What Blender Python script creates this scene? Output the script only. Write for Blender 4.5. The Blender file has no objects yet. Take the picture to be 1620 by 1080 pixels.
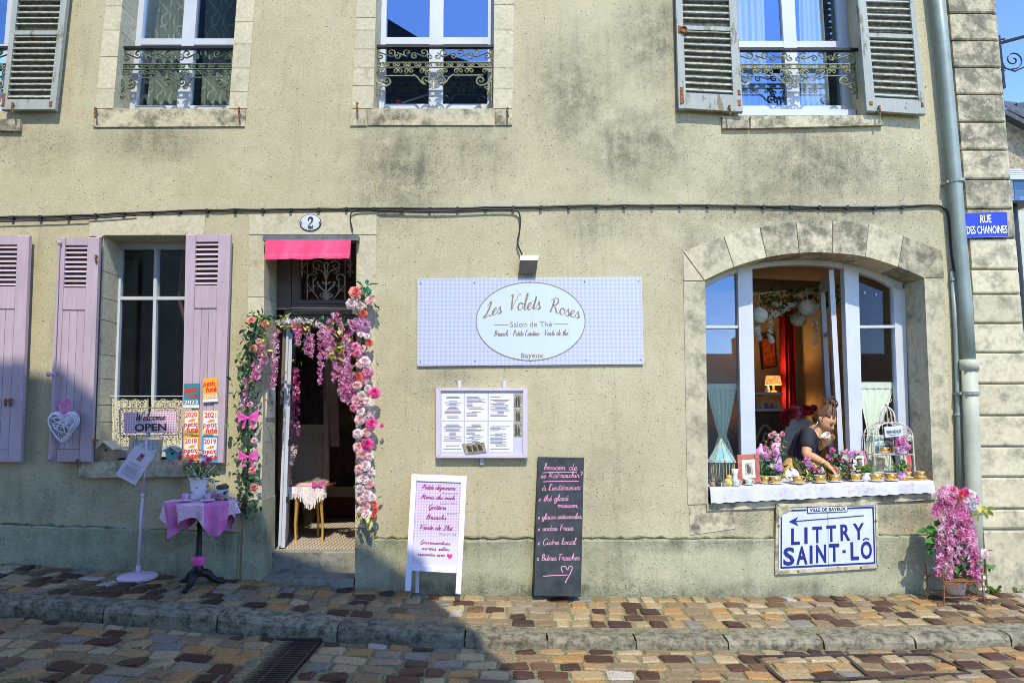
import bpy, math, random
from math import sin, cos, pi, radians, sqrt, atan2, exp
from mathutils import Vector as V, Matrix
from mathutils.geometry import tessellate_polygon

S = bpy.context.scene
COL = S.collection
RND = random.Random(11)

# ------------------------------------------------------------------ camera
CAM = V((0.0, -6.0, 1.57)); PITCH = radians(6.3); FPX = 1050.0
cd = bpy.data.cameras.new('camera'); cam = bpy.data.objects.new('camera', cd); COL.objects.link(cam)
cam.location = CAM; cam.rotation_euler = (radians(90) + PITCH, 0, 0)
cd.sensor_width = 36; cd.lens = FPX / 1620 * 36; cd.clip_end = 500; cd.clip_start = .05
S.camera = cam

# ------------------------------------------------------------------ daylight
SUN = V((0.16, -1.0, 1.30)).normalized()
w = bpy.data.worlds.new('World'); S.world = w; w.use_nodes = True
wn = w.node_tree.nodes; wl = w.node_tree.links; wn.clear()
wo = wn.new('ShaderNodeOutputWorld'); bg = wn.new('ShaderNodeBackground')
sky = wn.new('ShaderNodeTexSky'); sky.sky_type = 'NISHITA'; sky.sun_disc = False
sky.sun_elevation = math.asin(SUN.z); sky.sun_rotation = atan2(SUN.x, SUN.y)
sky.air_density = 1.0; sky.dust_density = 0.1; sky.ozone_density = 5.0
hs = wn.new('ShaderNodeHueSaturation'); hs.inputs['Saturation'].default_value = 0.86
wl.new(sky.outputs[0], hs.inputs['Color']); gm = wn.new('ShaderNodeGamma'); gm.inputs[1].default_value = 1.65; sc0 = wn.new('ShaderNodeVectorMath'); sc0.operation = 'MULTIPLY'; sc0.inputs[1].default_value = (.50, .50, .50)
wl.new(hs.outputs[0], gm.inputs[0]); wl.new(gm.outputs[0], sc0.inputs[0]); wl.new(sc0.outputs[0], bg.inputs[0]); wl.new(bg.outputs[0], wo.inputs[0])
bg.inputs[1].default_value = 0.15
sd = bpy.data.lights.new('sun', 'SUN'); so = bpy.data.objects.new('sun', sd); COL.objects.link(so)
sd.energy = 2.4; sd.angle = radians(0.5); sd.color = (1.0, 0.925, 0.76)
so.rotation_euler = (-SUN).to_track_quat('-Z', 'Y').to_euler(); so.location = SUN * 30
S.view_settings.view_transform = 'Standard'; S.view_settings.look = 'None'
S.view_settings.exposure = 1.1; S.view_settings.gamma = 1.0; S.view_settings.use_curve_mapping = False
S.cycles.filter_width = 0.9; S.cycles.max_bounces = 10; S.cycles.transparent_max_bounces = 16; S.cycles.diffuse_bounces = 6

# ------------------------------------------------------------------ points on the real planes of the place
FWD = V((0, cos(PITCH), sin(PITCH))); UP = V((0, -sin(PITCH), cos(PITCH))); RT = V((1, 0, 0))
def ray(px, py): return FWD * FPX + RT * (px - 810) + UP * (540 - py)
def P(px, py, y=0.0):
    d = ray(px, py); return CAM + d * ((y - CAM.y) / d.y)
def lerp(a, b, t): return a + (b - a) * t
def interp(tab, x):
    if x <= tab[0][0]: a, b = tab[0], tab[1]
    elif x >= tab[-1][0]: a, b = tab[-2], tab[-1]
    else:
        for a, b in zip(tab, tab[1:]):
            if a[0] <= x <= b[0]: break
    return a[1] + (b[1] - a[1]) * (x - a[0]) / (b[0] - a[0])
def qpt(q, u, v):          # bilinear point of a quad of pixels: tl, tr, br, bl
    return (lerp(lerp(q[0][0], q[1][0], u), lerp(q[3][0], q[2][0], u), v), lerp(lerp(q[0][1], q[1][1], u), lerp(q[3][1], q[2][1], u), v))
def catmull(pts, n=4, closed=False):
    pts = [V(p) for p in pts]; out = []; N = len(pts)
    for i in range(N if closed else N - 1):
        if closed: a, b, c, d = pts[i - 1], pts[i], pts[(i + 1) % N], pts[(i + 2) % N]
        else: a, b, c, d = pts[max(i - 1, 0)], pts[i], pts[i + 1], pts[min(i + 2, N - 1)]
        for k in range(n):
            t = k / n
            out.append(.5 * (2 * b + (c - a) * t + (2 * a - 5 * b + 4 * c - d) * t * t + (3 * b - a - 3 * c + d) * t ** 3))
    if not closed: out.append(pts[-1])
    return out

# ------------------------------------------------------------------ mesh builder
class MB:
    def __init__(s): s.v = []; s.f = []; s.c = []; s.col = None
    def face(s, idx): s.f.append(tuple(idx)); s.c.append(s.col)
    def add(s, pts):
        n = len(s.v); s.v.extend(V(p) for p in pts); return n
    def poly(s, pts): n = s.add(pts); s.face(range(n, n + len(pts))); return s
    def prism(s, pts, off):     # front polygon extruded by off
        off = V(off); k = len(pts); n = s.add(pts); s.add([V(p) + off for p in pts])
        s.face(range(n, n + k)); s.face(range(n + 2 * k - 1, n + k - 1, -1))
        for i in range(k):
            j = (i + 1) % k; s.face((n + j, n + i, n + k + i, n + k + j))
        return s
    def box(s, a, b):
        x0, y0, z0 = a; x1, y1, z1 = b
        return s.prism([(x0, y0, z0), (x1, y0, z0), (x1, y0, z1), (x0, y0, z1)], (0, y1 - y0, 0))
    def slab(s, px, y0, y1):    # pixel outline seen on plane y0, extruded to y1
        return s.prism([P(a, b, y0) for a, b in px], (0, y1 - y0, 0))
    def bev(s, pts, off, b=.006):   # convex slab whose front edge is chamfered
        c = sum((V(p) for p in pts), V()) / len(pts); off = V(off); o = off.normalized() * b; k = len(pts)
        fr = []
        for p in pts:
            d = (V(p) - c); l = d.length; fr.append(c + d * max(0, 1 - 1.3 * b / l))
        n = s.add(fr); s.add([V(p) + o for p in pts]); s.add([V(p) + off for p in pts])
        s.face(range(n, n + k)); s.face(range(n + 3 * k - 1, n + 2 * k - 1, -1))
        for r in (0, k):
            for i in range(k):
                j = (i + 1) % k; s.face((n + r + j, n + r + i, n + r + k + i, n + r + k + j))
        return s
    def bslab(s, px, y0, y1, b=.006): return s.bev([P(a, c, y0) for a, c in px], (0, y1 - y0, 0), b)
    def bar(s, a, b, w, d, upv=(0, 0, 1)):  # rectangular bar from a to b, w across, d deep (along y)
        a = V(a); b = V(b); t = (b - a).normalized(); dy = V((0, d / 2, 0)); sd_ = t.cross(V((0, 1, 0)))
        if sd_.length < 1e-4: sd_ = V((1, 0, 0)); dy = V((0, 0, d / 2))
        sd_ = sd_.normalized() * w / 2
        n = s.add([a - sd_ - dy, a + sd_ - dy, a + sd_ + dy, a - sd_ + dy, b - sd_ - dy, b + sd_ - dy, b + sd_ + dy, b - sd_ + dy])
        for q in ((0, 1, 2, 3), (7, 6, 5, 4), (0, 4, 5, 1), (1, 5, 6, 2), (2, 6, 7, 3), (3, 7, 4, 0)): s.face([n + i for i in q])
        return s
    def tube(s, pts, r, n=6, closed=False, caps=True):
        pts = [V(p) for p in pts]; N = len(pts)
        if N < 2: return s
        prev = None; base = len(s.v)
        for i, p in enumerate(pts):
            t = (pts[(i + 1) % N] - pts[i - 1]) if closed else (pts[min(i + 1, N - 1)] - pts[max(i - 1, 0)])
            if t.length < 1e-9: t = V((0, 0, 1))
            t.normalize()
            if prev is None:
                u = t.orthogonal().normalized()
            else:
                u = prev - t * prev.dot(t)
                u = u.normalized() if u.length > 1e-6 else t.orthogonal().normalized()
            prev = u; v_ = t.cross(u); rr = r[i] if isinstance(r, (list, tuple)) else r
            for k in range(n):
                a = 2 * pi * k / n; s.v.append(p + (u * cos(a) + v_ * sin(a)) * rr)
        for i in range(N if closed else N - 1):
            for k in range(n):
                a = base + i * n + k; b = base + i * n + (k + 1) % n; j = ((i + 1) % N)
                s.face((a, b, base + j * n + (k + 1) % n, base + j * n + k))
        if not closed and caps:
            s.face(range(base + n - 1, base - 1, -1)); s.face(range(base + (N - 1) * n, base + N * n))
        return s
    def lathe(s, prof, c, n=16, mat=None, a0=0, a1=2 * pi):   # profile of (r, z), about the z axis at c
        c = V(c); full = abs(a1 - a0 - 2 * pi) < 1e-6; base = len(s.v); m = n if full else n + 1
        for r_, z_ in prof:
            for k in range(m):
                a = a0 + (a1 - a0) * k / n; p = V((r_ * cos(a), r_ * sin(a), z_))
                if mat is not None: p = mat @ p
                s.v.append(c + p)
        for i in range(len(prof) - 1):
            for k in range(n):
                k2 = (k + 1) % m
                s.face((base + i * m + k, base + i * m + k2, base + (i + 1) * m + k2, base + (i + 1) * m + k))
        return s
    def ball(s, c, r, nu=10, nv=6, sc=(1, 1, 1)):
        c = V(c); base = len(s.v)
        for i in range(nv + 1):
            th = pi * i / nv
            for k in range(nu):
                a = 2 * pi * k / nu; s.v.append(c + V((r * sc[0] * sin(th) * cos(a), r * sc[1] * sin(th) * sin(a), r * sc[2] * cos(th))))
        for i in range(nv):
            for k in range(nu):
                a = base + i * nu + k; b = base + i * nu + (k + 1) % nu; s.face((a, a + nu, b + nu, b))
        return s
    def grid(s, fn, nu, nv):
        base = len(s.v)
        for j in range(nv + 1):
            for i in range(nu + 1): s.v.append(V(fn(i / nu, j / nv)))
        for j in range(nv):
            for i in range(nu):
                a = base + j * (nu + 1) + i; s.face((a, a + 1, a + nu + 2, a + nu + 1))
        return s
    def ribbon(s, pts, wid, nrm=(0, -1, 0)):
        pts = [V(p) for p in pts]; nrm = V(nrm); N = len(pts); base = len(s.v)
        for i, p in enumerate(pts):
            t = pts[min(i + 1, N - 1)] - pts[max(i - 1, 0)]
            if t.length < 1e-9: t = V((1, 0, 0))
            sd_ = t.cross(nrm); sd_ = sd_.normalized() if sd_.length > 1e-9 else V((0, 0, 1))
            ww = wid[i] if isinstance(wid, (list, tuple)) else wid
            s.v.append(p + sd_ * ww / 2); s.v.append(p - sd_ * ww / 2)
        for i in range(N - 1):
            a = base + 2 * i; s.face((a, a + 1, a + 3, a + 2))
        return s
    def merge(s, o, M=None, col=None):
        n = len(s.v); s.v.extend((M @ p) if M is not None else p.copy() for p in o.v)
        for f, c in zip(o.f, o.c): s.f.append(tuple(i + n for i in f)); s.c.append(col if col is not None else c)
        return s
    def mesh(s, name, mat, off=V((0, 0, 0)), smooth=False):
        me = bpy.data.meshes.new(name); me.from_pydata([tuple(p - off) for p in s.v], [], s.f)
        if any(c is not None for c in s.c):
            at = me.color_attributes.new('Col', 'FLOAT_COLOR', 'CORNER'); dat = []
            for f, c in zip(s.f, s.c):
                cc = c or (1, 1, 1); dat.extend((cc[0], cc[1], cc[2], 1.0) * len(f))
            at.data.foreach_set('color', dat)
        if mat is not None: me.materials.append(mat)
        if smooth: me.polygons.foreach_set('use_smooth', [True] * len(me.polygons))
        me.update(); return me
    def build(s, name, mat, parent=None, smooth=False, label=None, recalc=True, loc=None):
        off = wloc(parent) if parent is not None else (V(loc) if loc is not None else V())
        me = s.mesh(name, mat, off, smooth)
        if recalc: fixn(me)
        o = bpy.data.objects.new(name, me); COL.objects.link(o)
        if parent is not None: o.parent = parent
        elif loc is not None: o.location = loc
        if label: o['label'] = label
        return o

import bmesh
def fixn(me):
    bm = bmesh.new(); bm.from_mesh(me); bmesh.ops.recalc_face_normals(bm, faces=bm.faces); bm.to_mesh(me); bm.free()
def wloc(o):
    l = V()
    while o is not None: l += o.location; o = o.parent
    return l
def tag(o, label, cat, group=None):
    o['label'] = label; o['category'] = cat
    if group: o['group'] = group
    return o
def thing(name, label, cat, loc, group=None):
    o = bpy.data.objects.new(name, None); COL.objects.link(o); o.location = V(loc); o.empty_display_size = .1
    return tag(o, label, cat, group)
def inst(src, name, parent=None, loc=(0, 0, 0), rot=None, scale=None, mat=None):   # same mesh data, new object; loc in world
    o = bpy.data.objects.new(name, src); COL.objects.link(o)
    if parent is not None: o.parent = parent; o.location = V(loc) - wloc(parent)
    else: o.location = loc
    if rot is not None: o.rotation_euler = rot
    if scale is not None: o.scale = scale if hasattr(scale, '__len__') else (scale,) * 3
    return o
def copy_tree(src, loc, label=None, group=None, rotz=None, scale=None):
    m = {}; stack = [(src, None)]; root = None
    while stack:
        o, par = stack.pop(); c = o.copy(); COL.objects.link(c)
        if par is not None: c.parent = par
        else: root = c
        for ch in o.children: stack.append((ch, c))
    root.location = V(loc)
    if rotz is not None: root.rotation_euler = (0, 0, rotz)
    if scale is not None: root.scale = (scale,) * 3
    if label: root['label'] = label
    if group: root['group'] = group
    return root
def structure(o): o['kind'] = 'structure'; return o
def stuff(o): o['kind'] = 'stuff'; return o

# ------------------------------------------------------------------ materials
class NT:
    def __init__(s, m): s.t = m.node_tree; s.t.nodes.clear()
    def n(s, typ, ins=None, **props):
        nd = s.t.nodes.new(typ)
        for k, v in props.items(): setattr(nd, k, v)
        for k, v in (ins or {}).items():
            if isinstance(v, bpy.types.NodeSocket): s.t.links.new(v, nd.inputs[k])
            else: nd.inputs[k].default_value = v
        return nd
    def obj(s): return s.n('ShaderNodeTexCoord').outputs['Object']
    def scaled(s, co, sc): return s.n('ShaderNodeVectorMath', {0: co, 1: sc}, operation='MULTIPLY').outputs[0]
    def noise(s, co, scale, detail=4, rough=.55, out=0): return s.n('ShaderNodeTexNoise', {'Vector': co, 'Scale': scale, 'Detail': detail, 'Roughness': rough}).outputs[out]
    def ramp(s, fac, stops, interp='LINEAR'):
        nd = s.n('ShaderNodeValToRGB', {'Fac': fac}); cr = nd.color_ramp; cr.interpolation = interp
        while len(cr.elements) < len(stops): cr.elements.new(.5)
        for e, (p, c) in zip(cr.elements, stops):
            e.position = p; e.color = (c, c, c, 1) if not hasattr(c, '__len__') else (c[0], c[1], c[2], 1)
        return nd.outputs[0]
    def mr(s, v, a, b, c=0., d=1.): return s.n('ShaderNodeMapRange', {0: v, 1: a, 2: b, 3: c, 4: d}).outputs[0]
    def m(s, op, a, b=0., clamp=False): 
        nd = s.n('ShaderNodeMath', {0: a, 1: b}, operation=op); nd.use_clamp = clamp; return nd.outputs[0]
    def mix(s, f, a, b, blend='MIX'):
        nd = s.n('ShaderNodeMix', data_type='RGBA', blend_type=blend)
        for i, v in ((0, f), (6, a), (7, b)):
            if isinstance(v, bpy.types.NodeSocket): s.t.links.new(v, nd.inputs[i])
            else: nd.inputs[i].default_value = v if i == 0 else (v[0], v[1], v[2], 1)
        return nd.outputs[2]
    def bump(s, h, strength, dist=.01): return s.n('ShaderNodeBump', {'Height': h, 'Strength': strength, 'Distance': dist}).outputs[0]
    def out(s, shader): s.n('ShaderNodeOutputMaterial', {'Surface': shader})
    def bsdf(s, col, rough=.6, metal=0., normal=None, spec=.4, **kw):
        ins = {'Roughness': rough, 'Metallic': metal, 'Specular IOR Level': spec}
        ins['Base Color'] = col if isinstance(col, bpy.types.NodeSocket) else (col[0], col[1], col[2], 1)
        if normal is not None: ins['Normal'] = normal
        ins.update(kw); nd = s.n('ShaderNodeBsdfPrincipled', ins); s.out(nd.outputs[0]); return nd
def newmat(name):
    m = bpy.data.materials.new(name); m.use_nodes = True; return m, NT(m)
def simple(name, col, rough=.6, metal=0., var=.25, scale=14., bump=.15, rnd=.0, spec=.4, dirt=None, emis=None):
    m, t = newmat(name); co = t.obj(); f = t.noise(co, scale, 5)
    dk = [c * (1 - var) for c in col]; lt = [min(1, c * (1 + var)) for c in col]
    c = t.mix(t.mr(f, .3, .7), dk, lt)
    if rnd:
        r = t.n('ShaderNodeObjectInfo').outputs['Random']
        c = t.mix(1.0, c, t.ramp(r, [(0, 1 - rnd), (1, 1 + rnd)]), 'MULTIPLY')
    if dirt: c = t.mix(t.mr(t.noise(co, scale * .35, 6, .7), .55, .75), c, dirt)
    kw = {}
    if emis: kw = {'Emission Color': (*emis[:3], 1), 'Emission Strength': emis[3]}
    t.bsdf(c, rough, metal, t.bump(f, bump, .004) if bump else None, spec, **kw); return m
def vcolmat(name, rough=.6, var=.2, trans=0., scale=60):
    m, t = newmat(name); co = t.obj(); a = t.n('ShaderNodeVertexColor', layer_name='Col').outputs[0]
    f = t.mr(t.noise(co, scale, 3), .3, .7, 1 - var, 1 + var); c = t.mix(1.0, a, f, 'MULTIPLY')
    if trans:
        d = t.n('ShaderNodeBsdfPrincipled', {'Base Color': c, 'Roughness': rough, 'Specular IOR Level': .25}); tr = t.n('ShaderNodeBsdfTranslucent', {'Color': c})
        t.out(t.n('ShaderNodeMixShader', {0: trans, 1: d.outputs[0], 2: tr.outputs[0]}).outputs[0])
    else: t.bsdf(c, rough)
    return m
# ------------------------------------------------------------------ wall render with stains, pits and blotches of its own
def masks(t, co, lst):
    tot = None
    for (x, z, sx, sz, st) in lst:
        d = t.n('ShaderNodeVectorMath', {0: co, 1: (x, 0, z)}, operation='SUBTRACT').outputs[0]
        d = t.n('ShaderNodeVectorMath', {0: d, 1: (1 / sx, 0, 1 / sz)}, operation='MULTIPLY').outputs[0]
        l = t.n('ShaderNodeVectorMath', {0: d}, operation='LENGTH').outputs['Value']
        v = t.n('ShaderNodeMapRange', {0: l, 1: 0., 2: 1., 3: st, 4: 0.}, interpolation_type='SMOOTHSTEP').outputs[0]
        tot = v if tot is None else t.m('MAXIMUM', tot, v)
    return tot
def render_mat(name, base, light, stain_col, stains, pit=.5, moss=None):
    m, t = newmat(name); co = t.obj()
    n1 = t.noise(co, 1.3, 6, .6); n2 = t.noise(co, 7, 6, .65); n3 = t.noise(co, 60, 3, .6)
    c = t.mix(t.mr(n1, .35, .68), base, light)
    c = t.mix(t.mr(n2, .3, .75, 0, .45), c, [b * .72 for b in base])
    c = t.mix(1.0, c, t.mr(n3, .25, .75, .84, 1.14), 'MULTIPLY')
    warp = t.n('ShaderNodeVectorMath', {0: co, 1: t.scaled(t.n('ShaderNodeTexNoise', {'Vector': co, 'Scale': 3., 'Detail': 3}).outputs[1], (.25, .25, .25))}, operation='ADD').outputs[0]
    mk = masks(t, warp, [(x + .12, z + .12, sx, sz, s) for x, z, sx, sz, s in stains])
    streak = t.noise(t.scaled(co, (9, 1, 1.1)), 1., 5, .6)
    blot = t.m('MULTIPLY', t.m('MULTIPLY', mk, t.mr(t.noise(co, 5, 8, .75), .32, .58)), t.mr(streak, .3, .6, .55, 1.15), True)
    c = t.mix(t.m('MULTIPLY', t.mr(streak, .56, .72), .22), c, stain_col)
    c = t.mix(t.m('MULTIPLY', blot, .92), c, stain_col)
    # pits: small dark holes, denser where the wall is stained
    st = t.scaled(t.n('ShaderNodeVectorMath', {0: co, 1: t.scaled(t.n('ShaderNodeTexNoise', {'Vector': co, 'Scale': 30.}).outputs[1], (.03, .03, .03))}, operation='ADD').outputs[0], (1, 1, 1.7))
    pitm = None
    for sc, thr in ((34, .27), (70, .32)):
        v = t.n('ShaderNodeTexVoronoi', {'Vector': st, 'Scale': float(sc)})
        r = t.n('ShaderNodeSeparateColor', {0: v.outputs['Color']}).outputs[0]
        dens = t.m('ADD', t.mr(n1, .3, .7, .05, .22), t.m('MULTIPLY', mk, .85))
        p = t.m('MULTIPLY', t.m('LESS_THAN', r, t.m('MULTIPLY', dens, pit * 1.6)), t.mr(v.outputs['Distance'], thr, thr * .45))
        pitm = p if pitm is None else t.m('MAXIMUM', pitm, p)
    c = t.mix(t.m('MULTIPLY', pitm, .85), c, [b * .22 for b in base])
    if moss:
        z = t.n('ShaderNodeSeparateXYZ', {0: co}).outputs[2]
        for (za, zb, colr, amt, sc) in moss:
            c = t.mix(t.m('MULTIPLY', t.mr(z, za, zb), t.mr(t.noise(co, sc, 7, .7), .38, .62, 0, amt)), c, colr)
    h = t.m('SUBTRACT', t.m('ADD', t.m('MULTIPLY', n3, .6), t.noise(co, 160, 2)), t.m('MULTIPLY', pitm, 1.6))
    t.bsdf(c, .95, 0, t.bump(h, .55, .006), .1); return m
def wpt(px, py): p = P(px, py); return p.x, p.z
def stl(l): return [(*wpt(a, b), sx * 1.18, sz * 1.18, min(1, s * 1.1)) for a, b, sx, sz, s in l]
WALLBASE = (.465, .415, .26)
M_wall = render_mat('lime_render', WALLBASE, (.54, .49, .32), (.15, .145, .10), stl([
    (245, 222, .7, .28, .8), (640, 265, .6, .75, 1.), (760, 230, .5, .5, .55), (905, 150, .55, .8, .75), (1010, 230, .8, .55, 1.0), (1040, 60, .55, .7, .8),
    (1290, 265, 1.1, .62, 1.), (1200, 300, .6, .4, .7), (1290, 342, 1.5, .16, .9), (1100, 420, .35, .7, .5), (1445, 310, .4, .7, .45), (700, 600, .5, .22, .45),
    (960, 350, .6, .3, .5), (960, 770, .45, .6, .35), (40, 230, .6, .3, .5), (130, 640, .2, .8, .5), (30, 790, 1.6, .35, .5), (1160, 815, .5, .2, .8), (1440, 815, .5, .25, .9)]))
M_plinth = render_mat('plinth_render', (.38, .375, .25), (.47, .46, .30), (.11, .115, .07), stl([
    (500, 850, 4., .22, .7), (900, 935, 5., .14, .9), (200, 905, 2.0, .3, .6), (1000, 850, 3.0, .12, .8), (1430, 860, .6, .4, .5), (960, 890, .4, .5, .5)]), .45)
def stone_mat(name, a, b, stain, amt=.5, sc=3.5, rnd=.12, lichen=None, bumpd=.006):
    m, t = newmat(name); co = t.obj(); r = t.n('ShaderNodeObjectInfo').outputs['Random']
    off = t.n('ShaderNodeVectorMath', {0: co, 1: t.n('ShaderNodeCombineXYZ', {0: t.m('MULTIPLY', r, 37.), 1: r, 2: t.m('MULTIPLY', r, 11.)}).outputs[0]}, operation='ADD').outputs[0]
    n1 = t.noise(off, sc, 7, .65); n2 = t.noise(off, sc * 9, 5, .6); n3 = t.noise(off, sc * 1.7, 8, .75)
    c = t.mix(t.mr(n1, .32, .68), a, b)
    c = t.mix(1.0, c, t.ramp(r, [(0, 1 - rnd), (1, 1 + rnd)]), 'MULTIPLY')
    c = t.mix(t.m('MULTIPLY', t.mr(n3, .62 - amt * .3, .74 - amt * .22), .85), c, stain)
    if lichen: c = t.mix(t.mr(t.noise(off, sc * 2.6, 8, .8), .60, .64, 0, .8), c, lichen)
    c = t.mix(1.0, c, t.mr(n2, .25, .75, .82, 1.15), 'MULTIPLY')
    t.bsdf(c, .92, 0, t.bump(t.m('ADD', n2, n3), .5, bumpd), .12); return m
M_stone = stone_mat('limestone', (.50, .46, .32), (.58, .52, .36), (.30, .27, .19), .25, 3.5, .08)
M_sill = stone_mat('sill_stone', (.48, .43, .29), (.56, .49, .33), (.09, .09, .06), .55, 3.2, .06)
M_quoin = stone_mat('weathered_quoin_stone', (.43, .385, .255), (.55, .48, .325), (.11, .105, .075), .72, 3.0, .14, (.60, .55, .40), .01)
M_quoin_low = stone_mat('clean_quoin_stone', (.48, .43, .285), (.56, .50, .345), (.20, .19, .13), .45, 2.6, .1)
M_kerb = stone_mat('granite_kerb', (.21, .195, .14), (.30, .27, .185), (.055, .048, .03), .6, 9, .16)
M_step = stone_mat('step_granite', (.24, .24, .20), (.32, .31, .25), (.10, .10, .08), .4, 7, .05)
M_soil = simple('joint_soil', (.19, .17, .09), .95, var=.5, scale=40, bump=.6, dirt=(.13, .135, .06))
def sett_mat():
    m, t = newmat('sandstone_setts'); co = t.obj(); r = t.n('ShaderNodeObjectInfo').outputs['Random']
    off = t.n('ShaderNodeVectorMath', {0: co, 1: t.n('ShaderNodeCombineXYZ', {0: t.m('MULTIPLY', r, 57.), 1: t.m('MULTIPLY', r, 13.)}).outputs[0]}, operation='ADD').outputs[0]
    c = t.ramp(r, [(0, (.36, .235, .10)), (.10, (.25, .165, .08)), (.20, (.060, .024, .013)), (.30, (.38, .28, .14)), (.40, (.14, .08, .04)), (.48, (.25, .18, .10)),
                   (.58, (.085, .036, .018)), (.66, (.43, .33, .18)), (.74, (.22, .205, .17)), (.80, (.40, .22, .075)), (.88, (.29, .225, .14)), (.94, (.045, .020, .015)), (.975, (.46, .42, .34))], 'CONSTANT')
    n1 = t.noise(off, 11, 6, .6); n2 = t.noise(off, 60, 4, .6)
    c = t.mix(1.0, c, t.mr(n1, .3, .7, .72, 1.22), 'MULTIPLY'); c = t.mix(t.mr(n1, .55, .72, 0, .22), c, (.30, .21, .11)); c = t.mix(t.mr(t.noise(off, 9, 6, .7), .55, .62, 0, .75), c, (.09, .045, .024))
    c = t.mix(1.0, c, t.mr(n2, .25, .75, .75, 1.25), 'MULTIPLY')
    t.bsdf(c, t.mr(n1, .3, .7, .4, .7), 0, t.bump(t.m('ADD', n1, n2), .6, .006), .4); return m
M_sett = sett_mat()
M_white = simple('white_paint', (.50, .53, .57), .45, var=.06, scale=5, bump=.05, dirt=(.50, .50, .48))
def wood_paint(name, col, under, chip=.64):
    m, t = newmat(name); co = t.obj(); r = t.n('ShaderNodeObjectInfo').outputs['Random']
    gr = t.noise(t.scaled(co, (26, 26, 1.6)), 1., 6, .65); big = t.noise(co, 2.2, 5, .6); ch = t.noise(t.scaled(co, (9, 9, 3.2)), 1., 9, .78)
    c = t.mix(t.mr(gr, .3, .7), [x * .86 for x in col], [min(1, x * 1.10) for x in col]); c = t.mix(t.mr(big, .4, .68, 0, .5), c, [x * .78 for x in col])
    c = t.mix(1.0, c, t.ramp(r, [(0, .93), (1, 1.07)]), 'MULTIPLY'); c = t.mix(t.mr(ch, chip, chip + .03), c, under)
    t.bsdf(c, .6, 0, t.bump(t.m('ADD', gr, ch), .35, .004), .3); return m
M_pinkpaint = wood_paint('old_pink_paint', (.46, .355, .405), (.24, .19, .16))
M_greypaint = wood_paint('grey_green_paint', (.34, .36, .315), (.17, .15, .10), .57)
M_slatpaint = simple('flaking_slat_paint', (.31, .31, .25), .75, var=.5, scale=26, bump=.5, dirt=(.15, .13, .09))
M_iron = simple('green_iron', (.10, .13, .075), .5, .3, var=.4, scale=30, bump=.2, dirt=(.16, .13, .08))
M_ironlight = simple('olive_iron', (.19, .20, .11), .5, .1, var=.45, scale=40, bump=.2, dirt=(.22, .19, .10))
M_black = simple('black_iron', (.02, .02, .022), .45, .3, var=.2, bump=.1)
M_rust = simple('rusty_iron', (.22, .09, .035), .85, .1, var=.5, scale=40, bump=.5)
M_cable = simple('black_cable', (.025, .024, .022), .6, var=.2)
M_zinc = simple('grey_green_zinc', (.25, .30, .26), .5, .25, var=.15, scale=5, bump=.1, dirt=(.20, .25, .24))
M_castpipe = simple('cream_cast_pipe', (.42, .42, .32), .6, 0, var=.12, scale=6, bump=.1, dirt=(.33, .32, .24))
M_darkwood = simple('brown_grey_door_paint', (.15, .125, .105), .55, var=.2, scale=8, bump=.15)
M_slate = simple('slate_roof', (.06, .065, .075), .7, var=.4, scale=9, bump=.4)
M_rubble = stone_mat('rubble_stone', (.34, .28, .18), (.46, .38, .25), (.16, .13, .09), .6, 5, .2)
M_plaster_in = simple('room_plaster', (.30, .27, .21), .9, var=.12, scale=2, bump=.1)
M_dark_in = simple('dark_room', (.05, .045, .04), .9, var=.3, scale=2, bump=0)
M_gold = simple('gilded_china', (.62, .36, .07), .28, .55, var=.45, scale=70, bump=0)
M_china = simple('white_china', (.78, .77, .72), .22, var=.04, scale=20, bump=0, spec=.6)
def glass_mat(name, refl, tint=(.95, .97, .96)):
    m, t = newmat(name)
    g = t.n('ShaderNodeBsdfGlossy', {'Color': (.55, .74, 1.0, 1), 'Roughness': .012}); tr = t.n('ShaderNodeBsdfTransparent', {'Color': (*tint, 1)})  # blue put into the gloss colour so the reflected sky looks deeper
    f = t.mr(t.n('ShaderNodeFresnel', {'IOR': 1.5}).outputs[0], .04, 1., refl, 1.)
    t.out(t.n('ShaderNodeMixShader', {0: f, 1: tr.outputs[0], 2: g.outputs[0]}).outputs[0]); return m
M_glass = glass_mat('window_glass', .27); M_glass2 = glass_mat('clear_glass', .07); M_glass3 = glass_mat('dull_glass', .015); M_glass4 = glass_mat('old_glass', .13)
def check_mat(name, period, base, mid, dark, ox=0., oz=0., rough=.35, fade=None):     # printed gingham, two crossed stripe sets
    m, t = newmat(name); co = t.obj(); s = t.n('ShaderNodeSeparateXYZ', {0: co})
    def stripe(v, o): return t.m('LESS_THAN', t.m('FRACT', t.m('ADD', t.m('DIVIDE', v, period), 100. + o)), .5)
    f = t.m('MULTIPLY', t.m('ADD', stripe(s.outputs[0], ox), stripe(s.outputs[2], oz)), .5)
    c = t.ramp(f, [(0, base), (.5, mid), (1, dark)])
    if fade: c = t.mix(t.mr(s.outputs[2], fade[0], fade[1]), c, base)
    t.bsdf(c, rough, 0, None, .3); return m
def printed(name, col): return simple(name, col, .5, var=.05, bump=0)
M_ink = printed('dark_print', (.03, .03, .035)); M_magenta = printed('magenta_print', (.30, .02, .16)); M_chalk = printed('pink_chalk', (.75, .33, .50))
M_taupe = printed('taupe_print', (.26, .19, .14)); M_blue = printed('blue_enamel', (.012, .02, .19)); M_wenamel = simple('white_enamel', (.56, .60, .62), .3, var=.07, scale=6, bump=.03)
M_redprint = printed('red_print', (.70, .03, .02)); M_whiteprint = printed('white_print', (.8, .8, .78)); M_grey = printed('grey_print', (.28, .27, .30))
M_petal = vcolmat('petals', .55, .15, .3); M_leaf = vcolmat('leaves', .45, .25, .25); M_paint = vcolmat('painted_colours', .5, .1)
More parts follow.
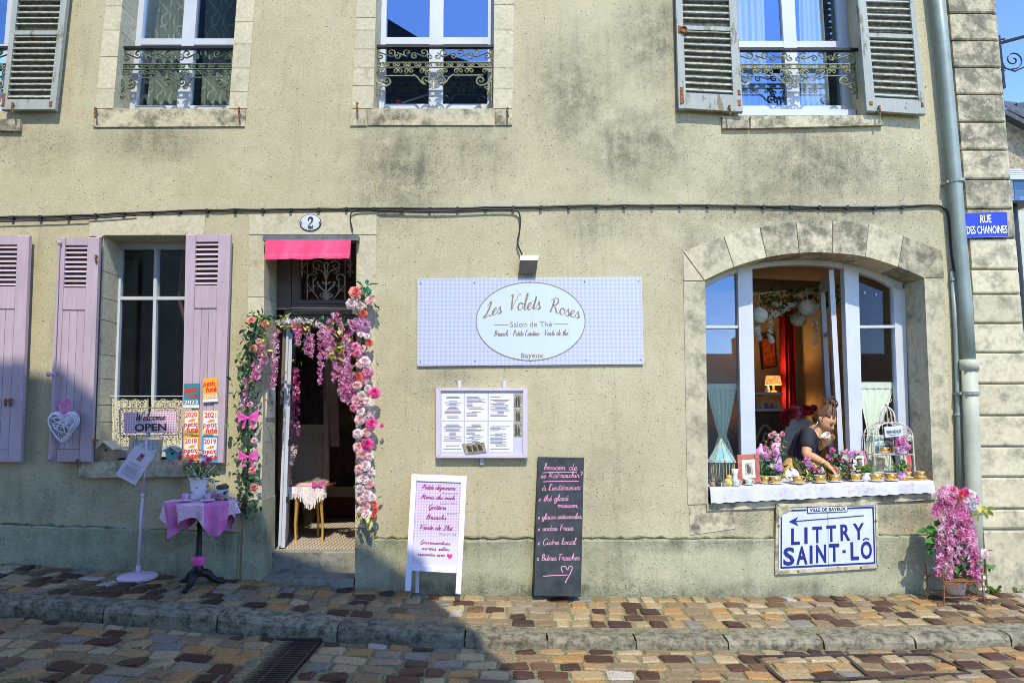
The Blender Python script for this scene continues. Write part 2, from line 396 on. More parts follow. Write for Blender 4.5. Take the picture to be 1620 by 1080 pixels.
# ------------------------------------------------------------------ ground lines (taken from the real levels of the street)
WALLZ = [(P(a, b).x, P(a, b).z) for a, b in ((-300, 868), (0, 890), (200, 905), (380, 915), (590, 932), (700, 940), (950, 943), (1200, 942), (1480, 938), (1620, 934), (2000, 934))]
YK = -1.05; KW = .25
KT = [(P(a, b, YK).x, P(a, b, YK).z) for a, b in ((-200, 938), (0, 950), (160, 960), (340, 972), (530, 990), (700, 1003), (867, 1010), (1150, 1012), (1400, 1009), (1620, 1003), (1900, 998))]
KB = [(P(a, b, YK).x, P(a, b, YK).z) for a, b in ((-200, 962), (0, 976), (150, 985), (340, 1001), (530, 1015), (700, 1024), (867, 1027), (1150, 1028), (1400, 1027), (1620, 1022), (1900, 1018))]
def gz(x): return interp(WALLZ, x)
def pz(x, y): return lerp(gz(x), interp(KT, x), min(1, max(0, y / YK)))           # pavement surface
def rz(x, y): return interp(KB, x) + .012 * min(2.5, max(0, YK - y))                  # road surface

house = thing('townhouse', 'cream rendered stone townhouse with pink and grey shutters and an arched shop window', 'house', (0, 0, 0))
# wall sheet with its openings
def ext(x0, s, ya, yb): return [(x0 + s * ya, ya), (x0 + s * yb, yb)]
YT = -130
H_U1 = [(-170, YT), (33, YT), (4, 176), (-200, 176)]
O_U2 = [(205, YT), (384, YT), (362.5, 172), (178, 172)]
O_U3 = [(597, YT), (783, YT), (781, 172), (590, 172)]
O_U4 = [(1152, YT), (1354, YT), (1371, 183), (1168, 183)]
O_G0 = [(-190, 372), (-10, 372), (-16, 728), (-200, 728)]
O_G1 = [(160, 373), (300, 373), (296, 729), (147, 729)]
O_D = [(418, 370), (565, 370), (562, 925), (412, 925)]
ARCH_IN = [(1114.5, 443), (1161, 422), (1213, 407), (1264.5, 400), (1317, 400), (1369, 406), (1421, 422), (1462, 439)]
ARCH_OUT = [(1081, 398), (1145, 374), (1202, 360), (1259, 351), (1317, 350), (1374, 354), (1429, 374), (1490, 396)]
def crv(pts, n): return [(p.x, p.y) for p in catmull([(a, b, 0) for a, b in pts], n)]
AIN = crv(ARCH_IN, 4)
O_A = AIN + [(1478, 779), (1120, 797)]
def outset(q, l, t, r, b): (a, c, d, e) = q; return [(a[0] - l, a[1] - t), (c[0] + r, c[1] - t), (d[0] + r, d[1] + b), (e[0] - l, e[1] + b)]
XQ = [(1497, 0), (1527, 331), (1533, 400), (1546, 700), (1552, 835), (1556, 945)]    # where the corner stones begin
XL = P(-900, 500).x
holes = [H_U1, O_U2, O_U3, O_U4, O_G0, O_G1, O_D, O_A]
wb = MB()
top = 7.6
outer = [V((XL, 0, gz(XL) - .2)), V((XL, 0, top)), V((P(1500, -200).x, 0, top))] + [P(a, b) for a, b in XQ]
outer += [V((x, 0, z - .25)) for x, z in reversed(WALLZ) if XL < x < P(1556, 945).x]
loops = [[(p.x, p.z) for p in outer]] + [[(P(a, b).x, P(a, b).z) for a, b in h] for h in holes]
flat = [q for l in loops for q in l]
tris = tessellate_polygon([[V((x, z, 0)) for x, z in l] for l in loops])
wb.add([V((x, 0, z)) for x, z in flat])
for tr in tris: wb.face(tr)
for h, d in zip(holes, (.34, .34, .34, .34, .3, .3, .34, .38)):
    pts = [P(a, b) for a, b in h]
    for i in range(len(pts)):
        a, b = pts[i], pts[(i + 1) % len(pts)]; wb.poly([a, b, b + V((0, d, 0)), a + V((0, d, 0))])
wall = wb.build('wall', M_wall, house, recalc=False)
# plinth strips: top edge in pixels, bottom follows the ground
def plinth(tops, y0=-.024):
    mb = MB(); n = len(tops); T = [P(a, b, 0) for a, b in tops]
    for i in range(n - 1):
        a, b = T[i], T[i + 1]
        q = [V((a.x, y0, gz(a.x) - .12)), V((b.x, y0, gz(b.x) - .12)), V((b.x, y0, b.z - .025)), V((a.x, y0, a.z - .025)), V((a.x, -.003, a.z)), V((b.x, -.003, b.z))]
        k = mb.add(q); mb.face((k, k + 1, k + 2, k + 3)); mb.face((k + 3, k + 2, k + 5, k + 4))
    for e in (T[0], T[-1]):
        mb.poly([V((e.x, 0, gz(e.x) - .12)), V((e.x, y0, gz(e.x) - .12)), V((e.x, y0, e.z - .025)), V((e.x, 0, e.z))])
    return mb.build('plinth', M_plinth, house, recalc=False)
plinth([(-800, 800), (-100, 822), (0, 827), (240, 834), (378, 841)])
plinth([(593, 849), (740, 852), (950, 851), (1120, 850), (1226, 849)]); plinth([(1226, 849), (1390, 845), (1549, 843)])
# rough ledge of moss and broken render on the plinth
M_moss = simple('mossy_ledge', (.15, .15, .085), .95, var=.5, scale=30, bump=.8, dirt=(.07, .075, .045))
mo = MB()
for a, b in (((0, 827), (378, 841)), ((593, 849), (1226, 849)), ((1390, 845), (1500, 843))):
    A, B = P(*a), P(*b); n = int((B.x - A.x) / .05)
    mo.tube([lerp(A, B, i / n) + V((0, -.008, RND.uniform(-.012, .006))) for i in range(n + 1)], [RND.uniform(.004, .016) for _ in range(n + 1)], 5)
stuff(mo.build('moss_ledge', M_moss, house))
mo = MB(); rmo = random.Random(91); x = -5.2
while x < 4.6:      # grime and moss in the corner between wall and pavement
    n = rmo.randint(4, 9); pts = [V((x + .05 * k, -.03 - rmo.uniform(0, .02), gz(x + .05 * k) + rmo.uniform(-.008, .004))) for k in range(n)]
    if not -2.32 < x < -1.4: mo.tube(pts, [.004] + [rmo.uniform(.006, .022) for _ in range(n - 2)] + [.004], 5)
    x += .05 * n + rmo.uniform(0, .12)
stuff(mo.build('wall_foot_moss', M_moss, house))

def stones(name, mat, quads, y0=-.008, y1=.31, b=.0015):
    for q in quads: MB().bslab(q, y0, y1, b).build(name, mat, house)
def stack(le, ri, ys, gap=.35):    # jamb stones between two slanted edges
    out = []
    for a, b in zip(ys, ys[1:]): out.append([(le(a), a + gap), (ri(a), a + gap), (ri(b), b - gap), (le(b), b - gap)])
    return out
def ln(x0, y0, x1, y1): return lambda y: x0 + (x1 - x0) * (y - y0) / (y1 - y0)
# upper window surrounds
stones('jamb_stone', M_stone, stack(ln(168, 0, 150, 172), ln(194, 0, 178.6, 172), [YT, -60, 10, 48, 90, 140, 172]))
stones('jamb_stone', M_stone, stack(ln(374.5, 0, 362, 172), ln(403, 0, 390.5, 172), [YT, -70, -10, 35, 70, 108, 145, 172]))
stones('sill', M_sill, [[(149, 173), (389, 173), (387, 200), (147, 201)]], -.014)
stones('jamb_stone', M_stone, stack(ln(564, 0, 556, 172), ln(595, 0, 590.6, 172), [YT, -70, -20, 28, 48, 78, 108, 136, 172]))
stones('jamb_stone', M_stone, stack(ln(781.6, 0, 780.3, 172), ln(813, 0, 810.5, 172), [YT, -50, 8, 48, 108, 140, 172]))
stones('sill', M_sill, [[(555, 173), (581, 173), (581, 199), (554, 199)], [(582.5, 173), (782, 173), (782, 198), (582.5, 198)], [(783.5, 173), (811, 173), (810, 198), (783.5, 198)]], -.014)
stones('sill', M_sill, [[(1143, 184), (1185, 184), (1186, 203), (1143, 203)], [(1187.5, 184), (1396, 182), (1397, 198), (1187.5, 203)]], -.035)
stones('sill', M_sill, [[(-60, 186), (32, 189), (31, 207), (-60, 206)]], -.035)
# ground floor window surround
stones('jamb_stone', M_stone, stack(ln(163, 373, 150, 728), ln(164, 373, 150.5, 728), [373, 428, 470, 505, 560, 598, 640, 668, 729], .5), .0025)
stones('lintel', M_stone, [[(140, 344), (325, 340), (323, 371.5), (164, 372), (158, 377), (148, 373), (141, 374)]], -.012)
stones('sill', M_sill, [[(126, 730), (292, 728), (291, 754), (123, 756)]], -.05)
# door surround
stones('jamb_stone', M_stone, stack(ln(394, 370, 383, 915), ln(418.8, 370, 412.8, 915), [372, 470, 590, 700, 790]))
stones('jamb_stone', M_plinth, stack(ln(385.4, 795, 381.5, 921), ln(414, 795, 412.8, 915), [790, 921]), -.03)
stones('jamb_stone', M_stone, stack(ln(564.2, 370, 561.3, 925), ln(595, 370, 591, 925), [372, 480, 600, 720, 835]))
stones('jamb_stone', M_plinth, stack(ln(561.8, 835, 561.3, 938), ln(592, 835, 590, 938), [836, 938]), -.03)
stones('lintel', M_stone, [[(394, 339), (595.5, 335), (595.5, 370.7), (394, 370.7)]])
# arched surround: nine voussoirs between two curves, jambs, apron
I8, O8 = ARCH_IN, ARCH_OUT
def sub(pts, i, n=5):
    c = crv(pts, n); return c[i * n:(i + 1) * n + 1]
g = .9
for i in range(7):
    a = sub(I8, i); b = sub(O8, i); a[0] = (a[0][0] + g * .6, a[0][1]); a[-1] = (a[-1][0] - g * .6, a[-1][1]); b[0] = (b[0][0] + g, b[0][1]); b[-1] = (b[-1][0] - g, b[-1][1])
    mb = MB(); af = [P(x, y, -.010) for x, y in a]; bf = [P(x, y, -.010) for x, y in b]
    for k in range(5):      # wedge in convex slices
        n0 = mb.add([af[k], af[k + 1], bf[k + 1], bf[k]]); mb.face((n0, n0 + 1, n0 + 2, n0 + 3))
        mb.poly([af[k], af[k + 1], af[k + 1] + V((0, .33, .002)), af[k] + V((0, .33, .002))]); mb.poly([bf[k], bf[k + 1], bf[k + 1] + V((0, .03, 0)), bf[k] + V((0, .03, 0))])
    for q in ((af[0], bf[0]), (af[-1], bf[-1])): mb.poly([q[0], q[1], q[1] + V((0, .3, 0)), q[0] + V((0, .3, 0))])
    mb.build('voussoir', M_quoin if i in (2, 3, 4, 6) else M_quoin_low, house)
stones('springer', M_quoin_low, [[(1081, 399.5), (1113.5, 443.5), (1081.5, 444)]], -.010)
stones('springer', M_quoin, [[(1491, 397.5), (1493.5, 438.7), (1464, 439.3)]], -.010)
stones('jamb_stone', M_quoin_low, [[(1081.5, 445.5), (1115.7, 445), (1120.8, 797), (1088, 798)], [(1462.3, 440.5), (1493.5, 440), (1504, 780), (1477, 780)]], -.008, .36)
stones('apron_stone', M_sill, [[(1090, 799.5), (1163, 798), (1163, 836), (1092, 846)], [(1165, 798), (1478, 781), (1500, 783), (1503, 836), (1390, 838), (1389, 797), (1230, 797), (1226, 846), (1165, 846)]][:1], -.006, .05)
stones('sill', M_sill, [[(1118, 797.5), (1480, 780), (1481, 790), (1118, 808)]], -.02, .4)

# corner of quoin blocks with a rounded arris
QY = [-220, -176, -133, -90, -48, -20, 24, 66.5, 109, 151.5, 195, 239, 285.5, 332, 378, 427, 466, 512, 558, 607, 657, 706, 754, 804, 836]
XR = [(1559, 0), (1564, 65), (1573, 150), (1578, 194), (1582, 237), (1587, 285), (1590, 331), (1610, 427), (1617, 600), (1622, 835), (1624, 945)]
CORX = P(1584, 237).x
def quoin(name, ya, yb, proud, mat, ins=0):
    ym = (ya + yb) / 2; za = P(1540, ya).z; zb = P(1540, yb).z
    xl = P(interp([(b, a) for a, b in XQ], ym), ym).x + ins; xr = CORX - .02; r = .13 - proud * 0; y0 = -proud
    prof = [(xl, y0), (xr, y0)] + [(xr + r * sin(a), y0 + r * (1 - cos(a))) for a in [pi / 2 * k / 6 for k in range(1, 7)]] + [(xr + r, 1.1), (xl, 1.1)]
    mb = MB(); b = .008
    lo = [V((x, y, zb + .0)) for x, y in prof]; n = len(prof); c = V((xl + .2, .3, 0))
    def ring(z, s): return mb.add([V((c.x + (x - c.x) * s, c.y + (y - c.y) * s, z)) for x, y in prof])
    r0 = ring(zb, .975); r1 = ring(zb + .014, 1); r2 = ring(za - .014, 1); r3 = ring(za, .975)
    for p, q in ((r0, r1), (r1, r2), (r2, r3)):
        for i in range(n): j = (i + 1) % n; mb.face((p + i, p + j, q + j, q + i))
    mb.face(range(r0 + n - 1, r0 - 1, -1)); mb.face(range(r3, r3 + n))
    return mb.build(name, mat, house)
for ya, yb in zip(QY, QY[1:]): quoin('quoin_stone', ya + 1.2, yb - 1.2, .028, M_quoin if yb < 380 else M_quoin_low)
quoin('quoin_base_stone', 838, 955, .05, M_quoin_low)
cb = MB(); zt = 7.6; x1 = CORX + .1; xm = P(1530, 380).x - .15
cb.box((xm, .012, -.3), (x1 - .03, 9, zt)); cb.build('side_wall', M_wall, house)
# roof slope above the frame
rb = MB(); rb.prism([(XL, -.35, 7.6), (x1 + .1, -.35, 7.6), (x1 + .1, -.35, 7.72), (XL, -.35, 7.72)], (0, .6, 0)); rb.build('cornice', M_stone, house)
rr = MB(); rr.prism([(x1 + .05, -.3, 7.72), (x1 + .05, 4.2, 11.5), (x1 + .05, 8.9, 7.72)], (XL - x1 - .1, 0, 0)); rr.build('roof', M_slate, house)

# ------------------------------------------------------------------ rooms behind the openings (inside faces only, closed boxes)
def room(name, x0, x1, y0, y1, z0, z1, mat, floor=None):
    mb = MB(); a, b, c, d = V((x0, y0, z0)), V((x1, y0, z0)), V((x1, y1, z0)), V((x0, y1, z0)); u = V((0, 0, z1 - z0))
    mb.poly([d, c, c + u, d + u]); mb.poly([a, d, d + u, a + u]); mb.poly([b, c, c + u, b + u]); mb.poly([a + u, b + u, c + u, d + u])
    if floor is None: mb.poly([a, b, c, d])
    return mb.build(name, mat, house, recalc=False)
FZ2 = P(600, 172).z - .35
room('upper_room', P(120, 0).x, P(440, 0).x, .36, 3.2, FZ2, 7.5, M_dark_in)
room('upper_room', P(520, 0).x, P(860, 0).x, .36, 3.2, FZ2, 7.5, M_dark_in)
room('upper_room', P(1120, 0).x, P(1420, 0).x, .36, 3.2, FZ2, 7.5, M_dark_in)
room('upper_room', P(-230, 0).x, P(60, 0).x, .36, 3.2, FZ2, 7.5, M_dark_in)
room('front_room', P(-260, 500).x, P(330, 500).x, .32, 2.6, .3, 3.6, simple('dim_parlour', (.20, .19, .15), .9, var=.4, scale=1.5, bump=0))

# cracks in the render
mb = MB(); rck = random.Random(17)
for pl in ([(1287, 204), (1295, 225), (1312, 262), (1325, 290), (1332, 308), (1337, 326)], [(1165, 205), (1158, 235), (1147, 262), (1146, 285), (1128, 312), (1118, 326)], [(640, 610), (648, 613), (652, 622), (664, 624)]):
    pts = []
    for a, b in zip(pl, pl[1:]):
        for k in range(5): pts.append(P(lerp(a[0], b[0], k / 5) + rck.uniform(-.9, .9), lerp(a[1], b[1], k / 5), -.0012))
    mb.ribbon(pts, [rck.uniform(.002, .005) for _ in pts])
mb.build('crack', simple('crack_dark', (.27, .23, .14), .95, bump=0), house, recalc=False)

# ------------------------------------------------------------------ windows
def L(x0, s): return lambda y: x0 + s * y
def window(name, cols, rows, oL, oR, yt, yb, y, glass=M_glass, dep=.06, label=None, bevel=.004):
    """cols: (left, right) pane edges as functions of y; rows: (top, bottom). Frame = stiles and rails; panes are children"""
    fr = MB(); gl = []
    xs = [oL] + [f for c in cols for f in c] + [oR]
    for i in range(0, len(xs), 2):
        a, b = xs[i], xs[i + 1]; fr.bslab([(a(yt), yt), (b(yt), yt), (b(yb), yb), (a(yb), yb)], y, y + dep, bevel)
    edges = [yt] + [e for r in rows for e in r] + [yb]
    for (cl, cr) in cols:
        for i in range(0, len(edges), 2):
            a, b = edges[i], edges[i + 1]
            if b - a > .5: fr.bslab([(cl(a) - 1, a), (cr(a) + 1, a), (cr(b) + 1, b), (cl(b) - 1, b)], y + .004, y + dep - .004, bevel)
    w_ = fr.build(name, M_white, house, label=label)
    for (cl, cr) in cols:
        for a, b in rows:
            q = [(cl(a) - 1, a - 1), (cr(a) + 1, a - 1), (cr(b) + 1, b + 1), (cl(b) - 1, b + 1)]
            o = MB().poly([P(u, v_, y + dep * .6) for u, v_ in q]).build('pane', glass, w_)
    return w_
window('window', [(L(228.6, -.085), L(292, -.075)), (L(312, -.075), L(380, -.07))], [(-120, 61), (71, 167)], L(212, -.085), L(395, -.07), YT - 6, 176, .25)
window('window', [(L(611.7, -.022), L(680, -.012)), (L(701.7, -.01), L(772.3, -.008))], [(-120, 59), (70, 164.5)], L(599, -.03), L(785, -.01), YT - 6, 173, .25)
window('window', [(L(1155, .05), L(1236, .06)), (L(1257, .055), L(1325, .065))], [(-120, 65), (75, 167)], L(1143, .05), L(1339, .065), YT - 6, 174, .25)
MB().bslab([(1150, 172), (1354, 173.5), (1356, 183), (1150, 182)], .16, .33).build('window_board', M_white, house)
window('window', [(L(-165, -.08), L(-80, -.08)), (L(-62, -.08), L(12, -.08))], [(-120, 70), (80, 170)], L(-175, -.08), L(26, -.08), YT - 6, 178, .25)
w_g = window('window', [(ln(187, 391, 176.5, 700), ln(238.5, 391, 232, 700)), (ln(243.5, 391, 237, 700), ln(292, 391, 287, 700))], [(391.5, 467), (472.5, 700)], ln(176, 380, 160, 730), ln(318, 380, 312, 730), 379, 712, .2, M_glass2)
MB().bslab([(162, 711), (310, 708), (309, 722), (161, 725)], .15, .3).build('window_board', M_white, house)
window('window', [(ln(-150, 391, -160, 700), ln(-95, 391, -100, 700)), (ln(-88, 391, -94, 700), ln(-40, 391, -44, 700))], [(391, 467), (473, 700)], ln(-180, 380, -190, 730), ln(0, 380, -5, 730), 379, 728, .2, M_glass2)

# ------------------------------------------------------------------ louvred shutters
def slat_shutter(q, lv, n, mid=None, y0=-.085, y1=-.045):
    """q: outline quad, lv: louvre opening quad (pixels)"""
    fr = MB(); A = q; B = lv
    fr.bslab([A[0], B[0], B[3], (lerp(A[3][0], A[2][0], (B[3][0] - A[3][0]) / (A[2][0] - A[3][0])), lerp(A[3][1], A[2][1], .15)), A[3]], y0, y1)
    fr.bslab([B[1], A[1], A[2], (lerp(A[3][0], A[2][0], (B[2][0] - A[3][0]) / (A[2][0] - A[3][0])), lerp(A[3][1], A[2][1], .85)), B[2]], y0, y1)
    fr.bslab([(B[3][0] - 1, B[3][1]), (B[2][0] + 1, B[2][1]), (B[2][0] + 1, A[2][1] - .8), (B[3][0] - 1, A[3][1] - .4)], y0 + .003, y1 - .003)
    if mid: fr.bslab([(qpt(B, -.01, mid - .012)), (qpt(B, 1.01, mid - .012)), (qpt(B, 1.01, mid + .012)), (qpt(B, -.01, mid + .012))], y0 + .003, y1 - .003)
    sh = fr.build('shutter', M_greypaint, house)
    for i in range(n):
        v = (i + .5) / n
        if mid and abs(v - mid) < .5 / n: continue
        a = P(*qpt(B, -.02, v), y0); b = P(*qpt(B, 1.02, v), y0); j = RND.uniform(-.004, .004)
        mb = MB(); d = V((0, .006, -.014 + j)); e = V((0, .034, .018 + j)); th = V((0, -.006, .006))
        k = mb.add([a + d, b + d, b + e, a + e, a + d + th, b + d + th, b + e + th, a + e + th])
        for f in ((3, 2, 1, 0), (4, 5, 6, 7), (0, 1, 5, 4), (2, 3, 7, 6), (1, 2, 6, 5), (3, 0, 4, 7)): mb.face([k + z for z in f])
        mb.build('slat', M_slatpaint if i % 7 != 4 else M_greypaint, sh)
    bk = MB(); bk.poly([P(*qpt(B, u, v), y1 + .012) for u, v in ((0, 0), (1, 0), (1, 1), (0, 1))]); bk.build('back_board', M_slatpaint, sh)
    return sh
s1 = slat_shutter([(34, YT), (120, YT), (87, 174), (2, 174)], [(42, -120), (109, -120), (79, 157), (11, 157)], 29, .62)
s2 = slat_shutter([(1066, YT), (1158, YT), (1175.5, 177.5), (1074, 172)], [(1075, -120), (1148, -120), (1160, 150), (1085, 146)], 26, .615)
s3 = slat_shutter([(1347, YT), (1433, YT), (1465, 181.5), (1371.5, 176)], [(1359, -120), (1428, -120), (1454, 158), (1384, 154)], 26, .64)
def hook(px, py, parent, h=9, y=-.1, w=2.2, name='shutter_catch'):
    mb = MB(); a = P(px, py - h, y); b = P(px + .5, py + h * .5, y); mb.tube([a, lerp(a, b, .5) + V((0, -.015, 0)), b], .008, 6)
    mb.tube([a + V((-.02, .09, -.01)), a + V((0, -.01, -.01))], .007, 5); mb.ball(a, .014, 6, 4); mb.ball(b + V((0, -.004, 0)), .017, 6, 4, (.7, .6, 1.2)); return mb.build(name, M_rust, parent)
for px, py, pr in ((20, 172, s1), (1154, 176, s2), (1391, 177, s3)): hook(px, py, pr, 8)
for px, py in ((151, 180), (378, 180), (565, 172), (803, 180)): hook(px, py, house, 8, -.05)
for q, pr in (([(1073, 40), (1087, 44), (1087, 53), (1073, 52)], s2), ([(1076, 138), (1081, 137), (1082, 163), (1076, 165)], s2), ([(1167, 142), (1171, 142), (1172, 150), (1168, 150)], s2), ([(1167, 158), (1172, 158), (1172, 167), (1168, 167)], s2),
              ([(1376, 160), (1381, 160), (1381, 166), (1376, 166)], s3), ([(1458, 162), (1461, 162), (1462, 169), (1458, 169)], s3), ([(4, 148), (8, 148), (6, 168), (2, 168)], s1), ([(78, 160), (82, 160), (81, 168), (77, 168)], s1)):
    MB().bslab(q, -.092, -.084, .002).build('iron_strap', M_rust, pr)
mb = MB(); c = P(1082, 47, -.1); mb.tube([c + V((.03 * cos(a), 0, .03 * sin(a))) for a in [k * pi / 6 for k in range(12)]], .006, 5, True); mb.build('ring', M_rust, s2)

# pink shutters: frame, boards, a louvred head
def pink_shutter(q, lv, n=9, y0=-.085, y1=-.05, boards=3):
    fr = MB(); ul = (lv[0][0] - q[0][0]) / (q[1][0] - q[0][0]); ur = (lv[1][0] - q[0][0]) / (q[1][0] - q[0][0]); H = q[3][1] - q[0][1]
    va = (lv[0][1] - q[0][1]) / H; vb = (lv[3][1] - q[0][1]) / H
    def Q(u0, v0, u1, v1): return [qpt(q, u0, v0), qpt(q, u1, v0), qpt(q, u1, v1), qpt(q, u0, v1)]
    fr.bslab(Q(0, 0, ul, 1), y0, y1); fr.bslab(Q(ur, 0, 1, 1), y0, y1); fr.bslab(Q(ul, 0, ur, va), y0 + .002, y1 - .002); fr.bslab(Q(ul, vb, ur, vb + .1), y0 + .002, y1 - .002); fr.bslab(Q(ul, .945, ur, 1), y0 + .002, y1 - .002)
    sh = fr.build('shutter', M_pinkpaint, house)
    for i in range(boards):
        u0 = lerp(ul, ur, i / boards); u1 = lerp(ul, ur, (i + 1) / boards)
        MB().bslab(Q(u0 + .004, vb + .1, u1 - .004, .944), y0 + .010, y1 - .004, .005).build('board', M_pinkpaint, sh)
    for i in range(n):
        v = lerp(va, vb, (i + .5) / n); a = P(*qpt(q, ul - .01, v), y0); b = P(*qpt(q, ur + .01, v), y0)
        mb = MB(); mb.prism([a + V((0, .002, -.010)), a + V((0, .008, -.012)), a + V((0, .030, .014)), a + V((0, .024, .016))], b - a); mb.build('slat', M_pinkpaint, sh)
    MB().poly([P(*qpt(q, u, v), y1 + .004) for u, v in ((ul, va), (ur, va), (ur, vb), (ul, vb))]).build('back_board', M_darkwood, sh)
    return sh
p0 = pink_shutter([(-28, 372), (46.5, 372), (32, 731), (-45, 731)], [(-14, 387), (28, 387), (26, 453), (-17, 453)])
p1 = pink_shutter([(92, 375), (157, 375), (144, 731), (76, 730)], [(103.5, 388), (139, 388), (136.5, 455), (100.5, 455)])
p2 = pink_shutter([(294, 371), (365, 370), (353, 733), (287, 732)], [(309.5, 383), (346, 383), (343.5, 452), (306.5, 452)])
mb = MB(); mb.tube([P(94, 378, -.105), P(86, 590, -.105), P(79, 728, -.105)], .008, 6)
for py in (384, 592, 724): mb.ball(P(interp([(378, 94), (728, 79)], py), py, -.105), .022, 8, 6, (.8, .8, 1.2))
mb.tube([P(84, 592, -.11), P(77, 592, -.15)], .012, 6); mb.ball(P(77, 592, -.15), .022, 8, 6); mb.build('bolt_rod', M_pinkpaint, p1)
for px, py, pr in ((152, 410, p1), (150, 700, p1), (122, 733, p1), (9, 637, p0), (17, 637, p0)): hook(px, py, pr, 5, -.095, name='hinge_pin')

# ------------------------------------------------------------------ wrought iron window rails
def spir(c, r, turns, a0, dr, n=14, r1=.15):
    out = []
    N = int(n * turns)
    for i in range(N + 1):
        t = i / N; a = a0 + dr * 2 * pi * turns * t; rr = r * (1 - (1 - r1) * t); out.append((c[0] + rr * cos(a), c[1] + rr * sin(a)))
    return out
ASP = 3.3 / 1.55     # width over height in v units
def rail_design():
    """half design for u in 0..1 (0 = middle, 1 = end), v in 0..1 downwards; returns list of (polyline, radius)"""
    K = []
    def S_(c0, r0, c1, r1, d):
        a = spir(c0, r0, 1.15, pi * .5 if d > 0 else -pi * .5, d)[::-1]; b = spir(c1, r1, 1.15, -pi * .5 if d > 0 else pi * .5, d)
        K.append((a + b, .0075))
    S_((.17, .10), .075, (.33, .165), .06, 1); S_((.62, .165), .06, (.45, .10), .075, -1)
    S_((.72, .10), .075, (.90, .165), .065, 1); K.append((spir((.06, .17), .06, 1.2, -pi / 2, 1), .0075)); K.append((spir((1.0, .08), .06, 1.2, pi, 1), .007))
    for u in (.09, .27, .45, .63, .81, .95):
        K.append((spir((u - .03, .315), .035, 1.3, 0, 1, 10), .006)); K.append((spir((u + .03, .315), .035, 1.3, pi, -1, 10), .006))
    for u in (.16, .42, .60, .9): K.append((spir((u - .035, .44), .05, 1.3, 0, -1, 10), .006)); K.append((spir((u + .035, .44), .05, 1.3, pi, 1, 10), .006))
    K.append(([(.34, .50), (.27, .55), (.22, .63), (.16, .68)] + spir((.12, .60), .085, 1.3, pi / 2, -1), .009))
    K.append((spir((.10, .48), .06, 1.2, pi, 1), .007)); K.append(([(0, .55), (.03, .66), (.02, .76)], .008)); K.append(([(.0, .60), (.06, .56), (.08, .50)], .007)); K.append((spir((.04, .63), .05, 1.1, pi / 2, -1), .007))
    K.append(([(.98, .40), (.99, .52), (.95, .64), (.86, .70)] + spir((.80, .62), .085, 1.3, pi / 2, 1), .009))
    K.append(([(.99, .52), (.94, .58), (.92, .68), (.96, .78), (1.0, .74)], .008)); K.append((spir((.95, .86), .045, 1.2, -pi / 2, -1), .007)); K.append(([(.97, .62), (1.0, .78), (.985, 1.0)], .008)); K.append((spir((.9, .76), .035, 1.2, pi, 1), .006))
    K.append(([(.34, .52), (.60, .52), (.84, .52)], .006))
    return K
def railing(q, y, mat, label=None):
    mb = MB()
    def pt(u, v): a, b = qpt(q, u, v); return P(a, b, y)
    for v, r in ((.285, .008), (.375, .008)): mb.tube([pt(0, v), pt(1, v)], r, 5)
    for u in (0.004, .996): mb.tube([pt(u, .0), pt(u, .98)], .009, 5)
    K = rail_design()
    for side in (1, -1):
        for pl, r in K:
            mb.tube([pt(.5 + side * .5 * min(1, u * 1.0), v) for u, v in pl], r * 1.05, 4)
    R_ = mb.build('railing', mat, house)
    tb = MB(); a, b = pt(-.02, 0), pt(1.02, 0); tb.box((a.x, y - .022, a.z - .010), (b.x, y + .022, a.z + .014)); tb.build('handrail', M_black, R_)
    return R_
railing([(194, 77), (369, 76), (364, 166), (187, 166)], .09, M_iron)
railing([(593, 75), (780, 75), (779, 160), (592, 162)], .09, M_ironlight)
railing([(1157, 80), (1352, 80), (1357, 157), (1162, 157)], .09, M_ironlight)
railing([(-170, 77), (28, 76), (10, 166), (-180, 166)], .09, M_iron)

# ------------------------------------------------------------------ opened shop window (arched) and its fixed lights
def arch_y(px):
    return interp([(a, b + 22) for a, b in ((1100, 444), (1117, 431), (1150, 413), (1190, 401.5), (1230, 396.5), (1270, 395), (1310, 397), (1350, 404.5), (1390, 418), (1415, 432), (1440, 446))], px)
YA = .30
aw = MB()
arcpts = [(x, arch_y(x) - 9 + (0 if x < 1300 else 0)) for x in range(1104, 1446, 18)]
for (x0, ya), (x1, yb) in zip(arcpts, arcpts[1:]): aw.slab([(x0, ya - 14), (x1, yb - 14), (x1, yb + 10), (x0, yb * 0 + ya + 10)], YA, YA + .07)
def stile(x0, x1, x2, x3, yb, yt0=None, d0=0, d1=.07): aw.bslab([(x0, arch_y(x0) - 6), (x1, arch_y(x1) - 6), (x2, yb), (x3, yb)], YA + d0, YA + d1)
stile(1102, 1114.5, 1121, 1110, 780); stile(1167, 1190, 1197, 1174, 770, d0=-.012); stile(1335, 1358, 1367, 1347, 768, d0=-.012); stile(1413, 1432, 1440, 1425, 768)
aw.bslab([(1114, 514.5), (1169, 514.5), (1169, 519), (1114, 519)], YA + .004, YA + .06); aw.bslab([(1357, 514.5), (1418, 514), (1418, 518.5), (1357, 518.8)], YA + .004, YA + .06)
aw.bslab([(1112, 764), (1180, 762), (1180, 776), (1112, 778)], YA + .004, YA + .06); aw.bslab([(1355, 748), (1432, 748), (1433, 766), (1356, 766)], YA + .004, YA + .06)
aw.bslab([(1118, 775), (1440, 770), (1440, 784), (1118, 786)], YA - .02, YA + .1)
awo = aw.build('shop_window', M_white, house, label=None)
for q in ([(1113, 435), (1169, 405 + 10), (1169, 515), (1113, 515)], [(1113, 518), (1169, 518), (1176, 772), (1113, 776)]):
    MB().poly([P(a, b, YA + .04) for a, b in q]).build('pane', M_glass4, awo)
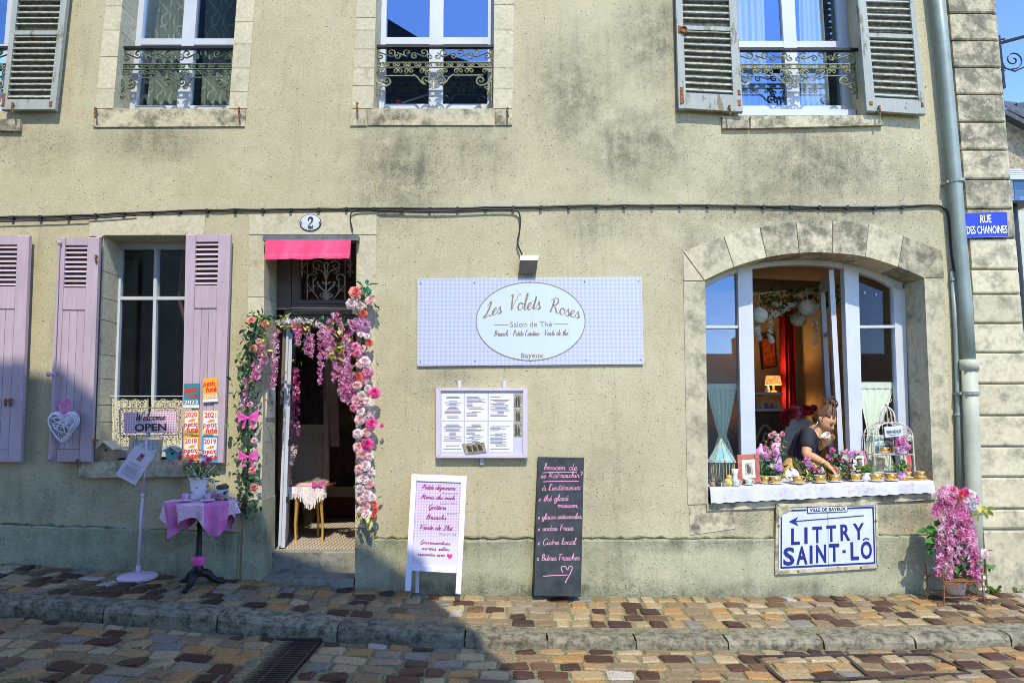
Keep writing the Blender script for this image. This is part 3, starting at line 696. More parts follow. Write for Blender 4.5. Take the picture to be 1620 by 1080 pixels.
for q in ([(1357, 418), (1418, 440), (1418, 515), (1357, 515)], [(1357, 518), (1418, 518), (1432, 752), (1364, 752)]):
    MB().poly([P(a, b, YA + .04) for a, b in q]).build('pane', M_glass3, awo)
# casement leaf swung into the room, hinged on the right mullion
hx = P(1336, 600, YA).x; zt_, zb_ = P(1335, 424, YA).z, P(1340, 768, YA).z; lf = MB(); wd = .42
cdir = V((.20, 1, 0)).normalized()
def lp(u, z): return V((hx - .01, YA + .07, 0)) + cdir * (u * wd) + V((0, 0, lerp(zb_, zt_, z)))
def lbar(u0, z0, u1, z1, t=.045):
    nn = V((-1, .20, 0)).normalized() * t; lf.prism([lp(u0, z0), lp(u1, z0), lp(u1, z1), lp(u0, z1)], nn)
lbar(0, 0, .17, 1); lbar(.83, 0, 1, .97); lbar(.17, 0, .83, .09); lbar(.17, .92, .83, .985); lbar(.17, .70, .83, .715, .035)
leaf_ = lf.build('casement', M_white, awo)
for px, py in ((1368, 463), (1386, 466)):
    mb = MB(); mb.lathe([(.0, -.004), (.012, -.004), (.012, 0), (.0, 0)], P(px, py, YA + .03), 10, Matrix.Rotation(pi / 2, 3, 'X')); mb.build('vent_disc', M_white, awo)
# ------------------------------------------------------------------ pavement, kerb and road
def sheet(name, fz, x0, x1, ys, nx, mat, dz=0.):
    mb = MB(); ny = len(ys) - 1
    for j in range(ny + 1):
        for i in range(nx + 1):
            x = lerp(x0, x1, i / nx); mb.v.append(V((x, ys[j], fz(x, ys[j]) + dz)))
    for j in range(ny):
        for i in range(nx): a = j * (nx + 1) + i; mb.face((a, a + 1, a + nx + 2, a + nx + 1))
    return structure(mb.build(name, mat, recalc=False))
XW0, XW1 = -7.5, 7.5
pave = sheet('pavement', lambda x, y: pz(x, y), XW0, XW1, [.3, 0, -.4, YK + KW * .5], 60, M_soil, -.0035)
road = sheet('road', lambda x, y: rz(x, y), -40, 40, [YK + .05, YK - .4, YK - 1.2, YK - 2.5, -6.8], 240, M_soil, -.0035)
ground = MB().poly([(-120, -120, -.3), (120, -120, -.3), (120, 120, -.3), (-120, 120, -.3)]); structure(ground.build('ground', M_soil, recalc=False))
# a dozen domed sett shapes, unit size 1 x 1 (x, y), scaled singly
def sett_mesh(k):
    r = random.Random(50 + k); mb = MB(); n = 4
    def ed(i): return (-.5, -.40, .40, .5)[i]
    jit = [[(r.uniform(-.045, .045), r.uniform(-.055, .055)) for _ in range(n)] for _ in range(n)]; tilt = (r.uniform(-.006, .006), r.uniform(-.006, .006))
    for j in range(n):
        for i in range(n):
            x, y = ed(i) + jit[j][i][0], ed(j) + jit[j][i][1]; rim = i in (0, 3) or j in (0, 3); cor = i in (0, 3) and j in (0, 3)
            if cor: x *= .94; y *= .93
            mb.v.append(V((x, y, (-.007 if cor else -.001 + r.uniform(-.002, .002) if rim else .008 + r.uniform(-.003, .003)) + tilt[0] * x * 2 + tilt[1] * y * 2)))
    for j in range(n - 1):
        for i in range(n - 1): a = j * n + i; mb.face((a, a + 1, a + n + 1, a + n))
    rim = [0, 1, 2, 3, 7, 11, 15, 14, 13, 12, 8, 4]; base = len(mb.v)
    for i in rim: p = mb.v[i]; mb.v.append(V((p.x * 1.02, p.y * 1.02, -.04)))
    for i in range(12): j = (i + 1) % 12; mb.face((rim[j], rim[i], base + i, base + j))
    me = mb.mesh('sett', M_sett, smooth=False); return me, mb
SETT = [sett_mesh(k) for k in range(12)]
def in_frame(x, y, z):
    p = V((x, y, z)) - CAM; d = p.dot(FWD)
    if d < .3: return False
    sx = 810 + FPX * p.x / d; sy = 540 - FPX * p.dot(UP) / d
    return -25 < sx < 1645 and sy < 1105
def lay(rows, parent, fz, r, skip=None, cap=300, shrink=.9):
    """rows: (y centre, depth, mean width)"""
    items = []
    for (yc, dp, mw) in rows:
        x = XW0 + r.uniform(0, .2)
        while x < XW1 - .1:
            w0 = wd = mw * r.uniform(.72, 1.32); cx = x + wd / 2; yy = yc + r.uniform(-.006, .006); ok = True
            if skip and skip(yy):
                if x < -1.675 < x + wd: wd = -1.675 - x; cx = x + wd / 2
                elif x < -1.345 < x + wd: cx = (x + wd - 1.345) / 2; wd = x + wd + 1.345
                elif -1.675 <= x < -1.345: ok = False
                ok = ok and wd > .05
            if ok: items.append((cx, yy, wd, dp * r.uniform(.92, 1.03), r.randrange(12), r.uniform(-.03, .03), r.choice((0, pi)), r.uniform(-.002, .003)))
            x += w0
    vis = [i for i in items if in_frame(i[0], i[1], fz(i[0], i[1]))]; vis.sort(key=lambda i: (abs(i[0]) > 5.2, i[1])); one = vis[:cap]; ids = set(map(id, one)); rest = MB()
    for it in items:
        cx, yy, wd, dp, k, a, fl, dz = it; z = fz(cx, yy) + dz; gap = .020
        sl = (fz(cx + .05, yy) - fz(cx - .05, yy)) / .1
        if id(it) in ids:
            o = inst(SETT[k][0], 'sett', parent, (cx, yy, z), (0, -math.atan(sl), a + fl), (wd - gap, dp - gap, 1))
        else:
            rest.merge(SETT[k][1], Matrix.Translation((cx, yy, z)) @ Matrix.Rotation(-math.atan(sl), 4, 'Y') @ Matrix.Rotation(a + fl, 4, 'Z') @ Matrix.Diagonal((wd - gap, dp - gap, 1, 1)))
    stuff(rest.build('outer_setts', M_sett, parent, recalc=False))
rs = random.Random(5)
PD = (.80 - .03) / 5
lay([(-.035 - PD * (i + .5), PD, .158) for i in range(5)], pave, pz, rs)
GX, GY = (P(485, 1018, YK).x, P(485, 1018, YK).y)
def road_skip(y): return y < YK - .03
RD = .150
lay([(YK - .06, .09, .15)] + [(YK - .115 - RD * (i + .5), RD, .182) for i in range(15)], road, rz, rs, road_skip)
# kerb stones
kerb = MB(); 
for i in range(60):
    xa, xb = lerp(XW0, XW1, i / 60), lerp(XW0, XW1, (i + 1) / 60); za, zb = interp(KB, xa), interp(KB, xb)
    kerb.poly([(xa, YK + .03, za - .05), (xb, YK + .03, zb - .05), (xb, YK + .03, interp(KT, xb) - .02), (xa, YK + .03, interp(KT, xa) - .02)])
kerb = structure(kerb.build('kerb', M_soil, recalc=False))
KX = [P(a, 1000, YK).x for a in (-420, -280, -90, 160, 342, 533, 735, 866, 1006, 1152, 1303, 1448, 1600, 1760, 1930, 2100)]
rk = random.Random(8)
for xa, xb in zip(KX, KX[1:]):
    mb = MB(); n = 6; xa += .006; xb -= .006
    for i in range(n + 1):
        x = lerp(xa, xb, i / n); zt, zb = interp(KT, x), interp(KB, x) - .06; e = .018 if i in (0, n) else 0; jt = rk.uniform(-.004, .004); h = zt - zb
        prof = [(0, -.06), (0, -.004), (-.03, .004), (-KW + .05, .003 + jt), (-KW + .015, -.008 + jt), (-KW + .001 + jt, -.032), (-KW + rk.uniform(-.004, .004), -h * .6), (-KW + .006, -h)]
        for (dy, dz) in prof: mb.v.append(V((x, YK + KW + dy + (.004 if e else 0), zt + dz - e * .4)))
    m_ = 8
    for i in range(n):
        for k in range(m_ - 1): a = i * m_ + k; mb.face((a, a + 1, a + m_ + 1, a + m_))
    mb.face(range(m_)); mb.face(range(n * m_ + m_ - 1, n * m_ - 1, -1))
    mb.build('kerb_stone', M_kerb, kerb)
# gully grate across the road
gr = thing('drain_grate', 'long narrow iron drain grate set across the cobbled road below the kerb', 'drain grate', (-1.51, -1.6, rz(-1.51, -1.6)))
mb = MB(); ya, yb = YK - .03, YK - 1.55; gz_ = lambda y: rz(-1.51, y) + .006
for dx in (-.15, -.0, .15):
    mb.bar((-1.51 + dx, ya, gz_(ya)), (-1.51 + dx, yb, gz_(yb)), .022, .02)
mb.bar((-1.67, ya, gz_(ya)), (-1.35, ya, gz_(ya)), .02, .02); mb.bar((-1.67, yb, gz_(yb)), (-1.35, yb, gz_(yb)), .02, .02)
M_grate = simple('worn_grate_iron', (.075, .06, .05), .5, .6, var=.4, scale=20, bump=.3, dirt=(.16, .08, .04))
mb.build('grate_frame', M_grate, gr)
src = None; 
for side in (-1, 1):
    for i in range(44):
        y = ya - .04 - i * .0335
        if y < yb: break
        c = V((-1.51 + side * .075, y, gz_(y) - .006))
        if src is None:
            src = MB().box((-.067, -.009, -.012), (.067, .009, .004)).mesh('grate_bar', M_grate)
        inst(src, 'grate_bar', gr, c)
MB().poly([(-1.68, ya, rz(-1.66, ya) - .012), (-1.34, ya, rz(-1.66, ya) - .012), (-1.34, yb, rz(-1.66, yb) - .012), (-1.68, yb, rz(-1.66, yb) - .012)]).build('sump', M_black, gr)
# inlaid steel frame of a paved access cover
def rp(px, py):
    d = ray(px, py); z = -.06
    for _ in range(4): q = CAM + d * ((z - CAM.z) / d.z); z = rz(q.x, q.y) + .003
    return q
ac = thing('access_cover', 'sunken steel frame of a paved access cover in the road on the right', 'access cover', rp(1340, 1050))
mb = MB()
for a, b in (((1193, 1039), (1240, 1078)), ((1193, 1039), (1472, 1035)), ((1472, 1035), (1535, 1066)), ((1240, 1078), (1535, 1066)), ((1336, 1037), (1378, 1072))):
    A, B = rp(*a), rp(*b); t = (B - A).normalized(); s_ = t.cross(V((0, 0, 1))).normalized() * .012
    mb.prism([A - s_, B - s_, B + s_, A + s_], (0, 0, .010))
mb.build('steel_frame', M_grate, ac)
# weeds at the foot of the corner
def leafmesh(l=1., w_=.35, fold=.12):
    mb = MB(); mb.v = [V((0, 0, 0)), V((-w_ * .5, l * .45, fold)), V((0, l * .5, 0)), V((w_ * .5, l * .45, fold)), V((0, l, -.05 * l)), V((-w_ * .33, l * .8, fold * .6)), V((w_ * .33, l * .8, fold * .6))]
    for f in ((0, 2, 1), (0, 3, 2), (1, 2, 5), (2, 3, 6), (5, 2, 4), (2, 6, 4)): mb.f.append(f); mb.c.append(None)
    return mb
LEAF = leafmesh()
def rotm(yaw, pitch, roll=0): return Matrix.Rotation(yaw, 4, 'Z') @ Matrix.Rotation(pitch, 4, 'X') @ Matrix.Rotation(roll, 4, 'Y')
def put_leaf(mb, p, s, rnd, col, pitch=None, yaw=None, w_=1.):
    M = Matrix.Translation(p) @ rotm(rnd.uniform(0, 2 * pi) if yaw is None else yaw, rnd.uniform(-1.2, 1.2) if pitch is None else pitch, rnd.uniform(-.8, .8)) @ Matrix.Diagonal((s * w_, s, s, 1))
    mb.merge(LEAF, M, col)
GREENS = [(.05, .14, .04), (.08, .20, .05), (.035, .10, .045), (.12, .24, .07), (.02, .08, .05)]
def weed(px, py, lab, n=40, s=.07):
    p = P(px, py, -.05); p.z = pz(p.x, -.05); t = thing('weed', lab, 'weed', p); mb = MB(); r = random.Random(int(px))
    for i in range(n): put_leaf(mb, p + V((r.gauss(0, .03), r.gauss(0, .015), r.uniform(0, .03))), s * r.uniform(.5, 1.1), r, r.choice([(.16, .26, .06), (.22, .30, .08), (.10, .20, .05)]), r.uniform(.2, 1.3))
    stuff(mb.build('foliage', M_leaf, t, recalc=False))
weed(1568, 932, 'pale green weed sprouting at the foot of the stone corner'); weed(1607, 928, 'small low weed at the wall foot by the right picture edge', 18, .05)

# ------------------------------------------------------------------ the other side of the street and the far houses
def far_house(name, label, x0, x1, y0, y1, zb, ze, zr, mat, chim=None, along='x', wins=()):
    t = thing(name, label, 'house', ((x0 + x1) / 2, (y0 + y1) / 2, zb)); mb = MB()
    if along == 'x':
        mb.prism([(x0, y0, zb), (x0, y1, zb), (x0, y1, ze), (x0, (y0 + y1) / 2, zr), (x0, y0, ze)], (x1 - x0, 0, 0)); mb.build('wall', mat, t)
        rf = MB(); ym = (y0 + y1) / 2
        for ya, yb in ((y0 - .25, ym), (y1 + .25, ym)):
            zd = ze - .25 * (zr - ze) / abs(ym - y0); rf.prism([(x0 - .15, ya, zd + .03), (x1 + .15, ya, zd + .03), (x1 + .15, yb, zr + .03), (x0 - .15, yb, zr + .03)], (0, 0, .12))
    else:
        xm = (x0 + x1) / 2; mb.prism([(x0, y0, zb), (x1, y0, zb), (x1, y0, ze), (xm, y0, zr), (x0, y0, ze)], (0, y1 - y0, 0)); mb.build('wall', mat, t)
        rf = MB()
        for xa in (x0 - .2, x1 + .2):
            zd = ze - .2 * (zr - ze) / (xm - x0); rf.prism([(xa, y0 - .15, zd + .03), (xa, y1 + .15, zd + .03), (xm, y1 + .15, zr + .03), (xm, y0 - .15, zr + .03)], (0, 0, .12))
    r_ = rf.build('roof', M_slate, t)
    for (cx, cy, cz, s) in chim or (): MB().box((cx - s, cy - s, cz - 1.4), (cx + s, cy + s, cz)).build('chimney', M_rubble, r_)
    for (ax, az, bx, bz, yy) in wins:
        f = MB().box((ax, yy - .06, az), (bx, yy + .1, bz)).build('window', M_white, t)
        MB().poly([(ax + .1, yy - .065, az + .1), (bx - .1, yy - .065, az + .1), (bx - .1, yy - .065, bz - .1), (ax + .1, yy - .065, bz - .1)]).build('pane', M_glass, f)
    return t
# shade on the left of the facade: a tall gabled house across the street, whose eaves and gable throw it
YO = -6.25; TO = (0 - YO)
def occ(px, py):
    p = P(px, py); return p + SUN * (TO / -SUN.y)
q0 = occ(-900, 560); q1 = occ(58, 590); q2 = occ(105, 600); q3 = occ(150, 642); q4 = occ(382, 797); q5 = occ(590, 874); q6 = occ(668, 926)
pp = P(805, 1040, YK - .4); q7 = pp + SUN * ((YK - .4 - YO) / -SUN.y)
t = thing('house_opposite', 'pale rendered house with a steep slate roof close behind the viewer across the narrow street', 'house', (q4.x, YO, 0)); ZW = 5.6
M_opp = simple('pale_render_opposite', (.52, .47, .37), .9, var=.12, scale=2, bump=.05)
MB().prism([(q0.x, YO, -.5), (q7.x + .02, YO, -.5), (q7.x + .02, YO, ZW), (q0.x, YO, ZW)], (0, -5, 0)).build('wall', M_opp, t)
MB().prism([(q0.x, YO, ZW), (q7.x + .02, YO, ZW), (q7.x + .02, YO, q7.z)] + [(q.x, YO, q.z) for q in (q6, q5, q4, q3, q2, q1, q0)], (0, -5, 0)).build('roof', M_slate, t)
for k in range(3):
    x = q7.x - 1.2 - 2.1 * k; f = MB().box((x - .5, YO - .02, 1.2), (x + .5, YO + .03, 3.0)).build('window', M_white, t); MB().box((x - .43, YO + .02, 1.27), (x + .43, YO + .034, 2.93)).build('pane', M_black, f)
far_house('far_terrace_house', 'distant stone house down the street behind the viewer', 9.0, 22, -32, -24, -.5, 2.7, 4.6, M_slate, [(12.2, -28, 5.6, .5), (15.2, -28, 5.5, .5)])
far_house('far_corner_house', 'distant slate roofed house at the street corner behind the viewer', 23, 34, -22, -14, -.5, 5.0, 8.2, M_rubble)
# houses seen past the right corner
X0 = P(1590, 300, 9).x
t = thing('stone_house', 'old rubble stone house with dark slate roof down the side street past the corner', 'house', P(1620, 400, 9))
mb = MB(); A = lambda a, b, y=9.: P(a, b, y)
mb.prism([A(1560, 900), A(1760, 900), A(1760, 262), A(1588, 178), A(1560, 175)], (0, 6, 0)); mb.build('wall', M_rubble, t)
rf = MB(); rf.prism([A(1584, 168, 8.7), A(1770, 262, 8.7), A(1770, 222, 11), A(1620, 168, 13), A(1586, 163, 13)], (0, 0, .08)); rf.prism([A(1584, 170, 8.6), A(1770, 266, 8.6), A(1770, 273, 8.6), A(1584, 177, 8.6)], (0, .2, 0)); rfo = rf.build('roof', M_slate, t)
MB().slab([(1609, 163), (1640, 160), (1640, 215), (1611, 205)], 9.6, 10.4).build('chimney', M_slate, rfo)
mb = MB().slab([(1565, 335), (1720, 330), (1720, 1120), (1565, 1120)], 6.5, 6.9); o = mb.build('garden_wall', M_castpipe); tag(o, 'pale garden wall of the side street past the right corner', 'wall')
lt = thing('street_lantern', 'square glazed street lantern with white slatted roof at the right edge beyond the corner', 'street lamp', P(1612, 322, 4.))
mb = MB(); q = lambda a, b: P(a, b, 4.)
a0, b0 = q(1597, 318), q(1640, 318); wd = (b0.x - a0.x); cx = (a0.x + b0.x) / 2; z0, z1, z2 = a0.z, q(1600, 285).z, q(1600, 262).z
for sx in (-1, 1):
    for sy in (-1, 1): mb.bar((cx + sx * wd * .5, 4.2 + sy * wd * .5, z1), (cx + sx * wd * .42, 4.2 + sy * wd * .42, z0), .025, .025)
mb.box((cx - wd * .48, 4.2 - wd * .48, z0 - .03), (cx + wd * .48, 4.2 + wd * .48, z0 + .01)); mb.tube([(cx, 4.2, z0), (cx, 4.2, -.3)], .05, 8); mb.build('post', M_black, lt)
for i in range(5):
    f = 1.12 - i * .16; z = lerp(z1, z2, i / 5); MB().box((cx - wd * .5 * f, 4.2 - wd * .5 * f, z + .004), (cx + wd * .5 * f, 4.2 + wd * .5 * f, z + .03)).build('roof_slat', M_white, lt)
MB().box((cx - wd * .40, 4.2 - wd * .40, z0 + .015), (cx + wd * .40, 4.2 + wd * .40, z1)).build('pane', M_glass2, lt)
# black bracket on the corner
br = thing('sign_bracket', 'black iron scroll bracket fixed to the stone corner at the upper right', 'bracket', P(1584, 100, .05))
yb = .16
mb = MB(); mb.tube([P(1579, 57, yb), P(1588, 140, yb)], .018, 4); mb.tube([P(1580, 69, yb), P(1640, 53, yb), P(1800, 10, yb)], .016, 6)
c = P(1603, 95, yb); mb.tube([c + V((r_ * cos(a), 0, r_ * sin(a))) for r_, a in [(.015 + .082 * k / 26, pi * .4 - k * .36) for k in range(27)]][::-1], .007, 5)
mb.tube([P(1586, 100, yb), P(1590, 108, yb), P(1606, 113, yb), P(1625, 104, yb), P(1660, 80, yb)], .008, 5)
for py in (63, 113): mb.tube([P(1582, py, yb), P(1590, py - 1, yb)], .008, 5)
mb.build('scroll_arm', M_black, br)
MB().bslab([(1566, 62), (1578, 58), (1579, 74), (1567, 78)], .07, .15).build('junction_box', M_castpipe, br)
MB().tube([P(1570, 78, .06), P(1571, 95, .06), P(1574, 120, .09), P(1581, 140, .12), P(1586, 132, .14)], .009, 5).build('wire', M_black, br)
# ------------------------------------------------------------------ lettering: print from the built-in typeface, handwriting from strokes
_tc = {}
def text_shape(s, bold=0.0, shear=0.0):
    k = (s, bold, shear)
    if k not in _tc:
        c = bpy.data.curves.new('lettering', 'FONT'); c.body = s; c.size = 1; c.offset = bold; c.shear = shear; c.resolution_u = 3
        o = bpy.data.objects.new('lettering', c); COL.objects.link(o); bpy.context.view_layer.update()
        me = o.evaluated_get(bpy.context.evaluated_depsgraph_get()).to_mesh(); vs = [(v.co.x, v.co.y) for v in me.vertices]; fs = [tuple(p.vertices) for p in me.polygons]
        bpy.data.objects.remove(o); bpy.data.curves.remove(c); _tc[k] = (vs, fs)
    return _tc[k]
HW = {}
def H(ch, adv, *strokes): HW[ch] = (adv, [list(s) for s in strokes])
H('a', 1.0, [(.85, .85), (.5, 1), (.15, .6), (.2, .1), (.5, 0), (.8, .4), (.88, 1), (.82, .3), (.92, 0), (1.15, .25)])
H('b', .95, [(0, .2), (.3, 1), (.5, 2), (.33, 2.2), (.2, 1.6), (.2, .2), (.5, 0), (.8, .4), (.65, .9), (.35, .7)], [(.62, .88), (1.0, .8)])
H('c', .85, [(.8, .8), (.5, 1), (.15, .6), (.25, .08), (.55, 0), (.95, .3)])
H('d', 1.1, [(.8, .85), (.45, 1), (.12, .55), (.2, .08), (.5, .05), (.8, .5), (.98, 2.1), (.85, .4), (.95, 0), (1.2, .25)])
H('e', .82, [(0, .2), (.5, .55), (.68, .85), (.48, 1), (.18, .65), (.2, .2), (.5, 0), (.95, .3)])
H('f', .72, [(0, .2), (.4, 1.2), (.6, 2.0), (.45, 2.2), (.3, 1.4), (.2, -.7), (.3, -.9), (.45, -.4), (.3, .1), (.85, .25)])
H('g', 1.0, [(.8, .85), (.45, 1), (.15, .55), (.3, .05), (.65, .2), (.87, .95), (.75, -.6), (.45, -.95), (.2, -.7), (.6, -.15), (1.1, .25)])
H('h', 1.02, [(0, .2), (.35, 1.2), (.5, 2.0), (.35, 2.2), (.2, 1.2), (.15, 0), (.25, .6), (.55, 1), (.75, .8), (.7, .2), (.85, 0), (1.1, .25)])
H('i', .52, [(0, .2), (.22, 1), (.2, .3), (.32, 0), (.6, .25)], [(.30, 1.45), (.36, 1.58)])
H('j', .52, [(0, .2), (.3, 1), (.25, -.6), (.05, -.95), (-.12, -.7), (.2, -.15), (.6, .25)], [(.34, 1.45), (.40, 1.58)])
H('l', .55, [(0, .2), (.4, 1.4), (.45, 2.05), (.3, 2.2), (.2, 1.2), (.25, .15), (.4, 0), (.65, .25)])
H('m', 1.35, [(0, .6), (.15, 1), (.18, 0), (.27, .7), (.5, 1), (.6, .7), (.58, 0), (.68, .7), (.92, 1), (1.05, .7), (1.02, .2), (1.15, 0), (1.42, .25)])
H('n', .98, [(0, .6), (.15, 1), (.18, 0), (.28, .7), (.55, 1), (.68, .75), (.66, .2), (.8, 0), (1.05, .25)])
H('o', .92, [(.55, 1), (.2, .8), (.15, .3), (.45, 0), (.8, .3), (.76, .8), (.5, 1), (.62, .82), (1.0, .85)])
H('p', .95, [(0, .3), (.22, 1), (.15, -.9), (.2, .5), (.5, 1), (.78, .7), (.7, .15), (.4, 0), (.22, .2)], [(.6, .04), (1.0, .25)])
H('r', .82, [(0, .2), (.2, 1.1), (.35, .92), (.65, .95), (.58, .3), (.7, 0), (.9, .25)])
H('s', .72, [(0, .2), (.4, 1.05), (.45, .7), (.64, .3), (.45, 0), (.12, .15)], [(.5, .02), (.85, .25)])
H('t', .58, [(0, .2), (.3, 1), (.4, 1.75), (.28, .4), (.4, 0), (.65, .25)], [(.06, 1.2), (.66, 1.28)])
H('u', 1.02, [(0, .6), (.15, 1), (.12, .3), (.35, 0), (.65, .35), (.78, 1), (.75, .25), (.88, 0), (1.1, .25)])
H('v', .85, [(0, .8), (.15, 1), (.3, .1), (.45, .05), (.72, .9), (.95, .85)])
H('x', .85, [(.1, .9), (.7, 0)], [(.7, .95), (.1, 0)])
H('L', 1.25, [(.35, 1.6), (.75, 2.2), (.8, 1.6), (.45, .5), (.1, .05), (.3, -.12), (.8, .15), (1.2, -.02), (1.35, .25)])
H('V', 1.3, [(.0, 1.9), (.25, 2.15), (.35, 1.2), (.48, .05), (.85, 1.3), (1.25, 2.15), (1.45, 2.1)])
H('R', 1.5, [(.5, 2.0), (.35, .8), (.2, 0)], [(.05, 1.6), (.4, 2.15), (.95, 2.2), (1.1, 1.7), (.8, 1.2), (.45, 1.1), (.85, .8), (1.15, .1), (1.5, .15)])
H('B', 1.2, [(.4, 2.1), (.3, 1.0), (.2, 0)], [(.1, 1.8), (.5, 2.2), (.95, 1.9), (.75, 1.3), (.4, 1.15), (.9, 1.0), (1.05, .45), (.65, 0), (.15, .1)])
H('P', 1.15, [(.4, 2.1), (.3, 1.0), (.2, 0)], [(.05, 1.6), (.45, 2.2), (1.0, 2.0), (.95, 1.4), (.45, 1.0)])
H('C', 1.15, [(1.05, 1.8), (.9, 2.2), (.45, 1.9), (.15, 1.0), (.3, .1), (.7, 0), (1.2, .4)])
H('M', 1.75, [(0, .15), (.15, 0), (.5, 1.8), (.6, 2.1), (.7, .2), (1.2, 2.1), (1.3, .3), (1.5, 0), (1.8, .25)])
H('G', 1.25, [(1.05, 1.8), (.85, 2.2), (.4, 1.8), (.15, .8), (.45, 0), (.9, .4), (1.05, 1.0), (.95, -.1), (.6, -.6), (.4, -.3), (1.25, .3)])
H('T', 1.15, [(.1, 1.7), (.2, 2.1), (.8, 2.0), (1.3, 2.2)], [(.75, 2.0), (.6, 1.0), (.45, .1), (.2, 0), (.1, .25)])
H('W', 1.75, [(.0, 1.8), (.2, 2.1), (.3, .8), (.4, 0), (.8, 1.6), (.9, .1), (1.05, 0), (1.5, 2.1), (1.75, 2.0)])
H('F', 1.1, [(.35, 2.0), (.3, 0)], [(.1, 2.05), (1.05, 2.1)], [(.3, 1.15), (.85, 1.2)])
H('S', 1.0, [(.95, 1.9), (.6, 2.2), (.3, 1.7), (.7, 1.0), (.75, .3), (.35, 0), (.05, .3)])
H('A', 1.2, [(.05, 0), (.6, 2.1), (1.1, 0)], [(.25, .8), (.95, .8)])
H("'", .3, [(.1, 2.1), (.15, 1.6)]); H(':', .4, [(.15, .1), (.2, .2)], [(.15, .9), (.2, 1.0)]); H(',', .35, [(.15, .1), (.02, -.35)]); H('-', .7, [(.1, .6), (.5, .6)]); H(' ', .65)
H('?', .9, [(.15, 1.7), (.45, 2.2), (.8, 1.8), (.5, 1.1), (.45, .6)], [(.42, .1), (.47, .15)])
for a, b, st in (('é', 'e', [(.38, 1.35), (.68, 1.8)]), ('è', 'e', [(.25, 1.8), (.55, 1.35)]), ('à', 'a', [(.3, 1.8), (.6, 1.35)]), ('î', 'i', None), ('û', 'u', [(.2, 1.35), (.45, 1.75), (.7, 1.35)])):
    HW[a] = (HW[b][0], HW[b][1][:1] + [st or [(.05, 1.35), (.28, 1.75), (.5, 1.35)]])
def hand(s, mapf, wid, nrm=(0, -1, 0), slant=.22, callig=.55, mb=None):
    """mapf(u in 0..1, h) -> point; h: baseline 0, x-height 1. Returns strokes as flat ribbons"""
    mb = mb or MB(); tot = sum(HW[c][0] for c in s); x = 0
    for c in s:
        adv, sts = HW[c]
        for st in sts:
            pl = [(q.x, q.y) for q in catmull([(a, b, 0) for a, b in st], 4)]
            pts = [mapf((x + a + slant * b) / tot, b) for a, b in pl]
            ws = []
            for i in range(len(pl)):
                a, b = pl[max(0, i - 1)], pl[min(len(pl) - 1, i + 1)]; dy = a[1] - b[1]; L_ = math.hypot(a[0] - b[0], dy) + 1e-6; ws.append(wid * (1 - callig + callig * 1.6 * max(0, dy / L_)))
            mb.ribbon(pts, ws, nrm)
        x += adv
    return mb
class Board:
    """flat face given by four pixels on the plane y (may lean): (u, v) in 0..1, v down; outlines stay on the face"""
    def __init__(s, tl, tr, br, bl, lift=.0025): s.c = [V(p) for p in (tl, tr, br, bl)]; s.n = (s.c[3] - s.c[0]).cross(s.c[1] - s.c[0]).normalized(); s.n = s.n if s.n.y < 0 else -s.n; s.lift = lift
    def at(s, u, v, l=None): return lerp(lerp(s.c[0], s.c[1], u), lerp(s.c[3], s.c[2], u), v) + s.n * (s.lift if l is None else l)
    def quad(s, u0, v0, u1, v1, l=None): return [s.at(u0, v0, l), s.at(u1, v0, l), s.at(u1, v1, l), s.at(u0, v1, l)]
    def text(s, body, u0, v0, u1, v1, mat, parent, bold=0., shear=0., l=None, mb=None):
        vs, fs = text_shape(body, bold, shear); xa, xb = min(v[0] for v in vs), max(v[0] for v in vs); ya, yb = min(v[1] for v in vs), max(v[1] for v in vs)
        own = mb is None; mb = mb or MB(); n = mb.add([s.at(lerp(u0, u1, (x - xa) / (xb - xa)), lerp(v1, v0, (y - ya) / (yb - ya)), l) for x, y in vs])
        for f in fs: mb.face([n + i for i in f])
        return mb.build('lettering', mat, parent, recalc=False) if own else mb
    def hand(s, body, u0, u1, vbase, xh, wid, mat, parent, mb=None, tilt=0., slant=.22, callig=.55, arc=0.):
        own = mb is None; mb = hand(body, lambda u, h: s.at(lerp(u0, u1, u), vbase - xh * h + tilt * u - arc * 4 * u * (1 - u)), wid, tuple(s.n), slant, callig, mb)
        return mb.build('lettering', mat, parent, recalc=False) if own else mb
def pxboard(q, y, lift=.0025): return Board(*[P(a, b, y) for a, b in q], lift=lift)
def rrect(n=5, ru=.05, rv=.1):
    out = []
    for cu, cv, a0 in ((1 - ru, rv, -pi / 2), (1 - ru, 1 - rv, 0), (ru, 1 - rv, pi / 2), (ru, rv, pi)):
        for k in range(n): a = a0 + pi / 2 * k / (n - 1); out.append((cu + ru * cos(a), cv + rv * sin(a)))
    return out

# big shop sign
M_ging = check_mat('lilac_gingham', .0385, (.50, .57, .68), (.46, .485, .62), (.42, .405, .55), rough=.4)
q = [(660, 441), (1015, 438), (1018.5, 576), (660, 579)]
sg = thing('shop_sign', 'long white and lilac gingham shop sign with an oval title on the wall', 'sign', P(838, 578, -.02))
MB().bslab(q, -.022, -.004, .002).build('panel', M_ging, sg); B = pxboard(q, -.022)
M_oval = simple('pale_sign_white', (.52, .60, .68), .4, var=.02, bump=0)
mb = MB(); eu, ev, cu, cv = .2415, .447, .503, .499
ring = [(cu + eu * cos(a), cv + ev * sin(a)) for a in [2 * pi * k / 64 for k in range(64)]]
mb.poly([B.at(a, b, .0015) for a, b in ring]).build('oval', M_oval, sg)
MB().ribbon([B.at(a, b, .003) for a, b in ring + ring[:1]], .0075).build('oval_rim', M_taupe, sg)
B.lift = .003
B.hand('Les', .293, .372, .455, .075, .011, M_taupe, sg, tilt=-.05); B.hand('Volets', .405, .545, .375, .085, .011, M_taupe, sg, tilt=-.01); B.hand('Roses', .585, .718, .395, .080, .011, M_taupe, sg, tilt=.08)
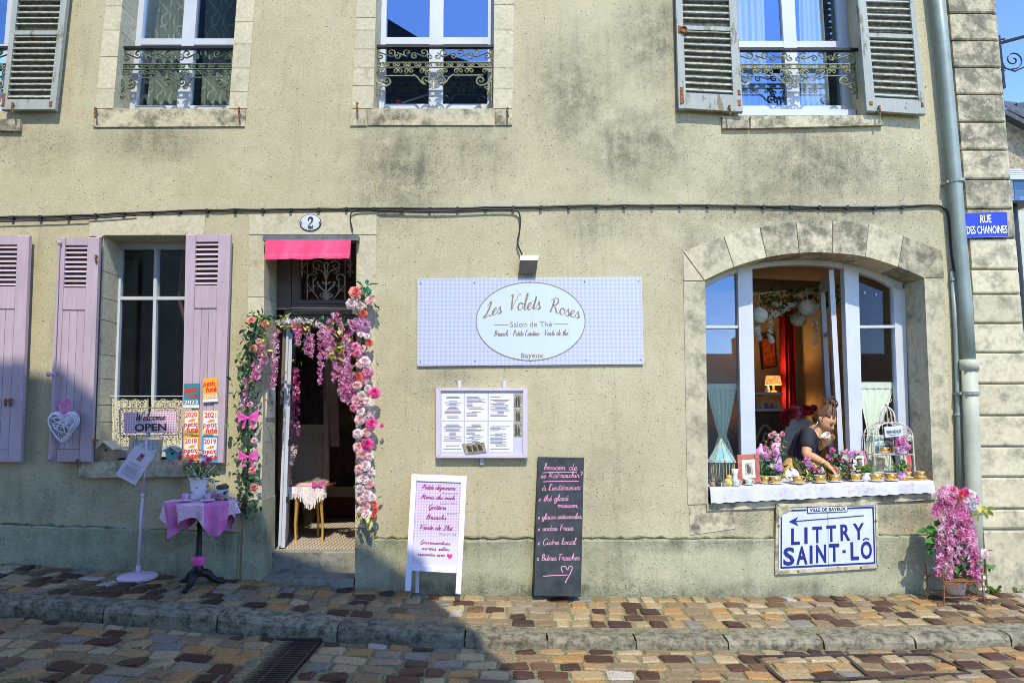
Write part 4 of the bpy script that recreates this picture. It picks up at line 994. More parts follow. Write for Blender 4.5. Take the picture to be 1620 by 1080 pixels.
B.text('Salon de Thé', .412, .505, .598, .565, M_taupe, sg, .0)
mb = MB(); mb.ribbon([B.at(.341, .538), B.at(.406, .538)], .004); mb.ribbon([B.at(.604, .535), B.at(.669, .535)], .004); mb.build('rule', M_taupe, sg)
B.hand('Brunch - Petite Cantine - Vente de thé', .340, .668, .665, .030, .0062, M_taupe, sg); B.text('Bayeux', .458, .862, .558, .935, M_taupe, sg, .01)
mb = MB()
for u in (.015, .255, .5, .745, .985):
    for v in (.05, .95): mb.ball(B.at(u, v), .0055, 6, 4)
mb.build('screw', M_ink, sg)
# flood lamp over the sign
fl = thing('flood_lamp', 'small square outdoor lamp hanging on the wall above the gingham sign', 'lamp', P(836, 420, -.05))
MB().prism([P(824, 404, -.09), P(852, 404, -.09), P(851, 411, -.105), P(823, 411, -.105)], (0, .08, 0)).build('housing', simple('pale_grey_metal', (.55, .58, .60), .4, .2), fl)
MB().prism([P(822.5, 411.5, -.105), P(851, 411.5, -.105), P(848, 433, -.06), P(820, 433, -.06)], (0, .03, .0)).build('lens', simple('dull_lens', (.10, .095, .085), .35), fl)
MB().box(tuple(P(832, 424, -.06)), tuple(P(842, 416, -.0))).build('bracket', M_black, fl)
# cables clipped along the front
cbl = thing('wall_cable', 'black cable clipped across the facade above the ground floor, with drops to lamp and door', 'cable', P(810, 328, -.02))
mb = MB(); pts = [(-120, 350), (0, 345), (110, 343), (215, 338), (330, 333.5), (440, 333), (560, 331), (700, 331), (810, 329), (960, 326.5), (1100, 326), (1250, 328), (1390, 329), (1472, 326), (1490, 331), (1498, 342), (1503, 400), (1508, 432)]
mb.tube([p + V((0, -.018, RND.uniform(-.004, .004))) for p in catmull([P(a, b) for a, b in pts], 5)], .011, 5)
mb.tube(catmull([P(a, b, -.03) for a, b in ((-120, 354), (0, 351), (100, 348), (160, 345), (215, 341))], 4), .006, 5)
mb.tube(catmull([P(a, b, -.035) for a, b in ((600, 333), (700, 334), (780, 331), (816, 333), (823, 346), (822, 365), (819, 385), (826, 403))], 5), .008, 5)
mb.tube(catmull([P(a, b, -.03) for a, b in ((640, 332), (590, 332), (560, 334), (554, 345), (558, 366))], 4), .007, 5)
mb.tube(catmull([P(a, b, -.012) for a, b in ((1195, 327), (1260, 331), (1340, 332), (1400, 330))], 4), .006, 4); mb.build('cable', M_cable, cbl)
clip = MB().box((-.012, -.014, -.016), (.012, .02, .016)).mesh('cable_clip', M_black)
for px in range(20, 1470, 44): inst(clip, 'cable_clip', cbl, P(px, interp(pts, px), -.02))
# drainpipe
dp_ = thing('drainpipe', 'grey-green drainpipe running down beside the corner stones, cream cast iron at its foot', 'drainpipe', P(1540, 900, -.1))
mb = MB(); mb.tube([P(a, b, -.10) for a, b in ((1468, -140), (1492, 70), (1507, 230), (1519, 385), (1528, 480), (1533, 572))], .053, 12); mb.build('pipe', M_zinc, dp_, smooth=True)
mb = MB(); mb.tube([P(a, b, -.10) for a, b in ((1533, 570), (1537, 680), (1540, 760), (1543, 925))], .063, 12); mb.build('cast_pipe', M_castpipe, dp_, smooth=True)
mb = MB(); mb.tube([P(1533, 569, -.1), P(1533.5, 586, -.1)], .075, 12); mb.build('collar', M_castpipe, dp_, smooth=True)
for px, py, r in ((1513, 287, .066), (1535, 622, .075), (1541, 808, .075)):
    p = P(px, py, -.1); mb = MB(); mb.tube([p - V((0, 0, .014)), p + V((0, 0, .014))], r, 12); mb.box((p.x - r - .02, -.10, p.z - .012), (p.x - r + .006, .0, p.z + .012)); mb.build('clamp', M_zinc, dp_)
cdt = thing('conduit', 'thin grey-blue conduit on the wall left of the drainpipe', 'conduit', P(1516, 770, -.04))
mb = MB(); mb.tube([P(a, b, -.035) for a, b in ((1507, 430), (1512, 520), (1515, 620), (1518, 775))], .021, 8); mb.build('pipe', M_zinc, cdt, smooth=True)
for px, py in ((1507.5, 442), (1514.6, 655)): mb = MB(); mb.tube([P(px, py, -.035) - V((0, 0, .012)), P(px, py, -.035) + V((0, 0, .012))], .028, 8); mb.build('clamp', M_zinc, cdt)
# street name plate
st = thing('street_sign', 'blue enamel street name plate on the corner stones', 'sign', P(1560, 376, -.04)); q = [(1525, 337), (1593, 335.5), (1596, 374.5), (1528, 376)]
M_sblue = simple('bright_blue_enamel', (.02, .035, .42), .25, var=.08, bump=0)
MB().bslab(q, -.05, -.03, .004).build('plate', M_sblue, st); B = pxboard(q, -.05)
B.text('RUE', .36, .10, .62, .42, M_whiteprint, st, .02); B.text('DES CHANOINES', .03, .54, .97, .86, M_whiteprint, st, .015)
mb = MB(); mb.ribbon([B.at(a, b) for a, b in rrect(4, .03, .05) + rrect(4, .03, .05)[:1]], .004); mb.build('border', M_grey, st)
# house number
hn = thing('number_plate', 'white oval enamel house number 2 above the door', 'number plate', P(491, 365, -.02))
c = P(491, 352, -.018); ex, ez = (P(508, 352).x - P(491, 352).x), (P(491, 339).z - P(491, 352).z)
def oval(s, dy): return [c + V((ex * s * cos(a), dy, ez * s * sin(a))) for a in [2 * pi * k / 32 for k in range(32)]]
MB().prism(oval(1, 0), (0, .012, 0)).build('rim', M_black, hn); mb = MB(); f = oval(.94, -.002); k0 = mb.add(f); k1 = mb.add([c + V((0, -.008, 0))])
for i in range(32): mb.face((k0 + i, k0 + (i + 1) % 32, k1))
mb.build('plate', M_wenamel, hn, smooth=True)
B = pxboard([(477, 342), (505, 342), (505, 362), (477, 362)], -.028, .003)
two = [(.385, .30), (.40, .17), (.50, .10), (.60, .17), (.62, .30), (.55, .48), (.43, .68), (.37, .86)]
mb = MB(); pl = catmull([(a, b, 0) for a, b in two], 4); mb.ribbon([B.at(p.x, p.y) for p in pl], [.006 + .011 * sin(pi * min(1, i / len(pl) * 1.25)) ** 2 for i in range(len(pl))]); mb.ribbon([B.at(.37, .86), B.at(.5, .87), B.at(.63, .85), B.at(.645, .70)], [.012, .016, .014, .005])
mb.ball(B.at(.40, .28), .007, 6, 4, (1, .2, 1)); mb.build('numeral', M_ink, hn)
mb = MB(); mb.ball(B.at(-.02, .5), .008, 8, 5, (1, .4, 1)); mb.ball(B.at(1.02, .5), .008, 8, 5, (1, .4, 1)); mb.build('screw', M_ink, hn)
# menu case
mc = thing('menu_case', 'pale lilac framed wall case showing printed menu pages and small photographs', 'menu case', P(762, 725, -.07))
M_lilac = simple('pale_lilac_paint', (.56, .50, .56), .5, var=.05, bump=.05)
def frame_slab(mb, q, ul, ut, ur, ub, y0, y1, b=.004):
    a = qpt(q, ul, ut); b_ = qpt(q, 1 - ur, ut); c_ = qpt(q, 1 - ur, 1 - ub); d = qpt(q, ul, 1 - ub)
    mb.bslab([q[0], q[1], b_, a], y0, y1, b); mb.bslab([d, c_, q[2], q[3]], y0, y1, b); mb.bslab([q[0], a, d, q[3]], y0, y1, b); mb.bslab([b_, q[1], q[2], c_], y0, y1, b)
q = [(690, 613), (834.5, 613), (834.5, 724), (689.5, 724)]
mb = MB(); frame_slab(mb, q, .05, .045, .05, .04, -.062, -.006); mb.build('frame', M_lilac, mc)
MB().slab([(697, 617), (828, 617), (828, 720), (697, 720)], -.045, -.01).build('back', simple('case_back', (.52, .50, .60), .6, var=.03, bump=0), mc)
B = pxboard([(699, 620), (826, 620), (826, 718), (698, 718)], -.046, .003); rp_ = random.Random(3); M_page = simple('menu_paper', (.72, .71, .78), .6, var=.03, bump=0)
prt = MB(); prt2 = MB()
for ci, (u0, u1) in enumerate(((.005, .275), (.29, .57), (.585, .885))):
    for v0, v1 in ((.02, .46), (.47, .97)):
        MB().prism(B.quad(u0, v0, u1, v1), (0, .001, 0)).build('page', M_page, mc); v = v0 + .05
        while v < v1 - .05:
            m_ = rp_.random(); uw = rp_.uniform(.25, .85) * (u1 - u0); um = (u0 + u1) / 2
            if m_ < .16: v += .03
            else:
                left = ci != 0 and m_ < .7; a = u0 + .02 if left else um - uw / 2
                (prt2 if rp_.random() < .12 else prt).poly(B.quad(a, v, a + uw, v + .010, .005)); v += .0215
prt.build('print', M_grey, mc, recalc=False); prt2.build('print', M_taupe, mc, recalc=False)
M_sepia = simple('sepia_photo', (.30, .27, .18), .4, var=.6, scale=40, bump=0); M_sep2 = simple('dark_photo_figure', (.06, .055, .04), .4, var=.3, bump=0)
for u0, v0, u1, v1 in ((.90, .03, .995, .24), (.905, .27, .995, .47), (.90, .50, .995, .71)):
    ph = MB().prism(B.quad(u0, v0, u1, v1, .006), (0, .002, 0)).build('photograph', M_sepia, mc)
    mb = MB()
    for du in (.3, .62): mb.poly(B.quad(lerp(u0, u1, du - .12), lerp(v0, v1, .4), lerp(u0, u1, du + .12), lerp(v0, v1, .95), .008)); mb.poly(B.quad(lerp(u0, u1, du - .07), lerp(v0, v1, .2), lerp(u0, u1, du + .07), lerp(v0, v1, .38), .008))
    mb.build('figure', M_sep2, ph)
b2 = Board(P(731, 702, -.055), P(765, 699, -.055), P(770, 714, -.055), P(737, 718, -.055))
ph = MB().prism(b2.quad(0, 0, 1, 1), (0, .002, 0)).build('photograph', M_sepia, mc); mb = MB()
for u in (.25, .5, .75): mb.poly(b2.quad(u - .08, .35, u + .1, .8, .006)); mb.poly(b2.quad(u - .05, .18, u + .05, .36, .006))
mb.build('figure', M_sep2, ph)
mb = MB()
for px, py in ((727, 607), (798, 607), (762, 729)): mb.bslab([(px - 3, py - 5), (px + 3, py - 5), (px + 3, py + 6), (px - 3, py + 6)], -.02, -.004, .002)
mb.build('mounting_tab', M_white, mc)
# enamel direction sign in a stone recess
ls = thing('direction_sign', 'old white and blue enamel direction sign of two plates set low in the wall', 'sign', P(1308, 905, -.04))
q = [(1232.5, 803), (1384, 797), (1387, 894.5), (1232, 902.5)]
qo = [(1228, 797), (1388, 793), (1390, 898), (1226, 909)]
mb = MB(); frame_slab(mb, qo, .028, .05, .018, .055, -.045, .0, .012); mb.build('stone_frame', M_sill, ls)
fr = pxboard(q, -.036)
for u0, u1 in ((0, .507), (.5095, 1)):
    mb = MB(); mb.bev(fr.quad(u0, 0, u1, 1, 0), (0, .03, 0), .004); mb.build('enamel_plate', M_wenamel, ls)
mb = MB()
def strip(u0, v0, u1, v1): mb.poly(fr.quad(u0, v0, u1, v1, .003))
strip(.017, .035, .031, .965); strip(.972, .035, .986, .965); strip(.031, .935, .972, .965); strip(.031, .035, .285, .062); strip(.715, .035, .972, .062)
mb.poly([fr.at(a, b, .0035) for a, b in ((.10, .225), (.20, .15), (.172, .22), (.20, .30))]); mb.poly([fr.at(a, b, .003) for a, b in ((.17, .215), (.885, .17), (.885, .185), (.17, .232))]); mb.build('border_and_arrow', M_blue, ls, recalc=False)
for i, ch in enumerate('LITTRY'): 
    u = (.125, .262, .345, .49, .635, .765)[i]; wd = (.09, .033, .10, .10, .10, .115)[i]; sl = -.055 * (u - .1)
    fr.text(ch, u, .335 + sl, u + wd, .60 + sl, M_blue, ls, .025, l=.003)
for ch, u, wd in (('S', .045, .115), ('A', .178, .115), ('I', .315, .03), ('N', .38, .105), ('T', .515, .105), ('·', .655, .03), ('L', .735, .085), ('O', .84, .115)):
    if ch == '·': mb = MB().poly(fr.quad(.652, .72, .685, .765, .003)); mb.build('lettering', M_blue, ls); continue
    sl = -.05 * u; fr.text(ch, u, .635 + sl, u + wd, .925 + sl, M_blue, ls, .03, l=.003)
MB().ribbon([fr.at(.865, .575), fr.at(.897, .545), fr.at(.93, .57)], .012).build('lettering', M_blue, ls)
mb = MB(); mb.prism(fr.quad(.29, .0, .71, .105, .006), (0, .008, 0)); mb.build('title_plate', M_blue, ls); MB().poly(fr.quad(.297, .012, .703, .094, .008)).build('title_face', M_wenamel, ls); fr.text('VILLE DE BAYEUX', .315, .025, .69, .08, M_ink, ls, .025, l=.010)
mb = MB()
for px, py in ((1232, 831), (1386, 823), (1263, 903), (1362, 897)): mb.ball(P(px, py, -.045), .011, 6, 4)
mb.build('bolt', M_rust, ls)
mb = MB(); mb.poly([fr.at(a, b, .005) for a, b in ((-.01, -.03), (.10, -.015), (.145, .03), (.10, .07), (.05, .09), (.02, .16), (-.01, .12))]); mb.build('broken_corner', M_sill, ls)

# chalk board leaning on the wall
ck = thing('chalkboard', 'tall narrow blackboard with pink handwriting leaning on the wall', 'chalkboard', (P(884, 943, -.1).x, -.14, pz(P(884, 943).x, -.14)))
zb = pz(P(884, 943).x, -.16) + .004
def lean(q, yb, yt):   # quad of pixels, bottom edge on plane yb, top edge on plane yt
    return [P(*q[0], yt), P(*q[1], yt), P(*q[2], yb), P(*q[3], yb)]
c4 = lean([(851, 722.5), (924, 723.5), (919, 943.5), (845, 942)], -.19, -.035)
M_slateb = simple('dusty_blackboard', (.032, .040, .045), .8, var=.45, scale=9, bump=.1, dirt=(.06, .07, .075))
MB().bev(c4, (0, .02, .0), .003).build('board', M_slateb, ck); B = Board(*c4)
mb = MB()
for s, u0, u1, vb, xh, tl in (('besoin de', .13, .85, .095, .0225, .0), ('se RaFraichir?', .07, .97, .158, .020, -.01), ("à l'intérieur:", .10, .95, .25, .022, -.01), ('x thé glacé', .03, .68, .33, .021, -.01), ('maison', .45, .88, .37, .018, .0), ('x glaces artisanales', .03, .97, .46, .0185, -.01), ('x sodas Frais', .03, .80, .545, .020, -.01), ('x Cidre local', .03, .86, .645, .021, -.01), ('x Bières Fraiches', .03, .95, .755, .0205, -.01)):
    s = s.replace('ç', 'c'); B.hand(s, u0, u1, vb, xh, .0042, None, None, mb, tilt=tl, slant=.12, callig=.15)
for pl in ([(.11, .118), (.4, .112), (.85, .108)], [(.12, .185), (.5, .178), (.9, .175)], [(.18, .862), (.45, .855), (.70, .85)], [(.66, .90), (.60, .835), (.56, .80), (.64, .79), (.70, .815), (.74, .79), (.80, .795), (.76, .84), (.66, .90)][1:] + [(.68, .90)]):
    mb.ribbon([B.at(p.x, p.y) for p in catmull([(a, b, 0) for a, b in pl], 4)], .006, tuple(B.n))
mb.build('lettering', M_chalk, ck, recalc=False)
# A-frame board
af = thing('menu_stand', 'white framed pavement menu board with pink gingham panel standing against the wall', 'menu board', (P(688, 930).x, -.25, pz(P(688, 930).x, -.25)))
M_ging2 = check_mat('pink_gingham', .0235, (.58, .55, .61), (.53, .43, .56), (.46, .32, .50), fade=(P(690, 838).z, P(690, 862).z))
F4 = lean([(651, 751), (738.5, 754), (729, 939.5), (640.5, 934.5)], -.30, -.09); FB = Board(*F4); FB.n = V((0, -1, 0)); FB.lift = 0
def fq(u0, v0, u1, v1): return FB.quad(u0, v0, u1, v1, 0)
mb = MB()
for u0, v0, u1, v1 in ((0, 0, .095, .999), (.905, 0, 1, 1.0), (.097, 0, .903, .052), (.097, .785, .903, .83)): mb.bev(fq(u0, v0, u1, v1), (0, .035, .006), .004)
M_standw = simple('lavender_white_paint', (.66, .64, .74), .5, var=.07, scale=5, bump=.05); mb.build('frame', M_standw, af)
MB().bev(FB.quad(.097, .052, .903, .785, -.012), (0, .008, 0), .001).build('panel', M_ging2, af)
mb = MB(); h0, h1 = P(664, 765, -.03), P(727, 766, -.03)
for px in (662, 727): p = P(px, 764, -.05); mb.bar((p.x, -.065, p.z), (p.x + .0, -.015, pz(p.x, -.02) + .005), .03, .025)
mb.build('rear_leg', M_standw, af)
FB.lift = -.009; pb = MB(); pk = MB()
def fl_(s, u0, u1, v, xh, w_=.0058): FB.hand(s, u0, u1, v, xh, w_, None, None, pb, slant=.25, callig=.5)
fl_('Petits déjeuners', .20, .80, .122, .0185); fl_('Menu du midi', .18, .80, .208, .0185); fl_('Goûters', .33, .65, .297, .0185); fl_('Brunchs', .30, .66, .385, .0185); fl_('Vente de Thé', .19, .78, .475, .0185)
for s, u0, u1, v in (('BREAKFASTS', .56, .86, .158), ('LUNCH MENU', .54, .86, .248), ('SNACKS', .67, .86, .335), ('SALE OF TEA', .56, .86, .515)): FB.text(s, u0, v - .014, u1, v + .003, None, None, 0, .25, mb=pk)
pk.build('lettering', M_grey, af, recalc=False)
for s, u0, u1, v in (('Gourmandises', .22, .76, .60), ('sucrées, salées', .25, .75, .65), ('cuisinées avec', .19, .68, .70)): fl_(s, u0, u1, v, .0145, .0045)
pb.build('lettering', M_magenta, af, recalc=False)
hp = [(.0, -.35), (.25, -.6), (.5, -.45), (.5, -.1), (.25, .25), (0, .6), (-.25, .25), (-.5, -.1), (-.5, -.45), (-.25, -.6)]
MB().poly([FB.at(.765 + a * .10, .695 + b * .036 , -.007) for a, b in hp]).build('heart_print', printed('pink_heart_print', (.62, .02, .25)), af)

# rosette stickers on the right-hand pink shutter
def sticker(q, year, bg, yearcol, lab, low, border=None, tilt=0, y=-.0885, top=False):
    o = thing('sticker', lab, 'sticker', P(*q[3], y), 'award stickers on the pink shutter'); B_ = pxboard(q, y, .0015)
    MB().prism(B_.quad(0, 0, 1, 1, 0), (0, .002, 0)).build('sheet', border or bg, o); 
    if border: MB().poly(B_.quad(.10, .05, .92, .80, .0008)).build('face', bg, o)
    mb = MB(); 
    if top:
        for s, u0, v0, u1, v1 in (('petit', .03, .14, .85, .40), ('futé', .20, .36, .93, .58)): B_.text(s, u0, v0, u1, v1, None, None, .02, .15, .0025, mb)
        mb.build('lettering', M_redprint, o, recalc=False); B_.text(year, .05, .68, .95, .84, yearcol, o, .02, l=.0025)
        MB().poly(B_.quad(.0, .88, 1, 1, .001)).build('foot_strip', M_whiteprint, o)
    else:
        for s, u0, v0, u1, v1 in (('petit', .04, .48, .92, .72), ('futé', .22, .66, .95, .90)): B_.text(s, u0, v0, u1, v1, None, None, .02, .1, .0025, mb)
        mb.build('lettering', M_redprint, o, recalc=False); B_.text(year, .12, .08, .88, .28, yearcol, o, .02, l=.0025)
        MB().poly([B_.at(a, b, .002) for a, b in ((.25, .46), (.5, .36), (.82, .34), (.7, .44), (.5, .47))]).build('flame_print', printed('orange_print', (.75, .30, .03)), o)
        MB().poly(B_.quad(.08, .92, .7, .97, .0028)).build('foot_strip', M_grey, o)
M_teal = printed('teal_print', (.03, .22, .26)); M_org = printed('amber_print', (.80, .38, .03)); M_yel = printed('cream_print', (.72, .60, .30)); M_bl = printed('sky_blue_print', (.03, .30, .62)); M_dots = simple('gold_dot_print', (.55, .36, .08), .5, var=.7, scale=90, bump=0)
sticker([(291, 607), (316, 606), (315, 645), (290, 645)], '2022', M_teal, M_whiteprint, 'teal award sticker with the year 2022, upper left of six on the shutter', 0, top=True)
sticker([(321, 598), (344, 597), (345, 635), (321, 636)], '2023', M_org, M_whiteprint, 'orange award plaque with the year 2023, highest of six on the shutter', 0, top=True, y=-.10)
sticker([(290, 649), (315, 648), (314.5, 688), (289.5, 688)], '2020', M_whiteprint, M_redprint, 'white award sticker with gold dotted border and the year 2020', 0, M_dots)
sticker([(321, 649), (345.5, 649), (345, 689), (320, 689)], '2021', M_whiteprint, M_redprint, 'white award sticker with cream border and the year 2021', 0, M_yel)
sticker([(290, 690.5), (314.5, 690), (314, 728), (289, 729)], '2018', M_whiteprint, M_redprint, 'white award sticker with orange border and the year 2018', 0, M_org)
sticker([(320, 690.5), (345, 690.5), (344, 731), (319.5, 731)], '2019', M_whiteprint, M_redprint, 'white award sticker with blue border and the year 2019', 0, M_bl)
# ------------------------------------------------------------------ flowers
def rose_mb(outer, inner, seed):
    r = random.Random(seed); mb = MB()
    for li, (n, r0, r1, z0, z1, ha) in enumerate(((3, .02, .26, .0, .62, 1.0), (4, .06, .50, .0, .56, .85), (5, .10, .78, -.04, .40, .72), (6, .14, 1.0, -.08, .14, .62))):
        for k in range(n):
            a0 = 2 * pi * k / n + li * .5 + r.uniform(-.15, .15); t_ = li / 3; j = r.uniform(.85, 1.15); mb.col = tuple(min(1, lerp(b, a, t_) * j) for a, b in zip(outer, inner))
            def f(u, v, a0=a0):
                s = (u - .5) * 2; a = a0 + s * ha * (.35 + .65 * v if v < .9 else .85); rr = r0 + (r1 - r0) * v * (1 - .12 * s * s); z = z0 + (z1 - z0) * (v ** .7) - (.12 * v ** 4 if li > 1 else 0) - .10 * s * s * v
                return (rr * cos(a), rr * sin(a), z + .25)
            mb.grid(f, 2, 3)
    mb.col = None; return mb
ROSEC = {'blush': ((.78, .52, .50), (.80, .40, .38)), 'salmon': ((.80, .36, .30), (.75, .14, .12)), 'hot': ((.80, .08, .32), (.65, .03, .20)), 'white': ((.80, .70, .68), (.80, .52, .55)), 'pink': ((.78, .36, .48), (.62, .10, .25)), 'red': ((.55, .02, .03), (.35, .01, .015)), 'lilac': ((.72, .40, .66), (.60, .15, .45)), 'coral': ((.72, .14, .10), (.60, .06, .05))}
ROSES = {k: [rose_mb(a, b, i * 7 + j).mesh('rose', M_petal) for j in range(2)] for i, (k, (a, b)) in enumerate(ROSEC.items())}
ROSEMB = {k: rose_mb(a, b, 3) for k, (a, b) in ROSEC.items()}
def rose(kind, p, s, parent, r, name='rose'):
    d = V((r.uniform(-.5, .5), -1, r.uniform(-.25, .6))).normalized()
    q = d.to_track_quat('Z', 'Y'); o = inst(r.choice(ROSES[kind]), name, parent, p, None, s); o.rotation_euler = (q.to_matrix() @ Matrix.Rotation(r.uniform(0, 6), 3, 'Z')).to_euler(); return o
FLO = MB()
for k in range(4):
    a = pi / 2 * k; n = FLO.add([(0, 0, 0), (.55 * cos(a - .5), .55 * sin(a - .5), .18), (1.0 * cos(a), 1.0 * sin(a), .05), (.55 * cos(a + .5), .55 * sin(a + .5), .22)]); FLO.face((n, n + 1, n + 2)); FLO.face((n, n + 2, n + 3))
PINKS = [(.72, .22, .42), (.80, .40, .58), (.84, .62, .72), (.62, .10, .32), (.76, .20, .42), (.84, .70, .76), (.80, .42, .60)]
HOTS = [(.62, .05, .28), (.75, .15, .42), (.80, .35, .58), (.5, .03, .2), (.8, .5, .65)]
WHITES = [(.80, .78, .70), (.75, .72, .60), (.82, .80, .76), (.70, .70, .55)]
def floret(mb, p, s, r, col):
    d = V((r.uniform(-1, 1), r.uniform(-1.4, .6), r.uniform(-.8, .8)))
    M = Matrix.Translation(p) @ d.to_track_quat('Z', 'Y').to_matrix().to_4x4() @ Matrix.Rotation(r.uniform(0, 6), 4, 'Z') @ Matrix.Scale(s, 4); mb.merge(FLO, M, col)
def strand(path, r0, r1, n, cols, seed, s=.022, mb=None):      # hanging raceme along world points
    r = random.Random(seed); mb = mb or MB(); pl = catmull(path, 5); N = len(pl)
    for i in range(n):
        t = (i + r.random()) / n; k = t * (N - 1); a = pl[int(k)]; b = pl[min(N - 1, int(k) + 1)]; c = lerp(a, b, k - int(k)); rr = lerp(r0, r1, t) * (.75 + .35 * sin(t * 40 + seed))
        an = r.uniform(0, 2 * pi); col = r.choice(cols); j = r.uniform(.85, 1.12)
        floret(mb, c + V((cos(an) * rr, sin(an) * rr * .8, r.uniform(-.015, .015))), s * lerp(1.15, .75, t) * r.uniform(.8, 1.2), r, tuple(min(1, x * j) for x in col))
    return mb
def cluster(c, rad, n, cols, seed, s=.02, mb=None, flat=.7):
    r = random.Random(seed); mb = mb or MB()
    for i in range(n):
        d = V((r.gauss(0, 1), r.gauss(0, 1) - .4, r.gauss(0, 1))).normalized(); d.y *= flat; floret(mb, c + d * rad * r.uniform(.7, 1), s, r, r.choice(cols))
    return mb
def leaves(mb, pts, n, spread, s, r, cols=GREENS, dy=.03):
    for i in range(n):
        k = r.uniform(0, len(pts) - 1.001); a, b = pts[int(k)], pts[int(k) + 1]; c = lerp(a, b, k - int(k))
        put_leaf(mb, c + V((r.gauss(0, spread), -abs(r.gauss(0, dy)), r.gauss(0, spread * .6))), s * r.uniform(.6, 1.25), r, r.choice(cols), w_=r.uniform(1.2, 2.0))
LIME = [(.55, .52, .12), (.62, .58, .2), (.40, .45, .10)]
def bow(name, px, py, y, s, parent, mat):
    c = P(px, py, y); mb = MB()
    for sx in (-1, 1):
        mb.grid(lambda u, v, sx=sx: c + V((sx * s * (.05 + u), -.02 - .35 * s * sin(u * pi) * (1 if v > .5 else .6), (v - .5) * s * (.25 + 1.1 * u) + .25 * s * u + .03 * s * sin(9 * v + u * 3))), 5, 5)
        mb.grid(lambda u, v, sx=sx: c + V((sx * s * (.06 + .35 * v + u * .3), -.015 - .1 * s * sin(v * 6), -s * 1.1 * v)), 2, 5)
    mb.ball(c + V((0, -.03, 0)), .16 * s, 8, 5); return mb.build(name, mat, parent, smooth=True)
M_pinksatin = simple('hot_pink_satin', (.80, .10, .42), .35, var=.12, scale=6, bump=0)

# ------------------------------------------------------------------ doorway
FLZ = P(500, 870, .3).z
door = thing('entrance_door', 'brown-grey door frame with ornate fanlight and a white door leaf standing open', 'door', (P(500, 870, .34).x, .34, FLZ))
mb = MB(); yD = .34
mb.bslab([(437, 372), (461, 372), (461, 490), (436, 490)], yD, yD + .08); mb.bslab([(461, 380), (472, 386), (474, 474), (462, 486)], yD - .012, yD + .05, .01)
mb.bslab([(461, 487), (568, 486), (568, 492), (461, 493)], yD, yD + .08); mb.bslab([(470, 474.5), (568, 474), (568, 480), (464, 481)], yD - .014, yD + .04, .008); mb.bslab([(464, 481.5), (568, 480.5), (568, 487), (458, 488)], yD - .006, yD + .04, .006)
mb.bslab([(449, 490.5), (568, 490.5), (568, 497), (449, 497)], yD - .04, yD + .06, .01); mb.bslab([(451, 498), (568, 498), (568, 512), (451, 512)], yD - .015, yD + .06)
mb.bslab([(561, 372), (575, 372), (575, 490), (561, 490)], yD - .005, yD + .08); mb.bslab([(436, 360), (575, 360), (575, 386), (436, 386)], yD - .02, yD + .08)
mb.bslab([(448, 512), (458, 512), (452, 640), (443, 640)], yD + .02, yD + .08); mb.build('door_frame', M_darkwood, door)
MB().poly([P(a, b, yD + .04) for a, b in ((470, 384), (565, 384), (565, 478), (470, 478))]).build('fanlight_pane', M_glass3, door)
# cast fanlight scrollwork
mb = MB(); yF = yD + .015; s_ = lambda x, y: P(440 + x / 6.75, 360 + y / 6.75, yF)
def sc(pts, r=.006): mb.tube(catmull([s_(a, b) for a, b in pts], 3), r, 4)
for sx in (-1, 1):
    X = lambda x: 513 + sx * (x - 513)
    sc([(X(715), 330), (X(715), 550), (X(715), 770)], .0055); sc([(X(650), 380), (X(650), 480)], .005)
    sc([(X(a), b) for a, b in ((560, 380), (600, 350), (650, 380), (640, 430), (600, 435), (585, 405), (610, 395))], .006); sc([(X(a), b) for a, b in ((525, 540), (545, 480), (590, 450), (630, 465), (620, 490), (600, 485))], .006)
    sc([(X(a), b) for a, b in ((590, 765), (640, 700), (690, 640), (715, 580), (700, 510), (650, 500), (625, 530), (640, 560), (660, 540))], .0065); sc([(X(a), b) for a, b in ((520, 690), (560, 650), (600, 610), (600, 575))], .011)
    sc([(X(a), b) for a, b in ((530, 765), (525, 715), (555, 700), (580, 725), (565, 745), (550, 730))], .006); sc([(X(a), b) for a, b in ((715, 690), (680, 670), (640, 690))], .005); sc([(X(650), 560), (X(650), 620), (X(650), 680)], .007); sc([(X(625), 625), (X(675), 625)], .006)
    sc([(X(735), 380), (X(770), 430), (X(800), 380)], .006); sc([(X(730), 490), (X(770), 455), (X(805), 490)], .006); sc([(X(770), 345), (X(770), 430), (X(770), 530)], .008)
sc([(490, 380), (500, 450), (512, 560), (513, 700), (513, 765)], .010); sc([(536, 380), (526, 450), (514, 540)], .008); sc([(470, 580), (513, 600), (560, 580)], .010); sc([(485, 700), (485, 765), (540, 765), (540, 700)], .007); sc([(480, 400), (513, 370), (546, 400)], .007)
mb.build('fanlight_scrollwork', simple('pale_cast_iron', (.42, .36, .30), .6, var=.15), door)
# white leaf seen on edge, with the shaded face behind it
ea, eb = P(445.5, 500, .36), P(436.5, 868, .36); x1 = ea.x
lfm = MB(); zt, zb = ea.z, FLZ + .012
def dl(u, dx, z): return V((eb.x + .02 + dx - u * .20, .36 + u * .72, z))
lfm.prism([dl(0, 0, zb), dl(0, .062, zb), dl(0, .062, zt), dl(0, 0, zt)], (-.20, .72, 0)); lfm.bar(tuple(dl(0, .02, zb + .02) + V((0, -.012, 0))), tuple(dl(0, .02, zt) + V((0, -.012, 0))), .02, .02); leafo = lfm.build('door_leaf', M_white, door)
mb = MB(); pz_ = P(446, 560, .36).z
for py in (540, 620, 700, 790): p = P(437, py, .36); mb.tube([dl(0, .066, p.z - .03) , dl(0, .066, p.z + .03)], .008, 6)
mb.tube([dl(.0, .085, 1.3), dl(.06, .09, 1.3)], .011, 6); mb.build('hinge', M_black, leafo)
